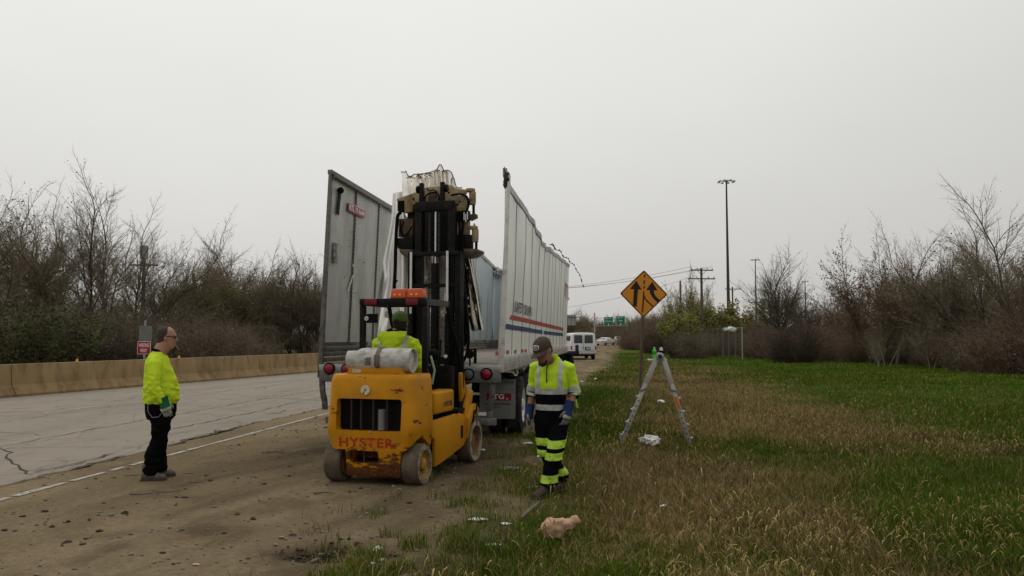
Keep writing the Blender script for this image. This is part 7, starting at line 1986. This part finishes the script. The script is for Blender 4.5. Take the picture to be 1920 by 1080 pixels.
jk = MB(); jk.loft([ell((0, .0, SZ), .205, .17), ell((0, -.015, 1.28), .235, .175), ell((0, -.03, 1.46), .25, .165), ell((0, -.03, 1.58), .25, .145), ell((0, -.02, 1.67), .20, .115), ell((0, -.01, 1.72), .11, .09)])
for A_, s_ in ((DRA, 1), (DLA, -1)):
    a, b, c = [Vector(p) for p in A_]
    jk.tube([(s_ * .13, -.02, 1.62), a + Vector((s_ * .03, 0, -.03)), a.lerp(b, .5) + Vector((s_ * .015, 0, 0)), b, b.lerp(c, .5), c], [.085, .10, .098, .088, .078, .062], 14)
o = jk.build('jacket', M_NEON, P3); remesh(o, .012, 5); folds(o, .016, 5.5, 9, ver=1.3); folds(o, .008, 11, 4)
J3 = o
MB().tube([(.10 * math.cos(t), -.005 + .085 * math.sin(t), 1.745 + .015 * math.sin(t)) for t in np.linspace(0, 6.283, 25)], .030, 8).build('dark_collar', M_NAVYC, J3)
hd3 = MB(); hd3.loft([ell((0, -.02, 1.745), .12, .07), ell((0, -.075, 1.745), .175, .09), ell((0, -.13, 1.68), .19, .075), ell((0, -.15, 1.59), .14, .055), ell((0, -.15, 1.50), .05, .03)])
o = hd3.build('hood', M_NEON, J3); remesh(o, .011, 4); folds(o, .010, 9, 7)
for sx in (-1, 1):
    strip_of(J3, 'back_tape', [((sx * .165 + .027, 0, 0), (1, 0, 0)), ((sx * .165 - .027, 0, 0), (-1, 0, 0)), ((0, 0, 1.36), (0, 0, -1)), ((0, .1, 0), (0, 1, 0))], .005, M_TAPES, J3)
strip_of(J3, 'waist_tape', [((0, 0, 1.37), (0, 0, 1)), ((0, 0, 1.31), (0, 0, -1)), ((.25, 0, 0), (1, 0, 0)), ((-.25, 0, 0), (-1, 0, 0))], .005, M_TAPES, J3)
tr = MB(); tr.loft([ell((0, .02, SZ - .03), .19, .16), ell((0, .01, SZ + .1), .19, .16)])
for sx in (-1, 1): tr.tube([(sx * .10, .0, SZ + .05), (sx * .13, .25, SZ + .06), (sx * .13, .44, SZ + .03), (sx * .13, .50, SZ - .12), (sx * .13, .50, .80)], [.10, .10, .09, .085, .08], 14)
o = tr.build('trousers', M_NAVYC, P3); remesh(o, .014, 4)
for sx in (-1, 1): boot(P3, (sx * .13, .46, .74), (0, 1, 0), M_BOOTD)
glove(P3, DRA[2], Vector(DRA[2]) + Vector((-.02, .18, -.04)), (-1, 0, .3), (0, -.2, -1), M_DGLOVE, M_DGLOVE, None, .05)
glove(P3, DLA[2], Vector(DLA[2]) + Vector((.04, .17, -.02)), (1, 0, .3), (0, -.2, -1), M_DGLOVE, M_DGLOVE, None, .05)
# ================================================================== LADDER AND BOTTLES
M_ALU = mat('ladder_aluminium', (0.40, 0.385, 0.36), .42, .45, var=.12, vs_=5, dirt=(0.32, 0.30, 0.27), dscale=8, dth=.58, damt=.6)
LD = 12.5
lc = at(1233, 634, LD); lc.z = ground_z(Vector((lc.x, lc.y, 0)))
LRZ = R(-9)
LAD = empty('step_ladder', lc, LRZ, 'aluminium folding ladder standing open as a trestle on the grass', 'ladder')
L_INV = (Matrix.Translation(lc) @ Matrix.Rotation(LRZ, 4, 'Z')).inverted()
def l_plane(px, py, y=0.0):
    o = L_INV @ Vector((0, 0, CAM_H)); d = L_INV.to_3x3() @ ray(px, py); return o + d * ((y - o.y) / d.y)
hgL, hgR = l_plane(1231, 672), l_plane(1244, 672)
ftL, ftR = l_plane(1165, 829), l_plane(1295, 836)
ftL.z = min(ftL.z, .04); ftR.z = min(ftR.z, .04)
wd_ = .42
for (h, f, sgn) in ((hgL, ftL, -1), (hgR, ftR, 1)):
    sec = empty('ladder_section', (0, 0, 0)); sec.parent = LAD
    ax = (f - h).normalized()
    out = Vector((ax.z, 0, -ax.x)) * (1 if sgn > 0 else -1)
    if out.x * sgn < 0: out = -out
    for yy in (0, wd_):
        o_ = Vector((0, yy, 0))
        fl = Vector((sgn * .0, (0.06 if yy else -.0), 0))
        MB().beam(h + o_, h.lerp(f, .40) + o_, .034, .075, up=out).build('upper_rail', M_ALU, sec, bevel=.004)
        MB().beam(h.lerp(f, .30) + o_ + out * .004 + Vector((0, -.02 if yy == 0 else .02, 0)), f + o_ + Vector((0, -.02 if yy == 0 else .02, 0)), .022, .062, up=out).build('lower_rail', M_ALU, sec, bevel=.003)
        c = h.lerp(f, .37) + o_
        MB().box(c + Vector((0, -.02 if yy == 0 else .02, 0)), (.11, .05, .028), (0, -math.atan2(ax.x, -ax.z) * -1, 0)).build('lock_bracket', M_POST, sec, bevel=.005)
        MB().box(f + o_ - ax * .0, (.05, .06, .04)).build('rubber_foot', mat('foot_grey', (0.25, 0.25, 0.24), .7) if (yy == 0 and sgn < 0) else bpy.data.materials['foot_grey'], sec, bevel=.006)
        mb = MB()
        for t in (.50, .56, .62, .68, .74, .80, .86, .92):
            c = h.lerp(f, t) + o_ + Vector((0, -.033 if yy == 0 else .033, 0)); mb.lathe([(.011, 0), (.011, .003)], c, (0, -1 if yy == 0 else 1, 0), 10)
        mb.build('lock_holes', M_BLACKP, sec, smooth=0)
    for t in (.22, .47, .62, .77, .92):
        c = h.lerp(f, t) + out * .02
        MB().cyl(c + Vector((0, -.02, 0)), c + Vector((0, wd_ + .02, 0)), .019, n=12).build('rung', M_ALU, sec)
        if t > .4:
            e_ = c + out * .045 + Vector((0, wd_ * .5, 0)); MB().blob(c + out * .03 + Vector((0, -.01, 0)), .024, sub=2).build('rung_end', M_ALU, sec)
    if sgn > 0:
        c0, c1 = h.lerp(f, .44), h.lerp(f, .585)
        MB().beam(c0 + Vector((0, -.036, 0)), c1 + Vector((0, -.036, 0)), .004, .05, up=out).build('orange_label', mat('orange_label', (0.55, 0.16, 0.02), .5), sec)
hm_ = (hgL + hgR) / 2
for yy in (-.035, wd_ + .035):
    hz = MB().lathe([(.058, 0), (.062, .01), (.062, .03), (.05, .038)], (hm_.x, yy + (.0 if yy < 0 else -.0), hm_.z + .03), (0, -1, 0), 26).build('hinge_disc', M_GALV, LAD)
    MB().lathe([(.034, 0), (.034, .006)], (hm_.x, yy - .038, hm_.z + .03), (0, -1, 0), 22).build('hinge_button', mat('hinge_blue', (0.02, 0.025, 0.05), .5) if yy < 0 else bpy.data.materials['hinge_blue'], hz)
ta, tb = l_plane(1214, 676, .1), l_plane(1251, 677, .1)
MB().box(((ta.x + tb.x) / 2, wd_ / 2, hm_.z - .035), (tb.x - ta.x, wd_ * .7, .035)).build('work_tray', M_ALU, LAD, bevel=.006)
traytop = hm_.z - .017
def bottle(px, y, prof, mats, label, cat, name):
    c = Matrix.Translation(lc) @ Matrix.Rotation(LRZ, 4, 'Z') @ Vector((l_plane(px, 660, y).x, y, traytop))
    r = empty(name, c, 0, label, cat)
    for nm, pr, m_ in zip(('bottle_body', 'bottle_label', 'bottle_cap'), prof, mats): MB().lathe(pr, n=20).build(nm, m_, r)
    return r
M_SODA = mat('green_soda', (0.10, 0.52, 0.02), .15, var=.1, spec=.6); M_SODAL = mat('green_soda_label', (0.03, 0.34, 0.06), .4, var=.3, vs_=30); M_SODAC = mat('pale_green_cap', (0.42, 0.68, 0.44), .4)
bottle(1227, .12, ([(.02, 0), (.034, .003), (.035, .05), (.031, .07), (.034, .09), (.034, .12), (.024, .15), (.013, .165), (.013, .172)], [(.0335, .085), (.0355, .088), (.0355, .128), (.032, .13)], [(.0155, .168), (.016, .172), (.016, .188), (.012, .190)]), (M_SODA, M_SODAL, M_SODAC), 'bright green soda bottle standing on top of the ladder', 'bottle', 'soda_bottle')
bottle(1239.5, .14, ([(.03, 0), (.035, .004), (.036, .13), (.033, .14)], [(.0362, .03), (.0368, .032), (.0368, .09), (.0362, .092)], [(.034, .138), (.032, .15), (.024, .176), (.016, .184), (.014, .192)]), (M_BLACKP, M_POST, mat('flask_steel', (0.45, 0.42, 0.38), .35, .8)), 'black flask with silver top standing on the ladder', 'flask', 'drinking_flask')

# ================================================================== LITTER AND STICKS
M_FOAM = mat('tan_foam', (0.46, 0.29, 0.19), .9, var=.1, vs_=12, bump=.4, bs=60)
def gpt(px, py): 
    q = gp(px, py); q.z = ground_z(q); return q
p = gpt(1050, 1017)
fo = MB()
fo.blob((-.05, .01, .065), .085, sub=3, rough=.12, seed=6, sq=(1.15, .8, .85))
fo.blob((.035, .01, .085), .062, sub=3, rough=.12, seed=8, sq=(1.3, .9, .75)).blob((.11, .01, .115), .042, sub=3, rough=.2, seed=9, sq=(1, .9, .8))
fo.hexa([Vector(v) for v in ((-.115, -.03, 0), (.0, -.05, 0), (.02, .06, 0), (-.10, .06, 0))], [Vector(v) for v in ((-.115, -.03, .115), (.02, -.045, .13), (.03, .05, .13), (-.105, .05, .12))])
o = fo.build('foam_chunk', M_FOAM, None); remesh(o, .008, 4); folds(o, .003, 22, 3); p.z += .05; o.location = p; o.scale = (1.12,) * 3; tag(o, 'broken tan foam lump lying in grass in the foreground', 'foam')
p = gpt(1220, 838); crumple('plastic_bag', p, .135, 'crumpled white plastic bag on grass between the ladder legs', 'bag', bag_m, sq=(1.2, .9, .62), rough=.55, seed=2)
pl = [(1245, 952, .028, 'white scrap in dry grass right of the foam lump', (1.3, .8, .6)), (707, 1032, .035, 'white crumpled scrap beside the dark damp hollow', (1.4, 1, .6)), (990, 833, .05, 'white box lid scrap in grass left of the walking worker', (1.8, 1, .35)), (1008, 858, .022, 'small white ring shaped scrap left of the worker\'s knee', (1, 1, .7)), (1003, 872, .022, 'white scrap left of the worker\'s shins', (1.2, .9, .6)),
      (1026, 768 + 18, .02, 'white scrap in grass under the worker\'s right glove', (1.6, 1, .5)), (1117, 713, .06, 'pale scrap on grass beyond the worker near the road', (1.2, 1, .7)), (1091, 717, .05, 'white speck of litter on grass behind the worker\'s shoulder', (1.2, 1, .6)), (1240, 757, .09, 'pale crumpled paper in dry grass behind the ladder', (1.2, 1, .5)), (897, 976, .05, 'flat white scrap in weeds before the forklift wheel', (1.9, 1, .25)), (925, 1024, .035, 'pale scrap in grass at the lower middle foreground', (1.8, 1, .3)), (948, 983, .03, 'white sliver of litter in grass left of the foam lump', (1.8, .9, .3)), (1008, 917, .04, 'long white sliver beside the walking worker\'s boot', (3.0, .6, .3)), (366, 1059, .018, 'small pinkish scrap on the dirt at the bottom edge', (1.8, 1, .4)), (905, 846, .03, 'white scrap in grass beside the forklift front wheel', (1.4, 1, .5))]
for i, (px, py, r_, lb, sq) in enumerate(pl):
    crumple('litter', gpt(px, py), r_, lb, 'litter', bag_m if i != 13 else mat('pink_scrap', (0.5, 0.3, 0.24), .8), sq=sq, rough=.45, seed=i + 20, group='litter scattered on the verge', sub=2)
p = gpt(957, 880); crumple('plastic_bag', p, .065, 'flattened grey blue plastic bag in grass right of the forklift', 'bag', mat('blue_grey_plastic', (0.22, 0.26, 0.30), .5), sq=(1.9, .8, .3), seed=44)
for px, py, r_, lb, sd_ in ((700, 1061, .025, 'larger white stone at the edge of the grass, left of pair', 3), (717, 1053, .022, 'smaller white egg shaped stone at the edge of grass', 4)):
    o = MB().blob((0, 0, .012), r_, sub=3, rough=.15, seed=sd_, sq=(1.2, .9, .7)).build('white_stone', mat('white_stone', (0.58, 0.54, 0.45), .8, var=.15) if 'white_stone' not in bpy.data.materials else bpy.data.materials['white_stone'], None); o.location = gpt(px, py); tag(o, lb, 'stone', 'white stones at the grass edge')
M_STICK = mat('grey_stick', (0.16, 0.125, 0.09), .9, var=.25)
def stick(a, b, r_, label, name='stick'):
    A_, B_ = gpt(*a), gpt(*b); A_.z += r_; B_.z += r_ * 1.4; m_ = A_.lerp(B_, .5) + Vector((0.01, 0, .012))
    o = MB().tube([A_ * 1, m_, B_], [r_, r_ * .95, r_ * .6], 7).build(name, M_STICK, None); tag(o, label, 'stick', 'sticks on the ground')
stick((582, 1053), (602, 1036), .011, 'short grey stick lying on the dirt at the bottom left of the hollow')
stick((975, 974), (1012, 945), .018, 'brown broken board end lying in grass below the worker')
stick((492, 849), (536, 851), .012, 'thin dark twig on the dirt left of the forklift'); stick((588, 925), (628, 927), .012, 'dark twig on the dirt under the forklift rear wheel')
